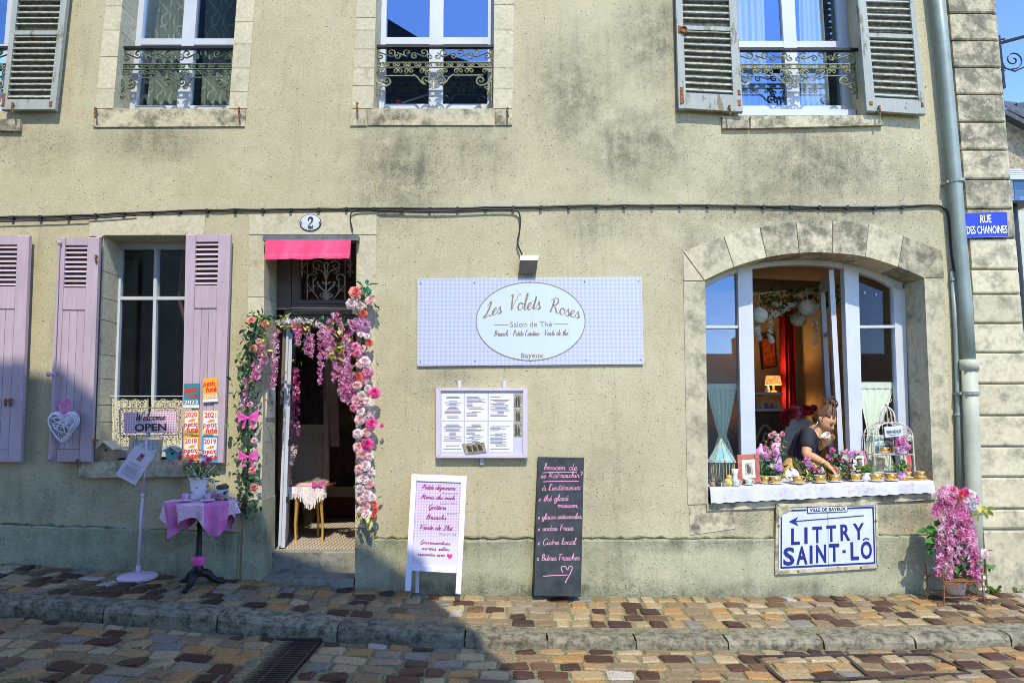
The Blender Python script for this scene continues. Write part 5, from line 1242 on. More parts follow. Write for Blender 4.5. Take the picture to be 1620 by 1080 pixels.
# steps and hall
stp = MB().box((P(412, 910).x + .003, -.025, gz(-2.2) - .2), (P(561, 910).x - .003, .26, P(480, 904, .24).z)); stp.build('door_step', M_step, house)
stp = MB(); ft = P(430, 878, .24).z; stp.bev([(P(412, 900).x - .05, .24, gz(-2.2) - .2), (P(575, 900).x, .24, gz(-2.2) - .2), (P(575, 900).x, .24, FLZ - .004), (P(412, 900).x - .05, .24, FLZ - .004)], (0, .14, 0), .012); stp.build('door_step', M_step, house)
def tile_mat():
    m, t = newmat('basket_weave_tiles'); co = t.obj(); s = t.n('ShaderNodeSeparateXYZ', {0: co}); k = .042
    a = t.m('ADD', t.m('DIVIDE', s.outputs[0], k), 100.); b = t.m('ADD', t.m('DIVIDE', s.outputs[1], k), 100.); i = t.m('FLOOR', a); j = t.m('FLOOR', b)
    par = t.m('MODULO', t.m('ADD', i, j), 2.); fa = t.m('ABSOLUTE', t.m('SUBTRACT', t.m('FRACT', a), .5)); fb = t.m('ABSOLUTE', t.m('SUBTRACT', t.m('FRACT', b), .5))
    dd = t.m('ADD', t.m('MULTIPLY', par, fa), t.m('MULTIPLY', t.m('SUBTRACT', 1., par), fb)); c = t.mix(t.m('LESS_THAN', dd, .24), (.16, .13, .10), (.66, .58, .46)); t.bsdf(c, .45, 0, None, .4); return m
hall_x0, hall_x1 = P(425, 700, .38).x - .02, P(575, 700, .38).x + .02
room('hall', hall_x0 - .9, hall_x1 + .5, .345, 4.2, FLZ - .02, 3.7, simple('brown_hall_wall', (.62, .47, .37), .85, var=.3, scale=5, bump=0), floor=False)
MB().poly([(hall_x0 - .9, .34, FLZ), (hall_x1 + .5, .34, FLZ), (hall_x1 + .5, 4.2, FLZ), (hall_x0 - .9, 4.2, FLZ)]).build('hall_floor', tile_mat(), house, recalc=False)
ys = 2.25
MB().bslab([(500, 787), (575, 787), (575, 816), (500, 816)], ys, ys + .3, .008).build('inner_step', simple('dark_red_carpet', (.10, .03, .025), .95, var=.6, scale=60, bump=.3), house)
MB().bslab([(498, 769), (580, 769), (580, 786), (498, 786)], ys - .02, ys + 1.2, .006).build('inner_step', M_plaster_in, house)
M_doorbrown = simple('brown_panel_paint', (.46, .39, .32), .55, var=.2, scale=8)
idr = thing('inner_door', 'brown panelled inner door inside the hall', 'door', P(490, 770, 1.5)); yi = 1.5
MB().bslab([(440, 500), (520, 500), (520, 772), (440, 776)], yi, yi + .05).build('leaf', M_doorbrown, idr)
MB().bslab([(466, 520), (512, 520), (512, 672), (466, 672)], yi - .004, yi + .02, .01).build('upper_panel', simple('dark_etched_glass', (.06, .04, .04), .3, var=.8, scale=12, bump=0), idr)
mb = MB(); frame_slab(mb, [(464, 686), (514, 683), (514, 762), (464, 768)], .07, .05, .07, .05, yi - .012, yi + .02, .006); mb.build('moulding', simple('grey_brown_panel', (.40, .34, .27), .6, var=.12), idr)
mb = MB(); MB().bslab([(469, 690), (510, 687), (510, 758), (469, 764)], yi - .006, yi + .02, .004).build('lower_panel', simple('grey_brown_panel2', (.38, .33, .26), .6, var=.15), idr)
ct = thing('tied_curtain', 'pale pink curtain gathered to one side inside the hall', 'curtain', P(530, 700, 1.9)); mb = MB()
def cf(u, v):
    top_ = lerp(512, 556, u); mid = lerp(517, 532, u); x = lerp(top_, mid, min(1, v * 1.4) ** 1.5); q = P(x + (6 * v if v > .7 else 0), lerp(505, 706, v), 1.42); return q + V((0, .03 * sin(u * 30), 0))
mb.grid(cf, 40, 14); mb.build('cloth', simple('pale_pink_cloth', (.66, .54, .50), .9, var=.1, bump=0), ct, smooth=True)
# awning
aw_ = thing('door_awning', 'rolled awning with a short hot pink valance over the door', 'awning', P(490, 380, -.05))
MB().bslab([(415, 371.5), (566, 371.5), (566, 380), (415, 380)], -.09, .03, .006).build('cassette', simple('blue_grey_metal', (.16, .18, .19), .4, .3), aw_)
mb = MB(); mb.grid(lambda u, v: P(lerp(420, 555, u) - .8 * v * u, lerp(379.5, lerp(412, 410, u), v), -.10) + V((0, -.03 * v + .016 * sin(u * 15 + v) * v + .007 * sin(u * 41 + 3 * v) * v - .006 * (v > .85), .002 * sin(u * 23) * v)), 60, 7); mb.prism([P(554.2, 380, -.10), P(553.6, 410, -.13), P(548, 413, -.02), P(549, 380, -.02)], (.002, 0, 0)); mb.build('valance', simple('hot_pink_canvas', (.80, .055, .16), .6, var=.06, scale=5, bump=.05), aw_, smooth=False)
# plaque on the left reveal
xr_ = P(414, 640).x + .012
plq = thing('reveal_plaque', 'small cream plaque with gold flourish on the left door reveal', 'plaque', (xr_, .16, P(425, 650, .15).z)); z0, z1 = P(425, 660, .15).z, P(425, 614, .15).z
MB().box((xr_ - .02, .06, z0), (xr_ + .012, .27, z1)).build('plate', simple('cream_plate', (.60, .56, .46), .5, var=.05, bump=0), plq)
M_goldp = simple('gold_print', (.40, .24, .05), .4, .4, var=.2, bump=0)
mb = MB(); PB = lambda u, v: V((xr_ + .0145, lerp(.08, .25, u), lerp(z1, z0, v)))
for pl in ([(.05, .6), (.2, .2), (.3, .12), (.25, .45), (.15, .62), (.35, .5), (.45, .42), (.5, .56), (.6, .42), (.68, .56), (.78, .44), (.95, .55)], [(.1, .75), (.9, .73)]): mb.ribbon(catmull([PB(a, b) for a, b in pl], 3), .006, (1, 0, 0))
mb.build('flourish', M_goldp, plq)

# ------------------------------------------------------------------ garlands round the door
ga = thing('flower_garland', 'green leafy garland with pink bows and wisteria strands, left and top of the doorway', 'garland', P(395, 830, -.08)); rg = random.Random(21)
left = [P(a, b, -.07) for a, b in ((408, 500), (400, 540), (397, 580), (393, 620), (391, 660), (392, 700), (392, 740), (389, 780), (388, 815))]
topp = [P(a, b, -.07) for a, b in ((402, 500), (430, 506), (460, 510), (490, 512), (520, 516), (548, 512), (566, 500))]
mb = MB(); mb.tube(left, .008, 5); mb.tube(topp, .008, 5); mb.build('stem', simple('garland_stem', (.06, .10, .04), .8), ga)
mb = MB(); leaves(mb, left, 420, .050, .055, rg, dy=.035); leaves(mb, topp, 110, .05, .05, rg); leaves(mb, left[:4], 60, .06, .055, rg, [(.10, .20, .06), (.2, .3, .12)])
leaves(mb, [P(488, 525, -.07), P(478, 555, -.07)], 26, .03, .045, rg); stuff(mb.build('foliage', M_leaf, ga, recalc=False))
mb = MB(); leaves(mb, [P(405, 512, -.1), P(440, 512, -.1), P(470, 514, -.1), P(515, 520, -.1), P(528, 514, -.1)], 70, .045, .06, rg, LIME); leaves(mb, [P(420, 535, -.1), P(418, 560, -.1)], 20, .025, .06, rg, LIME); leaves(mb, [P(545, 520, -.1), P(535, 560, -.1), P(528, 570, -.1)], 36, .035, .065, rg, LIME); stuff(mb.build('pale_foliage', M_leaf, ga, recalc=False))
for k, px, py, s in (('salmon', 398, 508, .042), ('salmon', 420, 513, .040), ('salmon', 402, 552, .042), ('pink', 408, 597, .032), ('blush', 403, 697, .034), ('salmon', 399, 744, .036), ('salmon', 402, 770, .038), ('salmon', 465, 515, .030), ('coral', 480, 524, .026), ('blush', 410, 540, .034), ('pink', 396, 640, .03)): rose(k, P(px, py, -.115), s, ga, rg)
for i, (pl, r0, r1, n, cols) in enumerate((
    ([(424, 560), (410, 582), (396, 605), (388, 640)], .034, .022, 130, PINKS), ([(437, 522), (436, 560), (434, 595), (430, 615)], .026, .018, 95, PINKS), ([(392, 598), (386, 625), (383, 650)], .03, .016, 60, PINKS),
    ([(487, 517), (486, 540), (485, 560)], .026, .018, 60, PINKS), ([(492, 530), (494, 550), (492, 565)], .020, .014, 36, PINKS), ([(508, 522), (507, 555), (507, 585), (506, 607)], .026, .014, 95, PINKS), ([(523, 505), (527, 540), (530, 575), (528, 603)], .026, .016, 105, PINKS),
    ([(530, 497), (540, 516), (545, 545), (543, 575)], .026, .026, 100, PINKS), ([(543, 560), (548, 590), (546, 615), (543, 633)], .042, .02, 140, PINKS), ([(534, 575), (540, 600), (538, 625)], .036, .02, 100, PINKS), ([(552, 580), (556, 605), (560, 628)], .03, .03, 80, PINKS),
    ([(440, 510), (462, 508), (482, 507), (500, 513), (516, 520)], .030, .028, 120, [(.82, .72, .76), (.8, .55, .66), (.84, .8, .8)]), ([(404, 575), (402, 600)], .03, .02, 50, PINKS))):
    strand([P(a, b, -.10 - .012 * (i % 3)) for a, b in pl], r0, r1, n, cols, 100 + i).build('wisteria_strand', M_petal, ga, recalc=False)
for i, pl in enumerate(([(556, 505), (553, 540), (549, 580), (547, 600)], [(549, 530), (551, 570), (553, 600), (551, 640)], [(515, 520), (517, 545), (516, 565)], [(470, 516), (472, 532), (471, 545)], [(415, 545), (412, 570), (407, 590)])): strand([P(a, b, -.13) for a, b in pl], .03, .016, 90, PINKS, 140 + i).build('wisteria_strand', M_petal, ga, recalc=False)
bow('bow', 394, 661, -.12, .085, ga, M_pinksatin); bow('bow', 394, 722, -.12, .08, ga, M_pinksatin)
gb = thing('rose_garland', 'thick column of pink and white roses down the right door post', 'garland', P(578, 830, -.06)); col = [P(a, b, -.06) for a, b in ((573, 462), (577, 500), (575, 540), (575, 580), (574, 620), (574, 660), (577, 700), (577, 740), (576, 780), (577, 820))]
MB().tube(col, .02, 6).build('stem', M_leaf if False else simple('rose_stem', (.07, .09, .04), .8), gb)
mb = MB(); leaves(mb, col, 130, .045, .05, rg, dy=.04); leaves(mb, [P(574, 462, -.1), P(580, 452, -.1)], 8, .012, .10, rg, [(.02, .16, .07)]); leaves(mb, [P(594, 482, -.08), P(595, 488, -.08)], 7, .012, .05, rg); stuff(mb.build('foliage', M_leaf, gb, recalc=False))
mb = MB(); leaves(mb, [P(566, 812, -.1), P(585, 826, -.1)], 30, .03, .07, rg, LIME); leaves(mb, [P(556, 470, -.1), P(590, 465, -.1)], 20, .03, .035, rg, [(.35, .34, .15)]); stuff(mb.build('pale_foliage', M_leaf, gb, recalc=False))
for k, px, py, s in (('salmon', 563, 464, .066), ('white', 557, 481, .055), ('white', 572, 484, .055), ('blush', 586, 476, .05), ('coral', 575, 497, .042), ('white', 571, 529, .032), ('white', 580, 532, .03), ('coral', 584, 543, .038), ('pink', 563, 549, .045), ('blush', 574, 552, .04), ('pink', 566, 559, .04), ('coral', 561, 560, .03), ('white', 577, 573, .055), ('pink', 581, 588, .045), ('blush', 570, 577, .042), ('coral', 568, 596, .04), ('blush', 565, 610, .045), ('blush', 576, 602, .045), ('white', 583, 615, .04), ('hot', 592, 622, .055), ('white', 573, 627, .055), ('blush', 564, 633, .05), ('white', 582, 636, .045), ('pink', 560, 645, .04), ('white', 572, 652, .045), ('blush', 569, 664, .05), ('hot', 589, 671, .055), ('blush', 580, 684, .045), ('white', 566, 686, .046), ('hot', 581, 703, .062), ('blush', 567, 707, .05), ('blush', 572, 718, .055), ('white', 585, 722, .04), ('white', 579, 737, .05), ('blush', 569, 742, .045), ('white', 588, 747, .04), ('white', 575, 757, .055), ('blush', 584, 765, .05), ('white', 570, 773, .045), ('white', 580, 782, .055), ('blush', 572, 790, .045), ('white', 588, 787, .04), ('blush', 579, 800, .05), ('white', 571, 806, .04), ('coral', 591, 797, .03), ('coral', 595, 806, .03), ('white', 580, 813, .045), ('coral', 568, 812, .022), ('hot', 604, 673, .02), ('coral', 592, 815, .026)):
    rose(k, P(px, py, -.10 - rg.uniform(0, .035)), s * 1.05, gb, rg)
for i, (px, py, rad, n, cols) in enumerate(((573, 514, .075, 190, [(.75, .40, .66), (.70, .28, .52), (.8, .6, .75)]), (580, 590, .06, 90, PINKS), (570, 640, .05, 70, PINKS), (576, 730, .055, 80, [(.8, .7, .7), (.82, .6, .66)]), (578, 790, .055, 80, [(.82, .72, .72), (.8, .55, .62)]), (568, 560, .05, 70, PINKS), (582, 660, .05, 60, [(.82, .72, .72), (.8, .55, .62)]))):
    cluster(P(px, py, -.10), rad, n, cols, 300 + i).build('blossom_cluster', M_petal, gb, recalc=False)
# bouquets hung on the open leaf
hb = thing('hanging_bouquet', 'hot pink wisteria bouquet hanging on the open white door leaf', 'bouquet', P(463, 690, .5))
mb = MB(); leaves(mb, [P(462, 565, .5), P(466, 590, .5)], 26, .03, .05, rg, GREENS + LIME); stuff(mb.build('foliage', M_leaf, hb, recalc=False))
for i, pl in enumerate(([(465, 580), (462, 620), (459, 660), (457, 690)], [(468, 585), (470, 620), (469, 650), (472, 690)], [(461, 590), (455, 640), (456, 680)])): strand([P(a, b, .5) for a, b in pl], .034, .018, 110, HOTS, 400 + i).build('wisteria_strand', M_petal, hb, recalc=False)
hb2 = thing('white_posy', 'small white and pink posy hanging lower on the open door leaf', 'bouquet', P(462, 732, .5)); strand([P(465, 705, .5), P(461, 722, .5), P(460, 734, .5)], .03, .022, 60, [(.8, .7, .7), (.82, .8, .75), (.75, .4, .5)], 420).build('blossom', M_petal, hb2, recalc=False)

# gilt side table in the doorway with a fringed cloth
stb = thing('side_table', 'small gilt-legged table just inside the doorway', 'table', (P(485, 850, .8).x, .8, FLZ)); tz = P(485, 771, .7).z
def leg(px0, px1, y): a = P(px0, 776, y); b = P(px1, 850, y); b.z = FLZ; c = lerp(a, b, .25) + V((.02 if px1 > px0 else -.012, -.01, 0)); MB().tube(catmull([a, c, lerp(a, b, .65), b + V((0, 0, .02)), b], 4), [.024, .022, .021, .02, .019, .017, .015, .014, .013, .012, .011, .011, .012, .014, .016, .016, .014], 8).build('leg', M_giltw, stb, smooth=True)
M_giltw = simple('gilt_wood', (.52, .30, .07), .45, .15, var=.2, scale=8, bump=.05)
xa_, xb_ = P(464, 776, .72).x, P(512, 776, .72).x
for px0, px1, y in ((466, 468, .70), (511, 510, .70), (468, 470, 1.0), (505, 503, 1.0)): leg(px0, px1, y)
MB().box((xa_ - .02, .67, tz - .03), (xb_ + .02, 1.04, tz)).build('table_top', M_giltw, stb)
tc = thing('fringed_cloth', 'pink cloth with white crochet fringe on the small gilt table', 'tablecloth', (xa_, .7, tz)); mb = MB(); xm0, xm1 = xa_ - .045, xb_ + .035
mb.box((xm0, .655, tz + .003), (xm1, 1.05, tz + .016)); M_rosecl = simple('rose_cloth', (.62, .22, .24), .8, var=.3, scale=20, bump=0); mb.build('cloth', M_rosecl, tc)
mb = MB(); mb.grid(lambda u, v: V((lerp(xm0 + .02, xm1 + .01, u), .65 - .012 * sin(u * 18) * v, tz + .014 - v * (.07 + .10 * max(0, sin(u * 4.2 - .9)) ** 2))), 40, 6)
for i in range(44):
    u = i / 43; x = lerp(xm0 + .02, xm1 + .01, u); zz = tz + .014 - (.07 + .10 * max(0, sin(u * 4.2 - .9)) ** 2); mb.bar((x, .648, zz + .01), (x + rg.uniform(-.008, .008), .645, zz - rg.uniform(.03, .06)), .006, .004)
M_lacew = simple('white_crochet', (.74, .68, .68), .85, var=.3, scale=70, bump=.3); mb.build('fringe', M_lacew, tc)
bk = thing('leaflet_stack', 'pink leaflets lying on the small table in the doorway', 'leaflets', (xa_ + .1, .8, tz + .02)); mb = MB(); mb.box((xa_ + .02, .72, tz + .018), (xa_ + .22, .92, tz + .03)); mb.build('sheets', simple('pink_paper', (.72, .50, .45), .6), bk)
bow('bow', 503, 766, .66, .05, bk, M_pinksatin)
pf = thing('leaning_picture', 'dark framed picture leaning under the small table', 'picture', (P(480, 830, 1.1).x, 1.1, FLZ)); mb = MB(); q = [P(476, 790, 1.15), P(500, 800, 1.15), P(492, 828, 1.05), P(484, 832, 1.05)]; mb.bev([P(474, 788, 1.2), P(500, 806, 1.2), P(490, 830, 1.1), P(483, 834, 1.1)], (0, .03, 0), .006); mb.build('frame', simple('dark_gilt_frame', (.14, .10, .04), .5, .2, var=.5), pf)

# ------------------------------------------------------------------ things on and before the left window
def lace_mat(name, col, per, ring=True, back=.0):
    m, t = newmat(name); co = t.obj(); s = t.n('ShaderNodeSeparateXYZ', {0: co}); x, z = s.outputs[0], s.outputs[2]
    fx = t.m('SUBTRACT', t.m('FRACT', t.m('ADD', t.m('DIVIDE', x, per), 50.)), .5); fz = t.m('SUBTRACT', t.m('FRACT', t.m('ADD', t.m('DIVIDE', z, per), 50.)), .5)
    d = t.m('SQRT', t.m('ADD', t.m('MULTIPLY', fx, fx), t.m('MULTIPLY', fz, fz))); an = t.m('ARCTAN2', fz, fx)
    rings = t.m('GREATER_THAN', t.m('SINE', t.m('MULTIPLY', d, 38.)), .05); spokes = t.m('GREATER_THAN', t.m('COSINE', t.m('MULTIPLY', an, 10.)), .45)
    body = t.m('MULTIPLY', t.m('MAXIMUM', rings, t.m('MULTIPLY', spokes, t.m('GREATER_THAN', d, .1))), t.m('LESS_THAN', d, .48))
    v = t.n('ShaderNodeTexVoronoi', {'Vector': co, 'Scale': 1.9 / per * 3}, feature='DISTANCE_TO_EDGE').outputs[0]; net = t.m('MULTIPLY', t.m('LESS_THAN', v, .16), t.m('GREATER_THAN', d, .44))
    a = t.m('MAXIMUM', body, net) if ring else t.m('LESS_THAN', v, .2)
    if back: a = t.m('MAXIMUM', a, back)
    bs = t.n('ShaderNodeBsdfPrincipled', {'Base Color': (*col, 1), 'Roughness': .9}); tr = t.n('ShaderNodeBsdfTransparent', {})
    t.out(t.n('ShaderNodeMixShader', {0: a, 1: tr.outputs[0], 2: bs.outputs[0]}).outputs[0]); return m
lc = thing('lace_curtain', 'cream crochet half curtain behind the ground floor window of the pink shutters', 'curtain', P(235, 700, .16))
M_lace = lace_mat('cream_crochet', (.62, .60, .42), .115)
mb = MB(); 
def lcf(a, b, u, v): return P(lerp(a, b, u), lerp(630 + 3 * abs(sin(u * 9.4)), 706, v), .20) + V((0, .012 * sin(u * 40), 0))
for a, b in ((177, 234), (240, 296)): mb.grid(lambda u, v, a=a, b=b: lcf(a, b, u, v), 30, 4)
mb.build('cloth', M_lace, lc, recalc=False); MB().tube([P(174, 626.5, .195), P(312, 626.5, .195)], .005, 6).build('curtain_rod', M_white, lc)
w_g.location.y += .06       # glass stands behind the half curtain
ht = thing('wicker_heart', 'white wicker heart hanging on a pink ribbon from the left pink shutter', 'heart decoration', P(100, 698, -.12)); rh = random.Random(4)
hp2 = [(0, .62), (-.12, .82), (-.4, .98), (-.72, .92), (-.95, .62), (-.92, .2), (-.6, -.3), (0, -.98), (.6, -.3), (.92, .2), (.95, .62), (.72, .92), (.4, .98), (.12, .82)]
hc = P(100, 675.5, -.13); hs_ = (P(125, 675, -.13).x - P(75, 675, -.13).x) / 2
hl = [(p.x, p.y) for p in catmull([(a, b, 0) for a, b in hp2], 4, True)]
def inh(x, y):
    c = False; n = len(hl)
    for i in range(n):
        (xa, ya), (xb, yb) = hl[i], hl[i - 1]
        if (ya > y) != (yb > y) and x < (xb - xa) * (y - ya) / (yb - ya) + xa: c = not c
    return c
mb = MB()
for k in range(4): mb.tube([hc + V((a * hs_ * (1 - .05 * k + rh.uniform(-.01, .01)), -.01 * k, b * hs_ * .97 * (1 - .05 * k))) for a, b in hl], .0048, 4, True)
for k in range(70):
    i, j = rh.randrange(len(hl)), rh.randrange(len(hl)); a, b = hl[i], hl[j]
    if abs(i - j) < 8 or abs(i - j) > len(hl) - 8: continue
    pts = []; ok = True
    for q_ in range(7):
        t_ = q_ / 6; x, y = lerp(a[0], b[0], t_), lerp(a[1], b[1], t_)
        if 0 < q_ < 6 and not inh(x, y): ok = False; break
        pts.append(hc + V((x * hs_, -.045 * sin(pi * t_) + .01, y * hs_ * .97)))
    if ok: mb.tube(pts, rh.choice((.0035, .0045)), 4)
mb.build('wicker', simple('white_wicker', (.70, .66, .72), .7, var=.15), ht)
mb = MB(); mb.ribbon([P(98, 654, -.14), P(93, 640, -.12), P(96, 634, -.12)], .02); mb.ribbon([P(101, 654, -.14), P(112, 637, -.12), P(104, 632, -.125), P(99, 640, -.13), P(108, 631, -.12)], .022); mb.build('ribbon', M_pinksatin, ht)
# bird houses and a framed picture on the sill
def bird_house(name, lab, q, wallm, roofm, y=-.03):
    """q: left eave, apex, right eave, right foot, left foot in pixels"""
    t = thing(name, lab, 'bird house', P((q[3][0] + q[4][0]) / 2, q[3][1], y)); MB().slab(q, y, y + .09).build('body', wallm, t)
    mb = MB()
    for a, b in ((q[0], q[1]), (q[2], q[1])):
        A, B_ = P(*a, y), P(*b, y); e = (A - B_) * .22; mb.prism([A + e + V((0, -.03, .0)), B_ + V((0, -.03, 0)), B_ + V((0, -.03, .014)), A + e + V((0, -.03, .014))], (0, .15, 0))
    mb.build('roof', roofm, t); cx = (q[3][0] + q[4][0]) / 2; cy = lerp(q[1][1], q[3][1], .42); mb = MB(); c = P(cx, cy, y - .003); mb.poly([c + V((.013 * cos(a), 0, .013 * sin(a))) for a in [2 * pi * k / 12 for k in range(12)]]); mb.build('hole', M_ink, t)
    mb = MB(); p = P(cx, cy + 7, y); mb.tube([p, p + V((0, -.03, 0))], .004, 5); mb.box(tuple(P(q[4][0] - 1, q[4][1], y - .02)), tuple(P(q[3][0] + 1, q[3][1] - 2, y + .09) + V((0, .09, 0)))); mb.build('perch', roofm, t); return t
M_rawwood = simple('raw_wood', (.34, .26, .16), .75, var=.2, scale=12); M_cream = simple('cream_paint', (.62, .58, .48), .6, var=.1)
bird_house('bird_house', 'bare wood bird house with cream roof on the sill by the left shutter', [(156, 708), (165, 699), (178, 709), (177, 729), (158, 729)], M_rawwood, M_cream)
bird_house('bird_house', 'turquoise bird house on the sill below the stickers', [(261, 713), (272, 707), (283, 714), (281, 731), (264, 731)], simple('turquoise_paint', (.16, .42, .40), .6, var=.3), simple('pale_blue_paint', (.55, .60, .62), .6, var=.1))
pfm = thing('framed_print', 'cream framed blue print leaning on the window sill behind the open sign', 'picture', P(230, 729, -.01)); mb = MB(); q = [(205, 691), (256, 691), (252, 729), (200, 729)]; frame_slab(mb, q, .12, .14, .12, .14, -.02, .01); mb.build('frame', simple('gilded_cream', (.50, .44, .30), .5, var=.15), pfm)
M_blueprint = simple('blue_print', (.40, .46, .52), .5, var=.7, scale=30, bump=0); MB().slab([(210, 696), (251, 696), (247, 725), (206, 725)], -.012, .005).build('print', M_blueprint, pfm)
# open sign on its stand
yS = -.20; bx = P(218, 905, yS); bx.z = pz(bx.x, yS)
os_ = thing('open_sign', 'pink gingham open sign on a white pole with a round pale pink foot', 'sign', bx)
M_palepink = simple('chipped_pale_pink_paint', (.66, .50, .60), .5, var=.12, scale=7, bump=.1, dirt=(.58, .44, .48))
MB().lathe([(0, .052), (.03, .052), (.10, .046), (.148, .034), (.157, .022), (.157, .006), (.15, 0)], bx, 28).build('foot', M_palepink, os_, smooth=True)
mb = MB(); tp = P(232, 689, yS); b0 = bx + V((0, 0, .05)); mb.tube([b0, b0 + V((.003, 0, .06))], .02, 10); mb.tube([b0, lerp(b0, tp, .55)], .0125, 8); mb.tube([lerp(b0, tp, .55), tp + V((.003, 0, .03))], .009, 8); mb.tube([lerp(b0, tp, .555) + V((0, 0, -.01)), lerp(b0, tp, .56) + V((0, 0, .012))], .016, 8); mb.build('pole', M_palepink, os_, smooth=True)
B = pxboard([(189.5, 646), (283, 644), (283, 687.5), (190, 690)], yS - .015, .002)
rr_ = rrect(6, .06, .13); ri = rrect(6, .05, .10)
mb = MB(); mb.tube([B.at(a, b, 0) for a, b in rr_], .0055, 5, True); mb.build('rim', simple('dusty_rose_metal', (.42, .24, .30), .5), os_)
M_ging3 = check_mat('rose_gingham', .0215, (.72, .66, .70), (.62, .38, .48), (.52, .22, .34))
mb = MB(); f = [B.at(lerp(.065, .95, a), lerp(.13, .90, b), 0) for a, b in ri]; mb.prism(f, (0, .006, 0)); mb.build('panel', M_ging3, os_); mb = MB()
B.hand('Welcome', .26, .77, .45, .135, .0085, M_ink, os_, callig=.3); B.text('OPEN', .25, .56, .79, .84, M_ink, os_, .03)
pa = thing('hanging_notice', 'tilted printed notice sheet hanging below the open sign', 'notice', P(214, 760, yS - .03)); C4 = [P(a, b, yS - .03) for a, b in ((214.5, 703.5), (246, 718.5), (213.5, 767), (182, 750.5))]; BN = Board(*C4)
MB().prism(C4, (0, .002, 0)).build('sheet', simple('lilac_paper', (.62, .54, .64), .5, var=.05, bump=0), pa); mb = MB()
for v in (.48, .52, .59, .63, .665, .70, .735, .77, .83, .87): w_ = rh.uniform(.55, .8); mb.poly(BN.quad(.5 - w_ / 2, v, .5 + w_ / 2, v + .014))
mb.build('print', M_grey, pa, recalc=False); mb = MB(); mb.poly(BN.quad(.40, .24, .62, .36)); mb.build('cup_print', M_taupe, pa); MB().poly(BN.quad(.44, .14, .62, .25)).build('cake_print', M_magenta, pa); MB().tube([P(216, 690, yS - .02), P(215, 704, yS - .03)], .002, 4).build('string', M_ink, pa)

# ------------------------------------------------------------------ bistro table
yT = -.34; tx = P(312, 915, yT); tx.z = pz(tx.x, yT); tzz = P(319, 792, yT).z
bt = thing('bistro_table', 'small round bistro table on a black cast iron three-toed foot with pink band', 'table', tx); top_c = V((P(319, 792, yT).x, yT, tzz))
mb = MB(); colx = lerp(tx, top_c, .5)
mb.lathe([(.03, .08), (.05, .13), (.035, .18), (.026, .2), (.026, .22), (.036, .24), (.024, .27), (.021, .40), (.021, .48), (.03, .50), (.022, .52), (.03, .60), (.05, tzz - tx.z - .02)], tx, 14); mb.build('column', M_black, bt, smooth=True)
for k, a in enumerate((-pi / 2, pi * .17, pi * .83)):
    d = V((cos(a), sin(a), 0)); MB().tube(catmull([tx + V((0, 0, .12)), tx + d * .07 + V((0, 0, .10)), tx + d * .13 + V((0, 0, .045)), tx + d * .19 + V((0, 0, .022)), tx + d * .215 + V((0, 0, .012))], 4), [.032] * 6 + [.028, .026, .024, .022, .02, .02, .019, .019, .018, .018, .014], 8).build('foot', M_black, bt, smooth=True)
mb = MB(); mb.lathe([(.036, .17), (.052, .185), (.046, .20), (.054, .215), (.05, .235), (.034, .25)], tx, 12); mb.build('ribbon_band', M_pinksatin, bt, smooth=True)
MB().lathe([(0, 0), (.255, 0), (.26, -.012), (.25, -.022), (0, -.022)], top_c, 32).build('table_top', M_black, bt)
tcl = thing('lace_tablecloth', 'pink cloth with white lace squares draped over the round bistro table', 'tablecloth', top_c)
def cloth(u, v):
    a = 2 * pi * u; R0 = .268
    if v < .45: r = R0 * v / .45; return top_c + V((r * cos(a), r * sin(a), .005))
    t_ = (v - .45) / .55; sq = abs(cos(2 * (a - .9))) ** 2.2; drop = .10 + .17 * sq; fold = .030 * sin(a * 11 + .6) + .018 * sin(a * 17)
    r = R0 + .012 + fold * t_ - .045 * t_ * sq; return top_c + V((r * cos(a), r * sin(a) * (1 if sin(a) < 0 else .93), .004 - drop * t_ - .006 * sin(a * 11) * t_))
mb = MB(); mb.grid(cloth, 96, 20)
m, t = newmat('pink_lace_cloth'); co = t.obj(); v = t.n('ShaderNodeTexVoronoi', {'Vector': co, 'Scale': 55.}, feature='DISTANCE_TO_EDGE').outputs[0]; s = t.n('ShaderNodeSeparateXYZ', {0: co}); an = t.m('ARCTAN2', s.outputs[1], s.outputs[0])
band = t.m('GREATER_THAN', t.m('COSINE', t.m('MULTIPLY', t.m('SUBTRACT', an, .1), 4.)), -.05); lz = t.m('MULTIPLY', band, t.mr(v, .05, .12, 1, .25)); c = t.mix(t.mr(t.noise(co, 8), .35, .65), (.58, .11, .38), (.66, .24, .50)); c = t.mix(lz, c, (.76, .72, .76)); t.bsdf(c, .7); M_pinklace = m
mb.build('cloth', M_pinklace, tcl, smooth=True)
def at_table(dx, dy): return top_c + V((dx, dy, .008))
pc = at_table(-.055, .06); pit = thing('rose_pitcher', 'white spotted pitcher of small roses on the bistro table', 'pitcher', pc); M_potw = simple('spotted_enamel', (.74, .72, .74), .3, var=.05, scale=40, bump=0)
MB().lathe([(0, 0), (.055, .002), (.058, .01), (.066, .10), (.082, .175), (.086, .182), (.08, .178), (.06, .10), (.05, .02), (0, .015)], pc, 20).build('body', M_potw, pit, smooth=True)
MB().tube(catmull([pc + V((.075, 0, .16)), pc + V((.125, 0, .15)), pc + V((.12, 0, .07)), pc + V((.064, 0, .03))], 5), .007, 6).build('handle', M_potw, pit, smooth=True)
mb = MB()
for i in range(9):
    a = 2 * pi * i / 9; p = pc + V((.06 * cos(a), .06 * sin(a), .06 + .04 * (i % 3))); mb.ball(p * 1.0 + V((.006 * cos(a), .006 * sin(a), 0)), .007, 6, 4)
mb.build('painted_buds', M_magenta, pit)
bq = thing('rose_bouquet', 'bunch of small pink roses with green leaves in the white pitcher', 'flowers', pc + V((0, 0, .17))); mb = MB(); rb_ = random.Random(9)
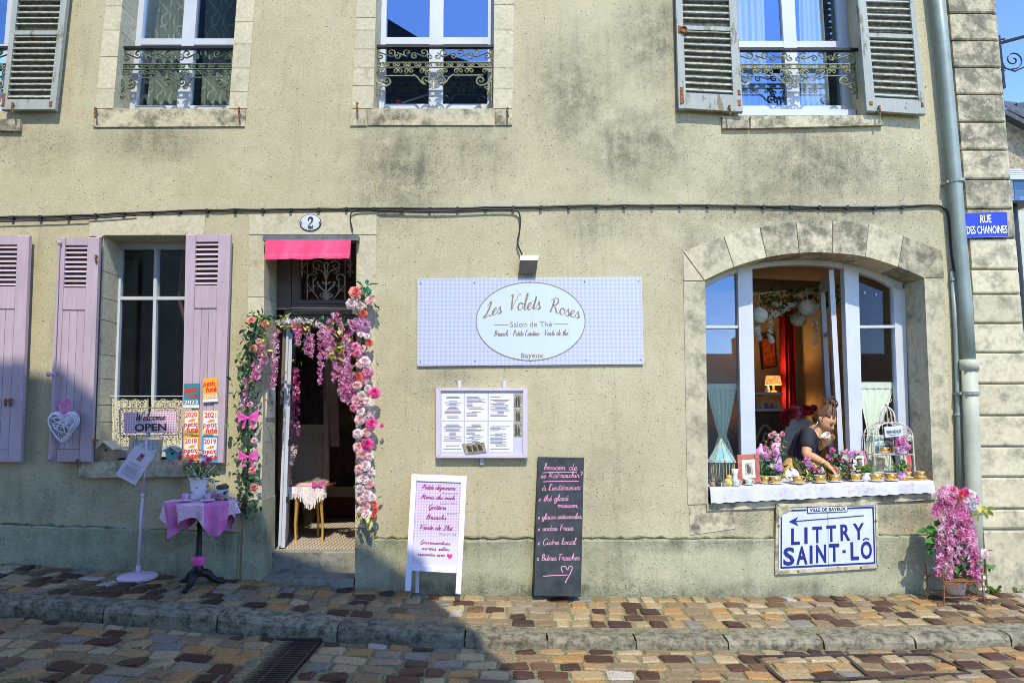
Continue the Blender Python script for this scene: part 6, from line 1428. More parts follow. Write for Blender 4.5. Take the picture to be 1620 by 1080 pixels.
for i in range(10): a = 2 * pi * i / 10; mb.tube([pc + V((0, 0, .1)), pc + V((.05 * cos(a), .05 * sin(a), .2)), pc + V((.13 * cos(a), .07 * sin(a), .28))], .003, 4)
for i in range(150): p = pc + V((rb_.gauss(0, .065), rb_.gauss(0, .05), .22 + rb_.gauss(0, .045))); put_leaf(mb, p, .045 * rb_.uniform(.7, 1.3), rb_, rb_.choice([(.16, .26, .06), (.10, .2, .05), (.22, .30, .10)]), w_=1.6)
stuff(mb.build('foliage', M_leaf, bq, recalc=False))
for k, px, py, s in (('pink', 276, 733, .02), ('hot', 286, 721, .024), ('hot', 303, 729, .024), ('hot', 323, 733, .03), ('hot', 330, 727, .028), ('blush', 317, 721, .022), ('pink', 325, 722, .02), ('blush', 283, 735, .018)): rose(k, P(px, py, yT + .03), s, bq, rb_)
def cup(mb, c, r, h, hand_=1):
    mb.lathe([(0, 0), (r * .55, 0), (r * .6, h * .08), (r * .8, h * .4), (r, h), (r * .95, h * .98), (r * .74, h * .4), (0, h * .15)], c, 14); mb.tube(catmull([c + V((hand_ * r * .93, 0, h * .82)), c + V((hand_ * r * 1.45, 0, h * .8)), c + V((hand_ * r * 1.4, 0, h * .35)), c + V((hand_ * r * .8, 0, h * .3))], 4), r * .09, 5); return mb
def saucer(mb, c, r): mb.lathe([(0, .004), (r * .5, .003), (r, .014), (r * 1.0, .018), (r * .5, .008), (0, .008)], c, 18); return mb
M_mug = simple('pink_banded_china', (.70, .36, .62), .3, var=.35, scale=30, bump=0)
for dx, dy, lab in ((-.085, -.11, 'small pink and white cup on a saucer at the left of the bistro table'), (.095, -.10, 'small pink and white cup on a saucer at the right of the bistro table')):
    c = at_table(dx, dy); t = thing('tea_cup', lab, 'cup', c, 'cups on the bistro table'); saucer(MB(), c, .055).build('saucer', M_china, t, smooth=True); cup(MB(), c + V((0, 0, .01)), .030, .055, 1).build('cup', M_mug, t, smooth=True)
c = at_table(.14, .07); jr = thing('glass_jar', 'glass jar with a brown lid at the back of the bistro table', 'jar', c); MB().lathe([(0, 0), (.045, 0), (.052, .02), (.052, .07), (.04, .085), (0, .085)], c, 16).build('jar', simple('pale_blue_jar', (.42, .50, .52), .2, var=.2, bump=0), jr, smooth=True); MB().lathe([(.046, .086), (.05, .09), (.05, .108), (.03, .118), (0, .118)], c, 16).build('lid', simple('brown_lid', (.13, .05, .03), .5), jr, smooth=True)
fw = thing('table_posy', 'pale pink flowers lying beside the cups on the bistro table', 'flowers', at_table(.17, -.02)); mb = MB(); leaves(mb, [at_table(.02, .03), at_table(.20, .0)], 30, .02, .045, rb_, dy=.01)
for i_ in range(len(mb.v)): mb.v[i_] += V((0, 0, .02))
stuff(mb.build('foliage', M_leaf, fw, recalc=False))
for k, dx, dy, dz, s in (('blush', .19, -.05, .035, .032), ('lilac', .15, -.03, .04, .03), ('white', .21, .0, .03, .028), ('lilac', .06, .02, .035, .026), ('white', .03, .04, .03, .024)): rose(k, at_table(dx, dy) + V((0, 0, dz)), s, fw, rb_)

# ------------------------------------------------------------------ flower stand at the corner
yF = -.30; fx = P(1512, 936, yF); fx.z = pz(fx.x, yF)
fs = thing('plant_stand', 'rusty wire plant stand at the foot of the drainpipe', 'plant stand', fx); mb = MB(); wd = .165
for sx in (-1, 1):
    for dy in (-.10, .12): mb.tube(catmull([fx + V((sx * wd, dy, .30)), fx + V((sx * wd * .95, dy, .15)), fx + V((sx * wd, dy, .05)), fx + V((sx * wd * 1.1, dy, .0)), fx + V((sx * wd * 1.3, dy, .01)), fx + V((sx * wd * 1.25, dy, .04)), fx + V((sx * wd * 1.12, dy, .035))], 4), .006, 5)
for z in (.075, .20): mb.tube([fx + V((a * wd, b, z)) for a, b in ((-1, -.10), (1, -.10), (1, .12), (-1, .12))], .005, 5, True)
for k in range(9): x = lerp(-wd, wd, k / 8); mb.tube([fx + V((x, -.10, .075)), fx + V((x, .12, .075))], .004, 4)
for k in range(6):
    x = lerp(-wd * .83, wd * .83, k / 5); mb.tube([fx + V((x + .033 * cos(a), -.102, .135 + .055 * sin(a))) for a in [pi * i / 8 for i in range(9)]], .004, 4)
mb.build('wire_frame', M_rust, fs)
pt_ = thing('flower_pot', 'white pot with brown rim standing in the wire plant stand', 'flower pot', fx + V((0, 0, .08))); c = fx + V((0, 0, .082)); MB().lathe([(0, 0), (.062, 0), (.085, .11), (.09, .115), (.082, .115), (.06, .02), (0, .02)], c, 20).build('pot', simple('pale_pot', (.60, .58, .55), .5, var=.1), pt_, smooth=True); MB().lathe([(.084, .10), (.092, .105), (.092, .125), (.07, .128), (0, .12)], c, 20).build('soil_rim', M_rust, pt_)
wp = thing('wisteria_plant', 'tall mass of artificial pink wisteria hanging over the wire plant stand', 'flowers', fx + V((0, 0, .2))); rw = random.Random(31)
mb = MB()
for px in (1490, 1505, 1520, 1532): mb.tube(catmull([c + V((0, 0, .1)), P(1510, 870, yF), P(px, 800, yF)], 5), .007, 5)
mb.build('stem', simple('plant_stem', (.05, .08, .03), .8), wp)
mb = MB(); leaves(mb, [P(1490, 830, yF), P(1515, 880, yF), P(1535, 900, yF)], 120, .08, .075, rw, GREENS); leaves(mb, [P(1470, 840, yF), P(1478, 852, yF), P(1476, 872, yF)], 22, .02, .10, rw, [(.05, .20, .03), (.09, .26, .05), (.03, .12, .04)]); leaves(mb, [P(1538, 795, yF), P(1550, 808, yF)], 16, .02, .085, rw, LIME); stuff(mb.build('foliage', M_leaf, wp, recalc=False))
ST = [[(1500, 785), (1484, 800), (1478, 815)], [(1495, 790), (1492, 830), (1488, 880), (1484, 910)], [(1508, 790), (1503, 850), (1503, 890), (1502, 915)], [(1515, 800), (1514, 850), (1517, 890)], [(1525, 785), (1528, 830), (1530, 860)], [(1535, 860), (1545, 885), (1547, 918)], [(1520, 810), (1500, 830), (1496, 855)], [(1530, 820), (1538, 850), (1541, 885)], [(1512, 780), (1525, 805), (1528, 830)], [(1490, 845), (1486, 870), (1490, 895)], [(1532, 870), (1536, 900), (1545, 915)]]
for i, pl in enumerate(ST): strand([P(a, b, yF - .05 - .02 * (i % 3)) for a, b in pl], .036, .022, 150, PINKS, 500 + i, .024).build('wisteria_strand', M_petal, wp, recalc=False)
for k, px, py, s in (('pink', 1505, 776, .055), ('hot', 1524, 778, .05), ('coral', 1517, 782, .045), ('hot', 1541, 787, .035), ('white', 1534, 783, .05), ('white', 1555, 875, .045), ('white', 1526, 790, .04)): rose(k, P(px, py, yF - .10), s, wp, rw)
for px, py, cols in ((1495, 783, PINKS), (1536, 790, [(.7, .72, .8), (.8, .8, .84)]), (1512, 815, PINKS), (1527, 845, PINKS)): cluster(P(px, py, yF - .08), .07, 90, cols, px, .024).build('blossom_cluster', M_petal, wp, recalc=False)
cn = thing('clay_pot', 'small cream stacked pot beside the plant stand', 'flower pot', P(1551, 937, -.18)); p = P(1551, 937, -.18); p.z = pz(p.x, -.18); MB().lathe([(0, 0), (.03, 0), (.034, .07), (.045, .075), (.045, .09), (.03, .09), (.034, .16), (.048, .165), (.048, .185), (0, .18)], p, 12).build('pot', M_cream, cn, smooth=True)
# ------------------------------------------------------------------ the tea room behind the arched window
def paper_mat():
    m, t = newmat('rose_wallpaper'); co = t.obj(); v = t.n('ShaderNodeTexVoronoi', {'Vector': t.n('ShaderNodeVectorMath', {0: co, 1: t.scaled(t.n('ShaderNodeTexNoise', {'Vector': co, 'Scale': 9.}).outputs[1], (.09, .09, .09))}, operation='ADD').outputs[0], 'Scale': 8.})
    f = t.mr(v.outputs['Distance'], .34, .42); f2 = t.mr(t.noise(co, 26, 4, .6), .42, .58)
    c = t.mix(f, (.17, .10, .10), (.46, .40, .31)); c = t.mix(t.m('MULTIPLY', t.m('SUBTRACT', 1., f), f2), c, (.34, .22, .19)); c = t.mix(t.m('MULTIPLY', t.m('SUBTRACT', 1., t.mr(v.outputs['Distance'], .42, .50)), t.m('MULTIPLY', f2, f)), c, (.24, .23, .15)); t.bsdf(c, .8); return m
M_paper = paper_mat()
SX0, SX1, SY1, SZ0, SZ1 = P(960, 600).x, 4.42, 3.8, .06, 3.3
M_warmwall = simple('warm_plaster', (.44, .36, .25), .9, var=.12, scale=3, bump=.05)
mb = MB(); mb.poly([(SX0, SY1, SZ0), (SX1, SY1, SZ0), (SX1, SY1, SZ1), (SX0, SY1, SZ1)]); mb.poly([(SX0, .385, SZ0), (SX0, SY1, SZ0), (SX0, SY1, SZ1), (SX0, .385, SZ1)]); mb.build('tea_room_wall', M_warmwall, house, recalc=False)
MB().poly([(SX1, .385, SZ0), (SX1, SY1, SZ0), (SX1, SY1, SZ1), (SX1, .385, SZ1)]).build('wallpapered_wall', M_paper, house, recalc=False)
MB().poly([(SX0, .385, SZ0), (SX1, .385, SZ0), (SX1, SY1, SZ0), (SX0, SY1, SZ0)]).build('tea_room_floor', simple('oak_floor', (.24, .16, .09), .5, var=.3), house, recalc=False)
MB().poly([(SX0, .385, SZ1), (SX1, .385, SZ1), (SX1, SY1, SZ1), (SX0, SY1, SZ1)]).build('tea_room_ceiling', simple('grey_ceiling', (.30, .28, .25), .9, var=.1), house, recalc=False)
mb = MB(); mb.prism([(SX0, 1.9, SZ1 - .16), (SX1, 2.7, SZ1 - .16), (SX1, 2.7, SZ1), (SX0, 1.9, SZ1)], (0, .22, 0)); mb.build('ceiling_beam', M_plaster_in, house)
MB().poly([(SX0, .384, SZ0), (P(1112, 700).x, .384, SZ0), (P(1112, 700).x, .384, SZ1), (SX0, .384, SZ1)]).build('tea_room_wall', M_warmwall, house, recalc=False)
# glazed back door, red curtains, picture
M_velvet = simple('red_velvet', (.42, .012, .015), .9, var=.5, scale=30, bump=0)
def drape(name, lab, x0, x1, x2, x3, ya, yb, y, n=6):
    t = thing(name, lab, 'curtain', P((x2 + x3) / 2, yb, y)); mb = MB(); mb.grid(lambda u, v: P(lerp(lerp(x0, x3, v), lerp(x1, x2, v), u), lerp(ya, yb, v), y) + V((0, .05 * sin(u * n * 2 * pi) + .02 * sin(u * n * 5 + 3 * v), 0)), n * 10, 6); mb.build('cloth', M_velvet, t, smooth=True)
drape('red_curtain', 'dark red velvet curtain left of the glazed back door in the tea room', 1234, 1256, 1261, 1238, 488, 690, 3.2, 4); drape('red_curtain', 'dark red velvet curtain right of the glazed back door in the tea room', 1306, 1322, 1330, 1316, 480, 700, 3.2, 3)
bd = thing('back_door', 'grey-white glazed door at the back of the tea room', 'door', P(1280, 700, 3.5)); mb = MB(); yb_ = 3.45; M_beige = simple('grey_beige_paint', (.42, .39, .33), .6, var=.1, bump=.05)
mb.bslab([(1255, 490), (1277, 490), (1277, 720), (1258, 720)], yb_, yb_ + .08); mb.bslab([(1301, 480), (1310, 480), (1318, 720), (1304, 720)], yb_, yb_ + .08); mb.bslab([(1276, 494), (1302, 492), (1302, 504), (1276, 505)], yb_, yb_ + .08); mb.bslab([(1277, 545), (1302, 545), (1302, 548.5), (1277, 548.5)], yb_ + .01, yb_ + .07); mb.bslab([(1277, 640), (1304, 640), (1304, 720), (1277, 720)], yb_ + .005, yb_ + .07); mb.build('frame', M_beige, bd)
MB().poly([P(a, b, yb_ + .05) for a, b in ((1276, 500), (1304, 500), (1304, 645), (1276, 645))]).build('pane', simple('dim_glass', (.15, .16, .13), .15, var=.5, scale=6, bump=0), bd); mb = MB(); p = P(1279, 583, yb_); mb.tube([p, p + V((0, -.05, 0)), p + V((-.05, -.05, .03))], .012, 6); mb.build('handle', M_black, bd)
pc_ = thing('red_painting', 'small dark red and gold painting on the back wall of the tea room', 'picture', P(1216, 580, 3.7)); q = [(1203, 534), (1227, 529.5), (1230, 580), (1207, 584)]; MB().bslab(q, 3.70, 3.76, .012).build('frame', simple('dark_red_frame', (.07, .015, .012), .5), pc_); MB().slab([qpt(q, a, b) for a, b in ((.1, .06), (.9, .06), (.9, .94), (.1, .94))], 3.692, 3.72).build('canvas', simple('red_gold_canvas', (.42, .08, .02), .6, var=.9, scale=14, bump=0, dirt=(.06, .01, .01)), pc_)
# shelf unit with a lit lamp
yh = 2.9; sh_ = thing('wall_shelf', 'white wall shelves holding a lit lamp and small china in the tea room', 'shelf', P(1215, 690, yh)); mb = MB()
for py in (622, 648): a, b = P(1180, py, yh), P(1239, py - 1, yh); MB().box((a.x, yh, a.z - .02), (b.x, yh + .34, a.z + .01)).build('shelf_board', M_white, sh_)
MB().slab([(1190, 650), (1240, 648), (1240, 720), (1190, 720)], yh + .1, yh + .45).build('cabinet', simple('brown_cabinet', (.10, .07, .045), .6, var=.3), sh_)
lp_ = thing('shelf_lamp', 'lit orange table lamp with a patterned cream shade on the upper shelf', 'lamp', P(1224, 621, yh + .15)); c = P(1224, 621, yh + .15); top_z = P(1224, 593, yh + .15).z
m, t = newmat('lit_shade'); co = t.obj(); f = t.mr(t.noise(co, 22, 4), .4, .6); cc = t.mix(f, (.80, .52, .22), (.45, .28, .12)); t.bsdf(cc, .8, **{'Emission Color': t.mix(f, (1, .45, .12), (.6, .22, .05)), 'Emission Strength': .55})
MB().lathe([(.09, top_z - c.z - .01), (.11, (top_z - c.z) * .45)], c, 20).build('lamp_shade', m, lp_, smooth=True); mb = MB(); mb.lathe([(0, 0), (.05, .0), (.05, .015), (.012, .03), (.012, .14), (0, .14)], c, 10); mb.build('lamp_base', M_gold, lp_)
ll = bpy.data.lights.new('lamp_light', 'POINT'); ll.energy = 6; ll.color = (1, .55, .22); ll.shadow_soft_size = .05; lo = bpy.data.objects.new('lamp_light', ll); COL.objects.link(lo); lo.parent = lp_; lo.location = V((0, -.0, (top_z - c.z) * .7))
rv = random.Random(12)
for i, (px, py, kc, lab) in enumerate(((1214, 620, (.55, .50, .42), 'cream patterned cup on the upper shelf under the lamp'), (1199, 646, (.40, .36, .30), 'grey china pot at the left of the lower shelf'), (1206, 646, (.50, .46, .40), 'pale china jar on the lower shelf'), (1213, 646, (.10, .22, .45), 'blue and cream figurine on the lower shelf'), (1222, 646, (.12, .30, .55), 'bright blue figurine on the lower shelf'), (1232, 646, (.60, .54, .48), 'pale folded box at the right of the lower shelf'))):
    o = thing('shelf_ornament', lab, 'ornament', P(px, py, yh + .12), 'china on the back shelves'); c = P(px, py, yh + .12); h = .07 + .02 * rv.random(); MB().lathe([(0, 0), (.030, 0), (.038, h * .4), (.026, h * .75), (.02, h * .8), (.026, h), (0, h * 1.2)], c, 10).build('body', simple('ornament_%d' % i, kc, .4, var=.4, scale=40, bump=0), o, smooth=True)
ch = thing('cane_chair', 'dark bentwood chair back under the shelves of the tea room', 'chair', P(1208, 735, 1.9)); mb = MB(); yc = 1.9
mb.tube(catmull([P(a, b, yc) for a, b in ((1194, 735), (1196, 700), (1205, 676), (1214, 674), (1222, 690), (1226, 735))], 5), .014, 6); mb.tube(catmull([P(a, b, yc) for a, b in ((1203, 735), (1206, 700), (1211, 684), (1216, 700), (1218, 735))], 4), .010, 5); mb.tube([P(1195, 711, yc), P(1225, 711, yc)], .010, 5); mb.build('chair_back', M_rawwood, ch); MB().slab([(1192, 735), (1228, 735), (1228, 741), (1192, 741)], yc - .02, yc + .4).build('seat', M_rawwood, ch)
mb = MB()
for px, dy in ((1194, 0), (1226, 0), (1194, .36), (1226, .36)): p = P(px, 738, yc); mb.bar((p.x, yc + dy, SZ0), (p.x, yc + dy, p.z), .03, .03)
mb.build('leg', M_rawwood, ch)
# round cream chair back crowned with red roses
rc = thing('round_chair', 'round cream chair back behind the woman', 'chair', P(1264, 720, 1.5)); yr = 1.5; q = catmull([P(a, b, yr) for a, b in ((1237, 735), (1238, 700), (1246, 672), (1262, 660), (1280, 664), (1292, 682), (1296, 735))], 4); MB().prism(q, (0, .08, 0)).build('back', simple('cream_upholstery', (.70, .64, .50), .8, var=.08), rc); p = P(1266, 735, yr); MB().box((p.x - .2, yr, SZ0), (p.x + .2, yr + .4, p.z)).build('base', M_rawwood, rc)
rr2 = thing('red_rose_spray', 'row of big red and pink roses along the top of the round chair', 'flowers', P(1264, 660, yr)); rv2 = random.Random(2)
for k, px, py, s in (('red', 1240, 661, .085), ('red', 1247, 652, .07), ('coral', 1254, 650, .085), ('pink', 1264, 650, .065), ('pink', 1266, 658, .05), ('red', 1274, 650, .09), ('red', 1285, 649, .085), ('red', 1243, 668, .06), ('red', 1291, 652, .06)): rose(k, P(px, py, yr - .05), s * .85, rr2, rv2)
# wisteria hanging from a rope, paper lanterns
gw = thing('white_garland', 'hanging garland of white blossom and green leaves inside the arched window', 'garland', P(1255, 465, 1.2)); yg = 1.15; MB().tube([P(1186, 466, yg), P(1250, 460, yg), P(1330, 453, yg)], .012, 6).build('rope', simple('pale_rope', (.55, .48, .34), .8), gw); rgw = random.Random(77)
mb = MB()
for pts, n, sp in (([(1205, 475), (1235, 472), (1262, 466), (1290, 465), (1320, 470)], 210, .055), ([(1200, 500), (1225, 490), (1250, 480)], 120, .055), ([(1280, 470), (1300, 480), (1318, 485)], 90, .05)): leaves(mb, [P(a, b, yg) for a, b in pts], n, sp, .062, rgw, GREENS + [(.10, .22, .06)], dy=.05)
stuff(mb.build('foliage', M_leaf, gw, recalc=False))
for i, (pl, r0, n) in enumerate((([(1225, 492), (1218, 505), (1220, 535), (1221, 540)], .03, 60), ([(1197, 512), (1200, 530), (1203, 537)], .025, 40), ([(1228, 480), (1240, 490), (1226, 500)], .05, 70), ([(1260, 470), (1280, 462), (1300, 468)], .05, 80), ([(1290, 485), (1312, 490), (1318, 480)], .045, 60), ([(1289, 503), (1291, 520), (1290, 545)], .022, 50), ([(1255, 480), (1245, 492)], .04, 36))): strand([P(a, b, yg - .08) for a, b in pl], r0, .02, n, WHITES, 600 + i, .026).build('blossom_strand', M_petal, gw, recalc=False)
M_paperl = simple('paper_lantern', (.62, .58, .48), .8, var=.03, bump=0)
for px, py, rp, y, lab in ((1201, 499, 13.5, 1.0, 'round white paper lantern at the left of the hanging garland'), (1278, 487, 14, .95, 'upper of the two paper lanterns in the middle of the garland'), (1263, 505, 12.5, 1.25, 'lower cream paper lantern partly hidden behind another')):
    c = P(px, py, y); r = (P(px + rp, py, y).x - c.x); t = thing('paper_lantern', lab, 'lantern', c, 'paper lanterns in the window'); prof = []
    for k in range(33): th = pi * (.07 + .86 * k / 32); rr = r * (1 + (.02 if k % 2 else -.012)); prof.append((rr * sin(th), -rr * .95 * cos(th)))
    MB().lathe(prof, c, 24).build('shade', M_paperl, t, smooth=False); MB().tube([c + V((0, 0, r * .9)), P(px, 462, y)], .004, 4).build('string', M_white, t)

# ------------------------------------------------------------------ display table in the window
ZA, ZB = P(1123, 770, -.045), P(1476, 760, -.045)
def sz(x): return ZA.z + (x - ZA.x) * (ZB.z - ZA.z) / (ZB.x - ZA.x)
def sp(px, y): x = P(px, 760, y).x; return V((x, y, sz(x)))
dt = thing('display_table', 'low wooden display shelf set in the open arched window', 'table', (2.4, .2, sz(2.4))); xa, xb = ZA.x, ZB.x
MB().prism([(xa + .004, -.03, sz(xa) - .03), (xb - .004, -.03, sz(xb) - .03), (xb - .004, -.03, sz(xb) - .006), (xa + .004, -.03, sz(xa) - .006)], (0, .62, 0)).build('table_top', M_rawwood, dt)
mb = MB()
for x in (xa + .15, xb - .15): mb.bar((x, .52, SZ0), (x, .52, sz(x) - .03), .05, .05)
mb.build('leg', M_rawwood, dt)
cl = thing('window_cloth', 'white cloth with a faint rose toile print hanging over the arched window ledge', 'tablecloth', (2.4, 0, sz(2.4))); rcl = random.Random(6)
m, t = newmat('toile_cloth'); co = t.obj(); n1 = t.noise(co, 5, 2); n2 = t.noise(co, 24, 8, .75); f = t.m('MULTIPLY', t.mr(n1, .46, .58), t.mr(n2, .52, .60)); t.bsdf(t.mix(t.m('MULTIPLY', f, .8), (.54, .54, .57), (.40, .29, .35)), .8, 0, t.bump(t.noise(co, 7, 3), .3, .01)); M_toile = m
def clf(u, v):
    x = lerp(xa, xb, u); zt = sz(x)
    if v < .55: y = lerp(.60, -.044, v / .55); return V((x, y, zt + .002 * sin(x * 9 + y * 7)))
    if v < .62: return V((x, -.052, zt - .008))
    t_ = (v - .62) / .38; hb = lerp(P(1125, 795.5, -.05).z, P(1476, 778.5, -.05).z, u) + .004 * sin(u * 120); return V((x, -.055 - .008 * t_ * (1 + sin(u * 34)) - .006 * t_ * sin(u * 71), lerp(zt - .012, hb, t_)))
mb = MB(); mb.grid(clf, 110, 22); mb.build('cloth', M_toile, cl, smooth=True)
# hourglass lace curtains
def hour(name, lab, xl0, xr0, yt, ym, yb, xm, wm, xl1, xr1, y):
    t = thing(name, lab, 'curtain', P(xm, yb, y)); mb = MB()
    def f(u, v):
        py = lerp(yt, yb, v); k = (ym - yt) / (yb - yt); 
        if v < k: w_ = v / k; e = w_ ** 1.15; a = lerp(xl0, xm - wm, e); b = lerp(xr0, xm + wm, e)
        else: w_ = (v - k) / (1 - k); e = w_ ** .8; a = lerp(xm - wm, xl1, e); b = lerp(xm + wm, xr1, e)
        return P(lerp(a, b, u), py, y) + V((0, .0035 * sin(u * 34) + .002 * sin(u * 60 + 5 * v), 0))
    mb.grid(f, 48, 26); mb.build('cloth', M_hour, t, recalc=False); mb = MB(); mb.grid(lambda u, v: P(lerp(xl0 - 1, xr0 + 1, u), lerp(yt, yt + 9, v), y - .008), 8, 2); mb.build('header', M_hourhead, t, recalc=False); MB().tube([P(xl0 - 4, yt, y), P(xr0 + 4, yt, y)], .005, 6).build('curtain_rod', M_white, t)
M_hour = lace_mat('pale_green_lace', (.70, .76, .58), .11, True, .0); M_hourhead = simple('pale_green_voile', (.60, .64, .50), .9, var=.08, bump=0)
nt = NT.__new__(NT); nt.t = M_hour.node_tree      # veil under the lace: half transparent cloth
for nd in list(M_hour.node_tree.nodes):
    if nd.bl_idname == 'ShaderNodeMixShader':
        src = nd.inputs[0].links[0].from_socket; M_hour.node_tree.links.new(nt.m('MAXIMUM', src, .8), nd.inputs[0])
hour('lace_curtain', 'pale green lace curtain tied like an hourglass behind the left fixed pane', 1117, 1166, 607, 689, 760, 1143, 6, 1118, 1172, YA + .075); hour('lace_curtain', 'pale green lace curtain tied like an hourglass behind the right fixed pane', 1357, 1416, 605, 684, 755, 1381, 8, 1362, 1424, YA + .085)

# cups: one of gold and white, then copies each with its own place
def gold_cup(c, lab):
    t = thing('tea_cup', lab, 'cup', c, 'gold and white tea cups on the window cloth'); saucer(MB(), c, .062).build('saucer', M_china, t, smooth=True); k = cup(MB(), c + V((0, 0, .010)), .047, .058, 1).build('cup', M_gold, t, smooth=True); MB().lathe([(.0462, .0565), (.0485, .058), (.0475, .0605), (.0440, .058)], c + V((0, 0, .010)), 16).build('rim', M_china, k, smooth=True); return t
CUPS = [(1262, -.005, 'gold tea cup before the upright painted saucer on the window cloth'), (1227, .01, 'gold tea cup between the red photo frame and the upright saucer'), (1297, .015, 'gold tea cup just left of the woman\'s lower hand'), (1386, .01, 'gold tea cup nearest the front left foot of the white cage'), (1410, .02, 'gold tea cup below the middle of the white bird cage'), (1354, .06, 'gold tea cup among pink flowers below the right photo frame'), (1211, .08, 'yellow gold cup beside the foot of the red photo frame')]
c0 = gold_cup(sp(CUPS[0][0], CUPS[0][1]), CUPS[0][2])
for px, y, lab in CUPS[1:]: copy_tree(c0, sp(px, y), lab, rotz=rcl.uniform(-2.5, 2.5))
for px, lab in ((1436, 'left gold cup on the oval gold tray'), (1457, 'right gold cup on the oval gold tray')): copy_tree(c0, sp(px, .06) + V((0, 0, .016)), lab, scale=.8, rotz=1.)
tr_ = thing('gold_tray', 'oval woven gold tray at the right end of the window cloth', 'tray', sp(1445, .06)); c = sp(1445, .06); mb = MB(); mb.lathe([(0, .004), (.13, .004), (.14, .022), (.146, .022), (.14, 0), (0, 0)], V(), 28)
for v_ in mb.v: v_.y *= .55; v_ += c
mb.build('tray', M_gold, tr_)
us = thing('painted_saucer', 'white saucer with a painted rose standing upright behind a gold cup', 'saucer', sp(1253, .10)); c = sp(1253, .10) + V((0, 0, .065)); M3 = Matrix.Rotation(radians(75), 3, 'X'); MB().lathe([(0, .006), (.035, .004), (.062, .012), (.064, .016), (.036, .010), (0, .012)], c, 20, M3).build('plate', M_china, us, smooth=True); rose('pink', c + V((.006, -.014, -.005)), .018, us, rcl, 'painted_rose')
gc = copy_tree(c0, sp(1184, .02), 'small pale green cup on a saucer in front of the red photo frame', scale=.75)
for o in gc.children: 
    if o.name.startswith('cup'): o.data = o.data.copy(); o.data.materials[0] = simple('pale_green_china', (.46, .56, .46), .3, bump=0)
gc['group'] = 'green cups on the window cloth'; g2 = copy_tree(gc, sp(1164, .0), 'small green cup on a saucer at the left of the red photo frame'); g2.scale = (.75,) * 3
def pframe(name, lab, q, y0, y1, fm, border=.2):
    t = thing(name, lab, 'photo frame', P((q[2][0] + q[3][0]) / 2, q[3][1], y0)); c4 = lean(q, y0, y1); Bf = Board(*c4); mb = MB()
    for u0, v0, u1, v1 in ((0, 0, border, 1), (1 - border, 0, 1, 1), (border, 0, 1 - border, border * .8), (border, 1 - border * .8, 1 - border, 1)): mb.bev(Bf.quad(u0, v0, u1, v1, .010), (0, .028, 0), .004)
    mb.build('frame', fm, t); MB().prism(Bf.quad(border - .01, border * .7, 1.01 - border, 1.01 - border * .7, .002), (0, .006, 0)).build('mat', M_cream, t); Bf.lift = .004
    MB().poly(Bf.quad(.34, .30, .68, .72)).build('photograph', M_sepia, t); mb = MB(); mb.poly([Bf.at(.5 + .10 * cos(a), .55 + .13 * sin(a), .006) for a in [2 * pi * k / 12 for k in range(12)]]); mb.poly([Bf.at(.47 + .06 * cos(a), .42 + .07 * sin(a), .0065) for a in [2 * pi * k / 10 for k in range(10)]]); mb.build('portrait', M_sep2, t); return t
pframe('photo_frame', 'distressed brick red photo frame with a portrait at the left of the window cloth', [(1166, 720), (1200, 718), (1203, 762), (1168, 765)], .06, .13, simple('distressed_red_paint', (.36, .10, .07), .7, var=.35, scale=16, dirt=(.45, .25, .2)))
pframe('photo_frame', 'pink and white distressed photo frame leaning beside the bird cage', [(1344, 714), (1371, 713), (1375, 750), (1343, 753)], .15, .22, simple('distressed_pink_paint', (.42, .20, .22), .7, var=.45, scale=16, dirt=(.6, .52, .52)))
# teapot, vases and posies
tp_ = thing('tea_pot', 'white and gold teapot on a cake stand behind the red photo frame', 'teapot', sp(1206, .42)); c = sp(1206, .42); h0 = P(1206, 727, .42).z - c.z
MB().lathe([(0, 0), (.05, 0), (.012, .03), (.012, h0 - .015), (.08, h0 - .01), (.085, h0), (0, h0)], c, 18).build('cake_stand', M_china, tp_, smooth=True); cc = c + V((0, 0, h0)); MB().lathe([(0, 0), (.04, 0), (.058, .035), (.062, .06), (.05, .10), (.03, .11), (.028, .115), (.012, .135), (.014, .15), (0, .155)], cc, 20).build('pot', M_mug, tp_, smooth=True); mb = MB(); mb.tube(catmull([cc + V((.05, 0, .04)), cc + V((.085, 0, .06)), cc + V((.10, 0, .10))], 4), [.014] * 5 + [.011] * 4, 8); mb.tube(catmull([cc + V((-.05, 0, .09)), cc + V((-.10, 0, .09)), cc + V((-.10, 0, .04)), cc + V((-.055, 0, .03))], 4), .006, 6); mb.build('spout', M_china, tp_, smooth=True)
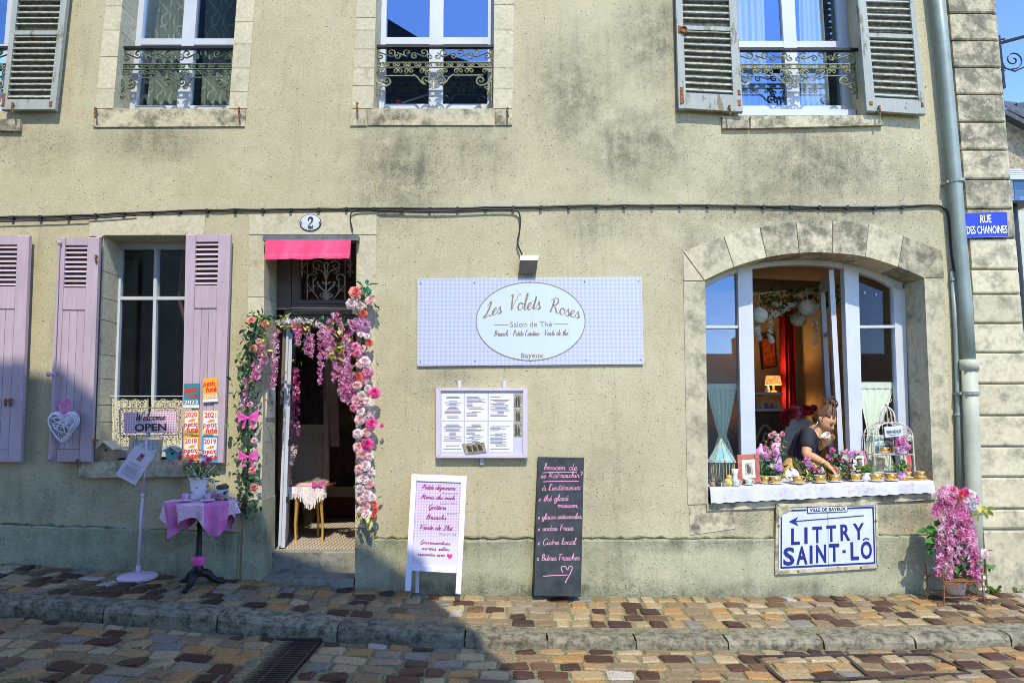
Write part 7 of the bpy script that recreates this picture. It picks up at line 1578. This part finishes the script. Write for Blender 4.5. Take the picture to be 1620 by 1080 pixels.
def posy(lab, px, py0, py1, y, kinds, nleaf, pot=None, seed=1, spread=.05, leafc=GREENS, cat='flowers', rs_=.028):
    r = random.Random(seed); base = sp(px, y); t = thing('posy', lab, cat, base); zt, zb = P(px, py0, y).z, P(px, py1, y).z; mb = MB()
    for i in range(nleaf): p = V((base.x + r.gauss(0, spread), y + r.gauss(0, .03), r.uniform(zb, lerp(zb, zt, .8)))); put_leaf(mb, p, .05 * r.uniform(.6, 1.3), r, r.choice(leafc), w_=1.5)
    for i in range(6): mb.col = (.10, .16, .05); mb.tube([base + V((r.gauss(0, .01), 0, .02)), V((base.x + r.gauss(0, spread), y, lerp(zb, zt, .7)))], .003, 4); mb.col = None
    stuff(mb.build('foliage', M_leaf, t, recalc=False))
    for i, k in enumerate(kinds):
        p = V((base.x + r.uniform(-1, 1) * spread * 1.2, y - .03 + r.uniform(-.02, .02), lerp(zb, zt, r.uniform(.55, 1))))
        if k in ROSES: rose(k, p, rs_ * r.uniform(.8, 1.2), t, r)
        else: cluster(p, .026, 34, {'pk': PINKS, 'ht': HOTS, 'wh': WHITES, 'li': [(.70, .45, .78), (.8, .65, .82), (.62, .3, .65)]}[k], seed * 10 + i, .016).build('blossom_cluster', M_petal, t, recalc=False)
    if pot: MB().lathe(pot[1], base, 16).build('pot', pot[0], t, smooth=True)
    return t
M_greenleaf = [(.22, .34, .08), (.16, .28, .06), (.10, .22, .05)]
vz = lambda h, r: [(0, 0), (r * .7, 0), (r, h * .45), (r * .7, h * .8), (r * .9, h), (0, h * .95)]
posy('pink and white roses in a lilac jug beside the teapot', 1229, 682, 712, .40, ['pink', 'blush', 'pink', 'white', 'pink', 'blush'], 46, (M_mug, vz(P(1229, 700, .4).z - sp(1229, .4).z, .055)), 3, .05, M_greenleaf + LIME)
posy('magenta stocks behind the red photo frame and the first gold cup', 1222, 708, 745, .30, ['ht', 'pk', 'ht', 'pk', 'pk'], 60, None, 4, .05); posy('lilac and pink sweet peas low before the teapot', 1232, 736, 756, .10, ['li', 'pk', 'li'], 40, None, 5, .045); posy('dark green leafy spray between red frame and teapot', 1210, 733, 756, .14, ['wh'], 60, None, 6, .045)
posy('magenta flowers in front of the woman\'s patterned skirt', 1272, 722, 755, .16, ['ht', 'pk', 'red'], 46, None, 7, .045); posy('pink blossoms low between two gold cups under the woman\'s arm', 1289, 734, 755, .12, ['pk', 'ht', 'li', 'wh'], 60, None, 8, .06); posy('tall magenta stocks to the right of the woman\'s hand', 1322, 710, 748, .28, ['ht', 'pk', 'ht', 'ht', 'pk'], 80, None, 9, .06)
posy('pale pink and lilac flowers beside the pink photo frame', 1344, 712, 752, .10, ['pk', 'li', 'pk', 'li', 'wh'], 50, None, 10, .05); posy('little green plant in a white pot left of the bird cage', 1371, 738, 746, .06, [], 60, (M_china, vz(.075, .045)), 11, .028, M_greenleaf, 'plant'); posy('little green plant in a patterned pot before the bird cage', 1427, 733, 743, .05, [], 60, (M_mug, vz(.085, .04)), 12, .028, M_greenleaf, 'plant')
posy('golden dried flowers around the cup the woman reaches for', 1318, 738, 757, .10, ['wh', 'coral'], 60, None, 14, .045, [(.42, .28, .05), (.30, .20, .04), (.5, .36, .10)])
# small teal bird cage with figurines
M_wirebeige = simple('beige_wire', (.42, .36, .24), .6, .1)
sc_ = thing('small_bird_cage', 'small wire cage with a teal cloth roof at the left end of the window', 'bird cage', sp(1143, .12)); c = sp(1143, .12); zr = P(1143, 727, .12).z - c.z; za_ = P(1143, 695, .12).z - c.z; R_ = .115; mb = MB()
for k in range(22): a = 2 * pi * k / 22; mb.tube([c + V((R_ * .85 * cos(a), R_ * .6 * sin(a), .02)), c + V((R_ * cos(a), R_ * .7 * sin(a), zr))], .0032, 4)
for z in (.02, zr): mb.tube([c + V((R_ * cos(a), R_ * .7 * sin(a), z)) for a in [2 * pi * k / 20 for k in range(20)]], .005, 5, True)
mb.build('wires', M_wirebeige, sc_); mb = MB()
for k in range(8): a, b = 2 * pi * (k + .08) / 8, 2 * pi * (k + .92) / 8; mb.poly([c + V((0, 0, za_)), c + V((R_ * 1.12 * cos(a), R_ * .8 * sin(a), zr - .02)), c + V((R_ * 1.12 * cos(b), R_ * .8 * sin(b), zr - .02))])
mb.build('roof_cloth', simple('teal_cloth', (.22, .42, .42), .8, var=.15), sc_); mb = MB()
for k in range(8): a = 2 * pi * k / 8; mb.tube([c + V((0, 0, za_ + .01)), c + V((R_ * 1.15 * cos(a), R_ * .82 * sin(a), zr - .02))], .004, 4)
mb.build('roof_ribs', M_wirebeige, sc_)
for px, y, kc, h, lab in ((1136, .0, (.03, .03, .035), .06, 'small black pot before the small teal-roofed cage'), (1127, .0, (.30, .18, .10), .06, 'little brown figurine at the left end of the window cloth'), (1152, .02, (.60, .42, .10), .09, 'yellow bird figurine before the small teal-roofed cage'), (1146, .0, (.22, .26, .20), .045, 'mossy green stone figurine at the left end of the cloth'), (1163, .10, (.60, .66, .58), .14, 'slim pale green and white vase beside the small cage')):
    o = thing('figurine', lab, 'figurine', sp(px, y)); c = sp(px, y); mt = simple('figurine_paint', kc, .5, var=.3, scale=30, bump=0); mb = MB(); mb.lathe([(0, 0), (h * .38, 0), (h * .45, h * .3), (h * .30, h * .65), (h * .2, h * .72)], c, 12) if h < .12 else mb.lathe([(0, 0), (.035, 0), (.028, .05), (.024, .09), (.034, .14), (0, .135)], c, 12); mb.build('body', mt, o, smooth=True)
    if h < .12: MB().ball(c + V((.008, -.004, h * .82)), h * .26, 10, 7).build('head', mt, o, smooth=True)
# white arched cage with sign
M_cage = simple('cream_wire', (.58, .50, .44), .6, var=.2)
bc = thing('white_bird_cage', 'cream arched wire bird cage stand with a shelf and a welcome plate', 'bird cage', sp(1408, .16)); yC = .16; x0, x1 = P(1378, 740, yC).x, P(1440, 740, yC).x; xm = (x0 + x1) / 2; hw = (x1 - x0) / 2; zb = sz(xm); zs = P(1408, 718, yC).z; zsp = P(1408, 689, yC).z; zt = P(1408, 668, yC).z; mb = MB()
def aro(t_, s=1.): a = pi * t_; return (xm - hw * s * cos(a), zsp + (zt - zsp) * sin(a) * s)
for yy in (yC - .07, yC + .09):
    mb.tube([V((x0, yy, zb))] + [V((aro(k / 14)[0], yy, aro(k / 14)[1])) for k in range(15)] + [V((x1, yy, zb))], .006, 5)
for z in (zb + .012, zs, zsp): mb.tube([V((x0, yC - .07, z)), V((x1, yC - .07, z)), V((x1, yC + .09, z)), V((x0, yC + .09, z))], .0045, 5, True)
for k in range(1, 12):
    t_ = k / 12; x = xm - hw * cos(pi * t_); zz = aro(t_)[1]; mb.tube([V((x, yC - .07, zsp if k % 3 else zs)), V((x, yC - .07, zz)), V((x, yC + .09, zz))], .0028, 4)
for k in range(12):
    a = 2 * pi * k / 12; zz = P(1408, 641, yC).z; mb.tube(catmull([V((xm + .07 * cos(a), yC + .06 * sin(a), zt - .004)), V((xm + .055 * cos(a), yC + .05 * sin(a), lerp(zt, zz, .6))), V((xm, yC, zz))], 3), .003, 4)
zz = P(1408, 641, yC).z; mb.tube([V((xm + .02 + .025 * cos(a), yC, zz + .05 + .025 * sin(a))) for a in [2 * pi * k / 14 for k in range(14)]], .0035, 4, True); mb.ball(V((xm, yC, zz + .008)), .018, 8, 6); mb.build('wire_frame', M_cage, bc)
MB().box((x0, yC - .07, zs - .006), (x1, yC + .09, zs + .003)).build('shelf_board', M_cage, bc)
wpn = thing('welcome_plate', 'small white hanging plate lettered in black on the arched bird cage', 'sign', P(1414, 691, .06)); q = [(1399, 675), (1427, 673), (1428.5, 689.5), (1401, 692)]; MB().bslab(q, .06, .072, .003).build('plate', M_wenamel, wpn); B = pxboard(q, .06, .002); B.text('BIENVENUE', .09, .36, .92, .68, M_ink, wpn, .02); mb = MB(); mb.ribbon([B.at(.2, .8), B.at(.8, .8)], .004); mb.build('rule', M_ink, wpn); MB().tube([P(1402, 675, .06), P(1411, 655, .08), P(1424, 673, .06)], .003, 4).build('string', M_gold, wpn)
for k, (x, lab) in enumerate(((lerp(x0, x1, .33), 'left gold cup on the shelf inside the arched bird cage'), (lerp(x0, x1, .66), 'right gold cup on the shelf inside the arched bird cage'))): copy_tree(c0, V((x, yC - .02, zs + .004)), lab, rotz=.6 * k, scale=.85)
for (a, b, c_, d), kc, lab in ((((1381, 688), (1398, 690), (1401, 716), (1384, 716)), (.42, .56, .48), 'pale green greeting card standing inside the arched bird cage'), (((1399, 689), (1413, 690), (1412, 716), (1401, 716)), (.10, .09, .10), 'dark greeting card standing inside the arched bird cage'), (((1381, 722), (1400, 724), (1399, 749), (1380, 746)), (.52, .42, .26), 'tan paper card under the shelf of the arched bird cage')):
    o = thing('greeting_card', lab, 'card', P(a[0], c_[1], .2)); MB().slab([a, b, c_, d], .21, .214).build('card', simple('card_print', kc, .6, var=.5, scale=25, bump=0), o)
o = thing('cage_flowers', 'pink blossoms wired to the right side of the arched bird cage', 'flowers', P(1427, 700, .08))
for i, (px, py, cs) in enumerate(((1421, 700, HOTS), (1429, 697, PINKS), (1424, 709, [(.7, .4, .75), (.8, .65, .8)]), (1434, 706, PINKS), (1436, 692, WHITES))): cluster(P(px, py, .07), .035, 40, cs, 900 + i, .02).build('blossom_cluster', M_petal, o, recalc=False)
o = thing('red_ribbon', 'red and white ribbon hanging from the right side of the bird cage', 'ribbon', P(1437, 745, .08)); mb = MB(); mb.ribbon(catmull([P(a, b, .085) for a, b in ((1434, 717), (1437, 730), (1435, 745))], 4), .022); mb.ribbon(catmull([P(a, b, .09) for a, b in ((1438, 717), (1441, 733), (1439, 748))], 4), .018); mb.build('ribbon', simple('red_white_ribbon', (.62, .10, .10), .6, var=.6, scale=40, bump=0), o)

# ------------------------------------------------------------------ the woman arranging the cups
def remeshed(mb, name, mat, parent, vox=.006, smooth=6, label=None):
    o = mb.build(name, mat, None); me0 = o.data; a = o.modifiers.new('r', 'REMESH'); a.mode = 'VOXEL'; a.voxel_size = vox; b = o.modifiers.new('s', 'SMOOTH'); b.iterations = smooth; b.factor = .5
    bpy.context.view_layer.update(); me = bpy.data.meshes.new_from_object(o.evaluated_get(bpy.context.evaluated_depsgraph_get())); o.modifiers.clear(); o.data = me; bpy.data.meshes.remove(me0); me.name = name
    off = wloc(parent)
    for v in me.vertices: v.co -= off
    me.polygons.foreach_set('use_smooth', [True] * len(me.polygons)); me.update(); o.parent = parent
    if not me.materials: me.materials.append(mat)
    return o
def limb(mb, pts, rad, n=14):
    c = catmull(pts, 6); N = len(c) - 1; rr = []
    for i in range(len(c)): t_ = i / N * (len(rad) - 1); k = min(int(t_), len(rad) - 2); rr.append(lerp(rad[k], rad[k + 1], t_ - k))
    mb.tube(c, rr, n); mb.ball(c[0], rr[0] * .98, 14, 9); mb.ball(c[-1], rr[-1] * .98, 14, 9)
Uh = V((.46, -.33, .80)).normalized(); Fh = V((.52, -.66, -.55)); Fh = (Fh - Uh * Fh.dot(Uh)).normalized(); Lh = Uh.cross(Fh).normalized(); HC = P(1305, 665, .38)
def hp_(f, l, u): return HC + Fh * f + Lh * l + Uh * u
wm_ = thing('person', 'woman in black T-shirt and gold patterned skirt bending over the window cups', 'person', (P(1262, 740, .66).x, .66, SZ0))
M_skin = simple('tanned_skin', (.58, .30, .14), .45, var=.06, scale=12, bump=.0); M_hair = simple('brown_hair', (.10, .045, .02), .5, var=.6, scale=45, bump=.2, dirt=(.30, .15, .05)); M_tee = simple('black_cotton', (.018, .02, .028), .75, var=.25, scale=10, bump=.1)
pel = P(1262, 752, .52); wai = P(1266, 728, .51); che = P(1281, 697, .46); nkb = P(1292, 681, .42); shn = P(1278, 687, .31); shf = P(1300, 690, .58)
eln = P(1276.5, 718, .24); wrn = P(1309, 735, .10); elf = P(1288, 711, .45); wrf = P(1303, 703, .30); han = P(1317, 742, .07); haf = P(1308.5, 697, .27)
def hand_mesh(mb, wr, ce, pal, grip, thumb, s=1.):       # wrist, knuckle centre, palm-side direction, finger bend, thumb side
    ax = (ce - wr).normalized(); side = ax.cross(pal).normalized() * thumb
    for k in range(4):
        o = side * ((.030 - .020 * k) * s); limb(mb, [wr + ax * .005 + o * .5, lerp(wr, ce, .55) + o * .9, ce + o], [.017 * s, .017 * s, .013 * s], 10)
        l = (.040, .046, .043, .034)[k] * s; p0 = ce + o; d1 = (ax + pal * grip * .6).normalized(); p1 = p0 + d1 * l; d2 = (ax + pal * grip * 1.6).normalized(); p2 = p1 + d2 * l * .7; limb(mb, [p0, p1, p2, p2 + (ax * .3 + pal * grip).normalized() * l * .4], [.0100 * s, .0092 * s, .0085 * s, .007 * s], 8)
    t0 = wr + ax * .025 + side * .028; t1 = t0 + (ax * .7 + side * .6 + pal * .4).normalized() * .042 * s; limb(mb, [wr + ax * .01 + side * .012, t0, t1, t1 + (ax + pal * .6).normalized() * .032 * s], [.015 * s, .014 * s, .011 * s, .008 * s], 8)
bm_ = MB()
limb(bm_, [pel, wai, che, nkb], [.15, .118, .125, .07], 18); limb(bm_, [nkb + V((-.01, .02, -.03)), nkb, hp_(-.02, 0, -.07)], [.07, .058, .052]); limb(bm_, [shn, che, shf], [.06, .09, .06])
limb(bm_, [shn, lerp(shn, eln, .5), eln, lerp(eln, wrn, .35), wrn], [.054, .050, .041, .042, .026]); limb(bm_, [shf, elf, lerp(elf, wrf, .4), wrf], [.054, .042, .040, .026])
for sx in (-1, 1): limb(bm_, [pel + V((sx * .08, .02, -.05)), V((pel.x + sx * .09, .70, .62)), V((pel.x + sx * .09, .78, SZ0 + .08)), V((pel.x + sx * .09, .70, SZ0 + .035))], [.10, .065, .042, .035])
hand_mesh(bm_, wrn, lerp(wrn, han, 1.0), V((.1, -.2, -1)).normalized(), .9, 1); hand_mesh(bm_, wrf, haf, V((.3, -.75, .45)).normalized(), .8, -1, .95)
# head: lofted from directions, with brow, nose, lips and chin worked into the surface
hd = MB(); nu, nv = 40, 30
def headr(d):
    f, l, u = d.x, d.y, d.z; r = .089 + .016 * max(0, -f) * max(0, u + .4) + .008 * max(0, u)
    if u < 0: r *= 1 + .16 * max(0, f) * (-u) - .10 * abs(l) * (-u) - .20 * max(0, -f) * (-u)
    r *= 1 - .10 * abs(l)
    g = lambda f0, l0, u0, s: exp(-((f - f0) ** 2 + (l - l0) ** 2 + (u - u0) ** 2) / s)
    r += .020 * g(.97, 0, -.20, .012) + .012 * g(.99, 0, -.08, .010) + .007 * g(.93, 0, -.52, .012) + .010 * g(.74, 0, -.78, .03) + .004 * (g(.88, .3, .16, .03) + g(.88, -.3, .16, .03)) - .010 * (g(.90, .36, -.0, .02) + g(.90, -.36, -.0, .02)) + .005 * (g(.75, .5, -.28, .05) + g(.75, -.5, -.28, .05))
    return r * 1.06
for i in range(nv + 1):
    th = pi * i / nv
    for k in range(nu): a = 2 * pi * k / nu; d = V((sin(th) * cos(a), sin(th) * sin(a), cos(th))); r = headr(d); hd.v.append(hp_(d.x * r, d.y * r, d.z * r * 1.12))
for i in range(nv):
    for k in range(nu): a = i * nu + k; b = i * nu + (k + 1) % nu; hd.face((a, a + nu, b + nu, b))
bm_.merge(hd)
for s in (-1, 1): bm_.ball(hp_(-.008, s * .088, -.012), .026, 10, 8, (.5, .5, 1.1))
remeshed(bm_, 'body', M_skin, wm_, .0052, 5)
# clothes
ts = MB(); tw = lerp(wai, che, .08); ts.tube(catmull([tw, lerp(tw, che, .5), che, lerp(che, nkb, .75)], 6), [.136] * 7 + [.140] * 6 + [.13, .12, .11, .10, .095, .09], 18); limb(ts, [shn, che, shf], [.074, .10, .074]); limb(ts, [shn, lerp(shn, eln, .5)], [.070, .066]); limb(ts, [shf, lerp(shf, elf, .5)], [.070, .062]); remeshed(ts, 't_shirt', M_tee, wm_, .008, 5)
m, t = newmat('leopard_cotton'); co = t.obj(); v = t.n('ShaderNodeTexVoronoi', {'Vector': co, 'Scale': 48.}).outputs['Distance']; c = t.mix(t.m('MULTIPLY', t.mr(v, .42, .36), t.mr(t.noise(co, 30, 2), .42, .5)), (.72, .48, .13), (.09, .055, .02)); c = t.mix(t.mr(t.noise(co, 9, 4), .45, .65, 0, .6), c, (.80, .60, .24)); t.bsdf(c, .7, 0, t.bump(t.noise(co, 12, 3), .4, .01))
sk = MB(); ax0 = lerp(wai, che, .14)
def skf(u, v):
    a = 2 * pi * u; c = lerp(ax0, V((pel.x - .02, .70, SZ0 + .25)), v); r = lerp(.128, .27, min(1, v * 2.2) ** .7); r *= 1 + (.05 * sin(a * 9) + .03 * sin(a * 14 + 1)) * min(1, v * 3); return c + V((r * cos(a), r * .85 * sin(a), -.0))
sk.grid(skf, 72, 24); sk.build('skirt', m, wm_, smooth=True)
# hair: a cap, swept locks and a loose bun
rhh = random.Random(44); hr = MB()
for f, l, u, r in ((-.030, 0, .030, .090), (-.018, 0, .050, .084), (-.045, .0, -.005, .076)): hr.ball(hp_(f, l, u), r, 16, 12)
capo = remeshed(hr, 'hair', M_hair, wm_, .007, 4); hr = MB(); bun = hp_(-.050, 0, .165)
for k in range(64):
    a = rhh.uniform(-2.7, 2.7); f, l = .082 * cos(a), .082 * sin(a); s0 = hp_(f - .004, l, .050 if cos(a) > .3 else rhh.uniform(-.04, .05)); mid = lerp(s0, bun, .5); out = (mid - HC).normalized() * .035; hr.tube(catmull([s0, lerp(s0, bun, .3) + out * .7, lerp(s0, bun, .65) + out * .8, bun + V((rhh.gauss(0, .02),) * 3)], 4), [.004] + [.0085] * 11 + [.005], 5)
for k in range(40):
    n_ = V((rhh.gauss(0, 1), rhh.gauss(0, 1), rhh.gauss(0, 1))).normalized(); u_ = n_.orthogonal().normalized(); w_ = n_.cross(u_); r_ = rhh.uniform(.02, .045); cc = bun + V((rhh.gauss(0, .016), rhh.gauss(0, .016), rhh.gauss(0, .016))); a0 = rhh.uniform(0, 6); hr.tube([cc + (u_ * cos(a0 + q_ * .5) + w_ * sin(a0 + q_ * .5)) * r_ for q_ in range(rhh.randint(6, 11))], .0055, 5)
for k in range(10): s0 = hp_(rhh.uniform(-.02, .02), rhh.choice((-.092, .092)), .01); hr.tube(catmull([s0, s0 + Lh * -.012 - Uh * .03, s0 - Uh * .065 + Fh * rhh.uniform(-.02, .02)], 4), .0025, 4)
hr.build('hair_locks', M_hair, capo, smooth=True)
M_lip = simple('lips', (.40, .08, .07), .4, bump=0); mb = MB()
for s in (-1, 1): mb.ball(hp_(.083, s * .034, .002), .0105, 8, 6, (1, 1, .8))
mb.build('eye', simple('dark_eyes', (.05, .03, .02), .2, bump=0), wm_, smooth=True); mb = MB()
for s in (-1, 1): mb.tube([hp_(.088, s * .016, .024), hp_(.090, s * .034, .031), hp_(.076, s * .054, .024)], [.004, .0042, .002], 5)
mb.build('eyebrow', M_hair, wm_); mb = MB(); mb.tube(catmull([hp_(.090, -.020, -.053), hp_(.099, 0, -.050), hp_(.090, .020, -.053)], 4), [.003] * 3 + [.0055] * 3 + [.003] * 3, 6); mb.tube(catmull([hp_(.088, -.016, -.058), hp_(.097, 0, -.060), hp_(.088, .016, -.058)], 4), .005, 6); mb.build('lips', M_lip, wm_, smooth=True)
mb = MB(); mb.ball(hp_(-.004, -.098, -.045), .007, 8, 6, (1, 1, 1.5)); mb.ball(hp_(-.004, -.099, -.062), .005, 8, 6); mb.build('earring', M_china, wm_, smooth=True)
mb = MB()
for t_, r in ((.72, .034), (.93, .031)):
    c_ = lerp(eln, wrn, t_); d = (wrn - eln).normalized(); u_ = d.orthogonal().normalized(); w_ = d.cross(u_); mb.tube([c_ + (u_ * cos(a) + w_ * sin(a)) * r for a in [2 * pi * k / 18 for k in range(18)]], .004, 5, True)
mb.build('bracelet', M_gold, wm_, smooth=True)
hcp = thing('sipped_cup', 'white and gold cup tilted at the woman\'s lips in her raised hand', 'cup', haf); mt = Matrix.Rotation(radians(-38), 3, 'Y') @ Matrix.Rotation(radians(18), 3, 'X'); cc = P(1311, 695, .255); k = MB().lathe([(0, 0), (.022, 0), (.026, .01), (.038, .035), (.042, .062), (.039, .060), (.03, .03), (0, .012)], cc, 16, mt).build('cup', M_china, hcp, smooth=True); MB().lathe([(.0385, .034), (.0432, .052), (.0405, .034)], cc, 16, mt).build('gilt_band', M_gold, k, smooth=True)
copy_tree(c0, sp(1321, .05), 'gold tea cup held by the woman\'s lower hand', rotz=2.)

# ------------------------------------------------------------------ curtains of the upper rooms
def voile(name, col, pattern=False):
    m, t = newmat(name); co = t.obj(); s = t.n('ShaderNodeSeparateXYZ', {0: co}); c = (*col, 1)
    if pattern:
        wv = None
        for fx, ph in ((5.2, 0.), (5.2, 1.57), (3.4, .6)):
            q = t.m('ABSOLUTE', t.m('SUBTRACT', t.m('FRACT', t.m('ADD', t.m('MULTIPLY', s.outputs[0], fx * 1.7), t.m('MULTIPLY', t.m('SINE', t.m('ADD', t.m('MULTIPLY', s.outputs[2], 15.), ph * 4)), .38))), .5)); q = t.m('LESS_THAN', q, .055); wv = q if wv is None else t.m('MAXIMUM', wv, q)
        cc = t.mix(wv, col, (.66, .70, .60))
    else: cc = t.mix(t.mr(t.noise(t.scaled(co, (40, 1, 1)), 1., 3), .3, .7), [x * .85 for x in col], col)
    d = t.n('ShaderNodeBsdfPrincipled', {'Base Color': cc, 'Roughness': .9}); tl = t.n('ShaderNodeBsdfTranslucent', {'Color': cc}); t.out(t.n('ShaderNodeMixShader', {0: .3, 1: d.outputs[0], 2: tl.outputs[0]}).outputs[0]); return m
M_vgreen = voile('green_patterned_voile', (.34, .42, .32), True); M_vwhite = voile('white_voile', (.58, .64, .64))
def hang(lab, x0, x1, x2, x3, mat, n, y=.42, yb=172, amp=.018, yt=-118):
    t = thing('net_curtain', lab, 'curtain', P((x2 + x3) / 2, yb, y)); mb = MB(); mb.grid(lambda u, v: P(lerp(lerp(x0, x3, v), lerp(x1, x2, v), u), lerp(yt, yb, v), y) + V((0, amp * sin(u * n * 2 * pi + .6 * sin(4 * v)) + amp * .4 * sin(u * n * 4.7), 0)), n * 8, 10); mb.build('cloth', mat, t, smooth=True)
hang('green net curtain with looping white pattern at the left pane of the left upper window', 262, 306, 296, 232, M_vgreen, 4); hang('green net curtain with looping white pattern at the right pane of the left upper window', 330, 396, 370, 318, M_vgreen, 4)
hang('white net curtain in the left pane of the shuttered upper window', 1148, 1206, 1214, 1158, M_vwhite, 6); hang('white net curtain in the right pane of the shuttered upper window', 1262, 1295, 1312, 1268, M_vwhite, 5); hang('edge of a white net curtain deep in the right pane of the shuttered upper window', 1318, 1335, 1345, 1325, M_vwhite, 2)
bm2 = thing('broom', 'red ended pole leaning inside the middle upper window', 'pole', P(631, 162, .4)); mb = MB(); mb.tube([P(636, 163, .38), P(686, 147, .38)], .009, 6); mb.build('pole', M_white, bm2); MB().ball(P(630, 161, .38), .028, 10, 7, (1, 1, .8)).build('knob', simple('red_plastic', (.62, .03, .02), .4), bm2, smooth=True)
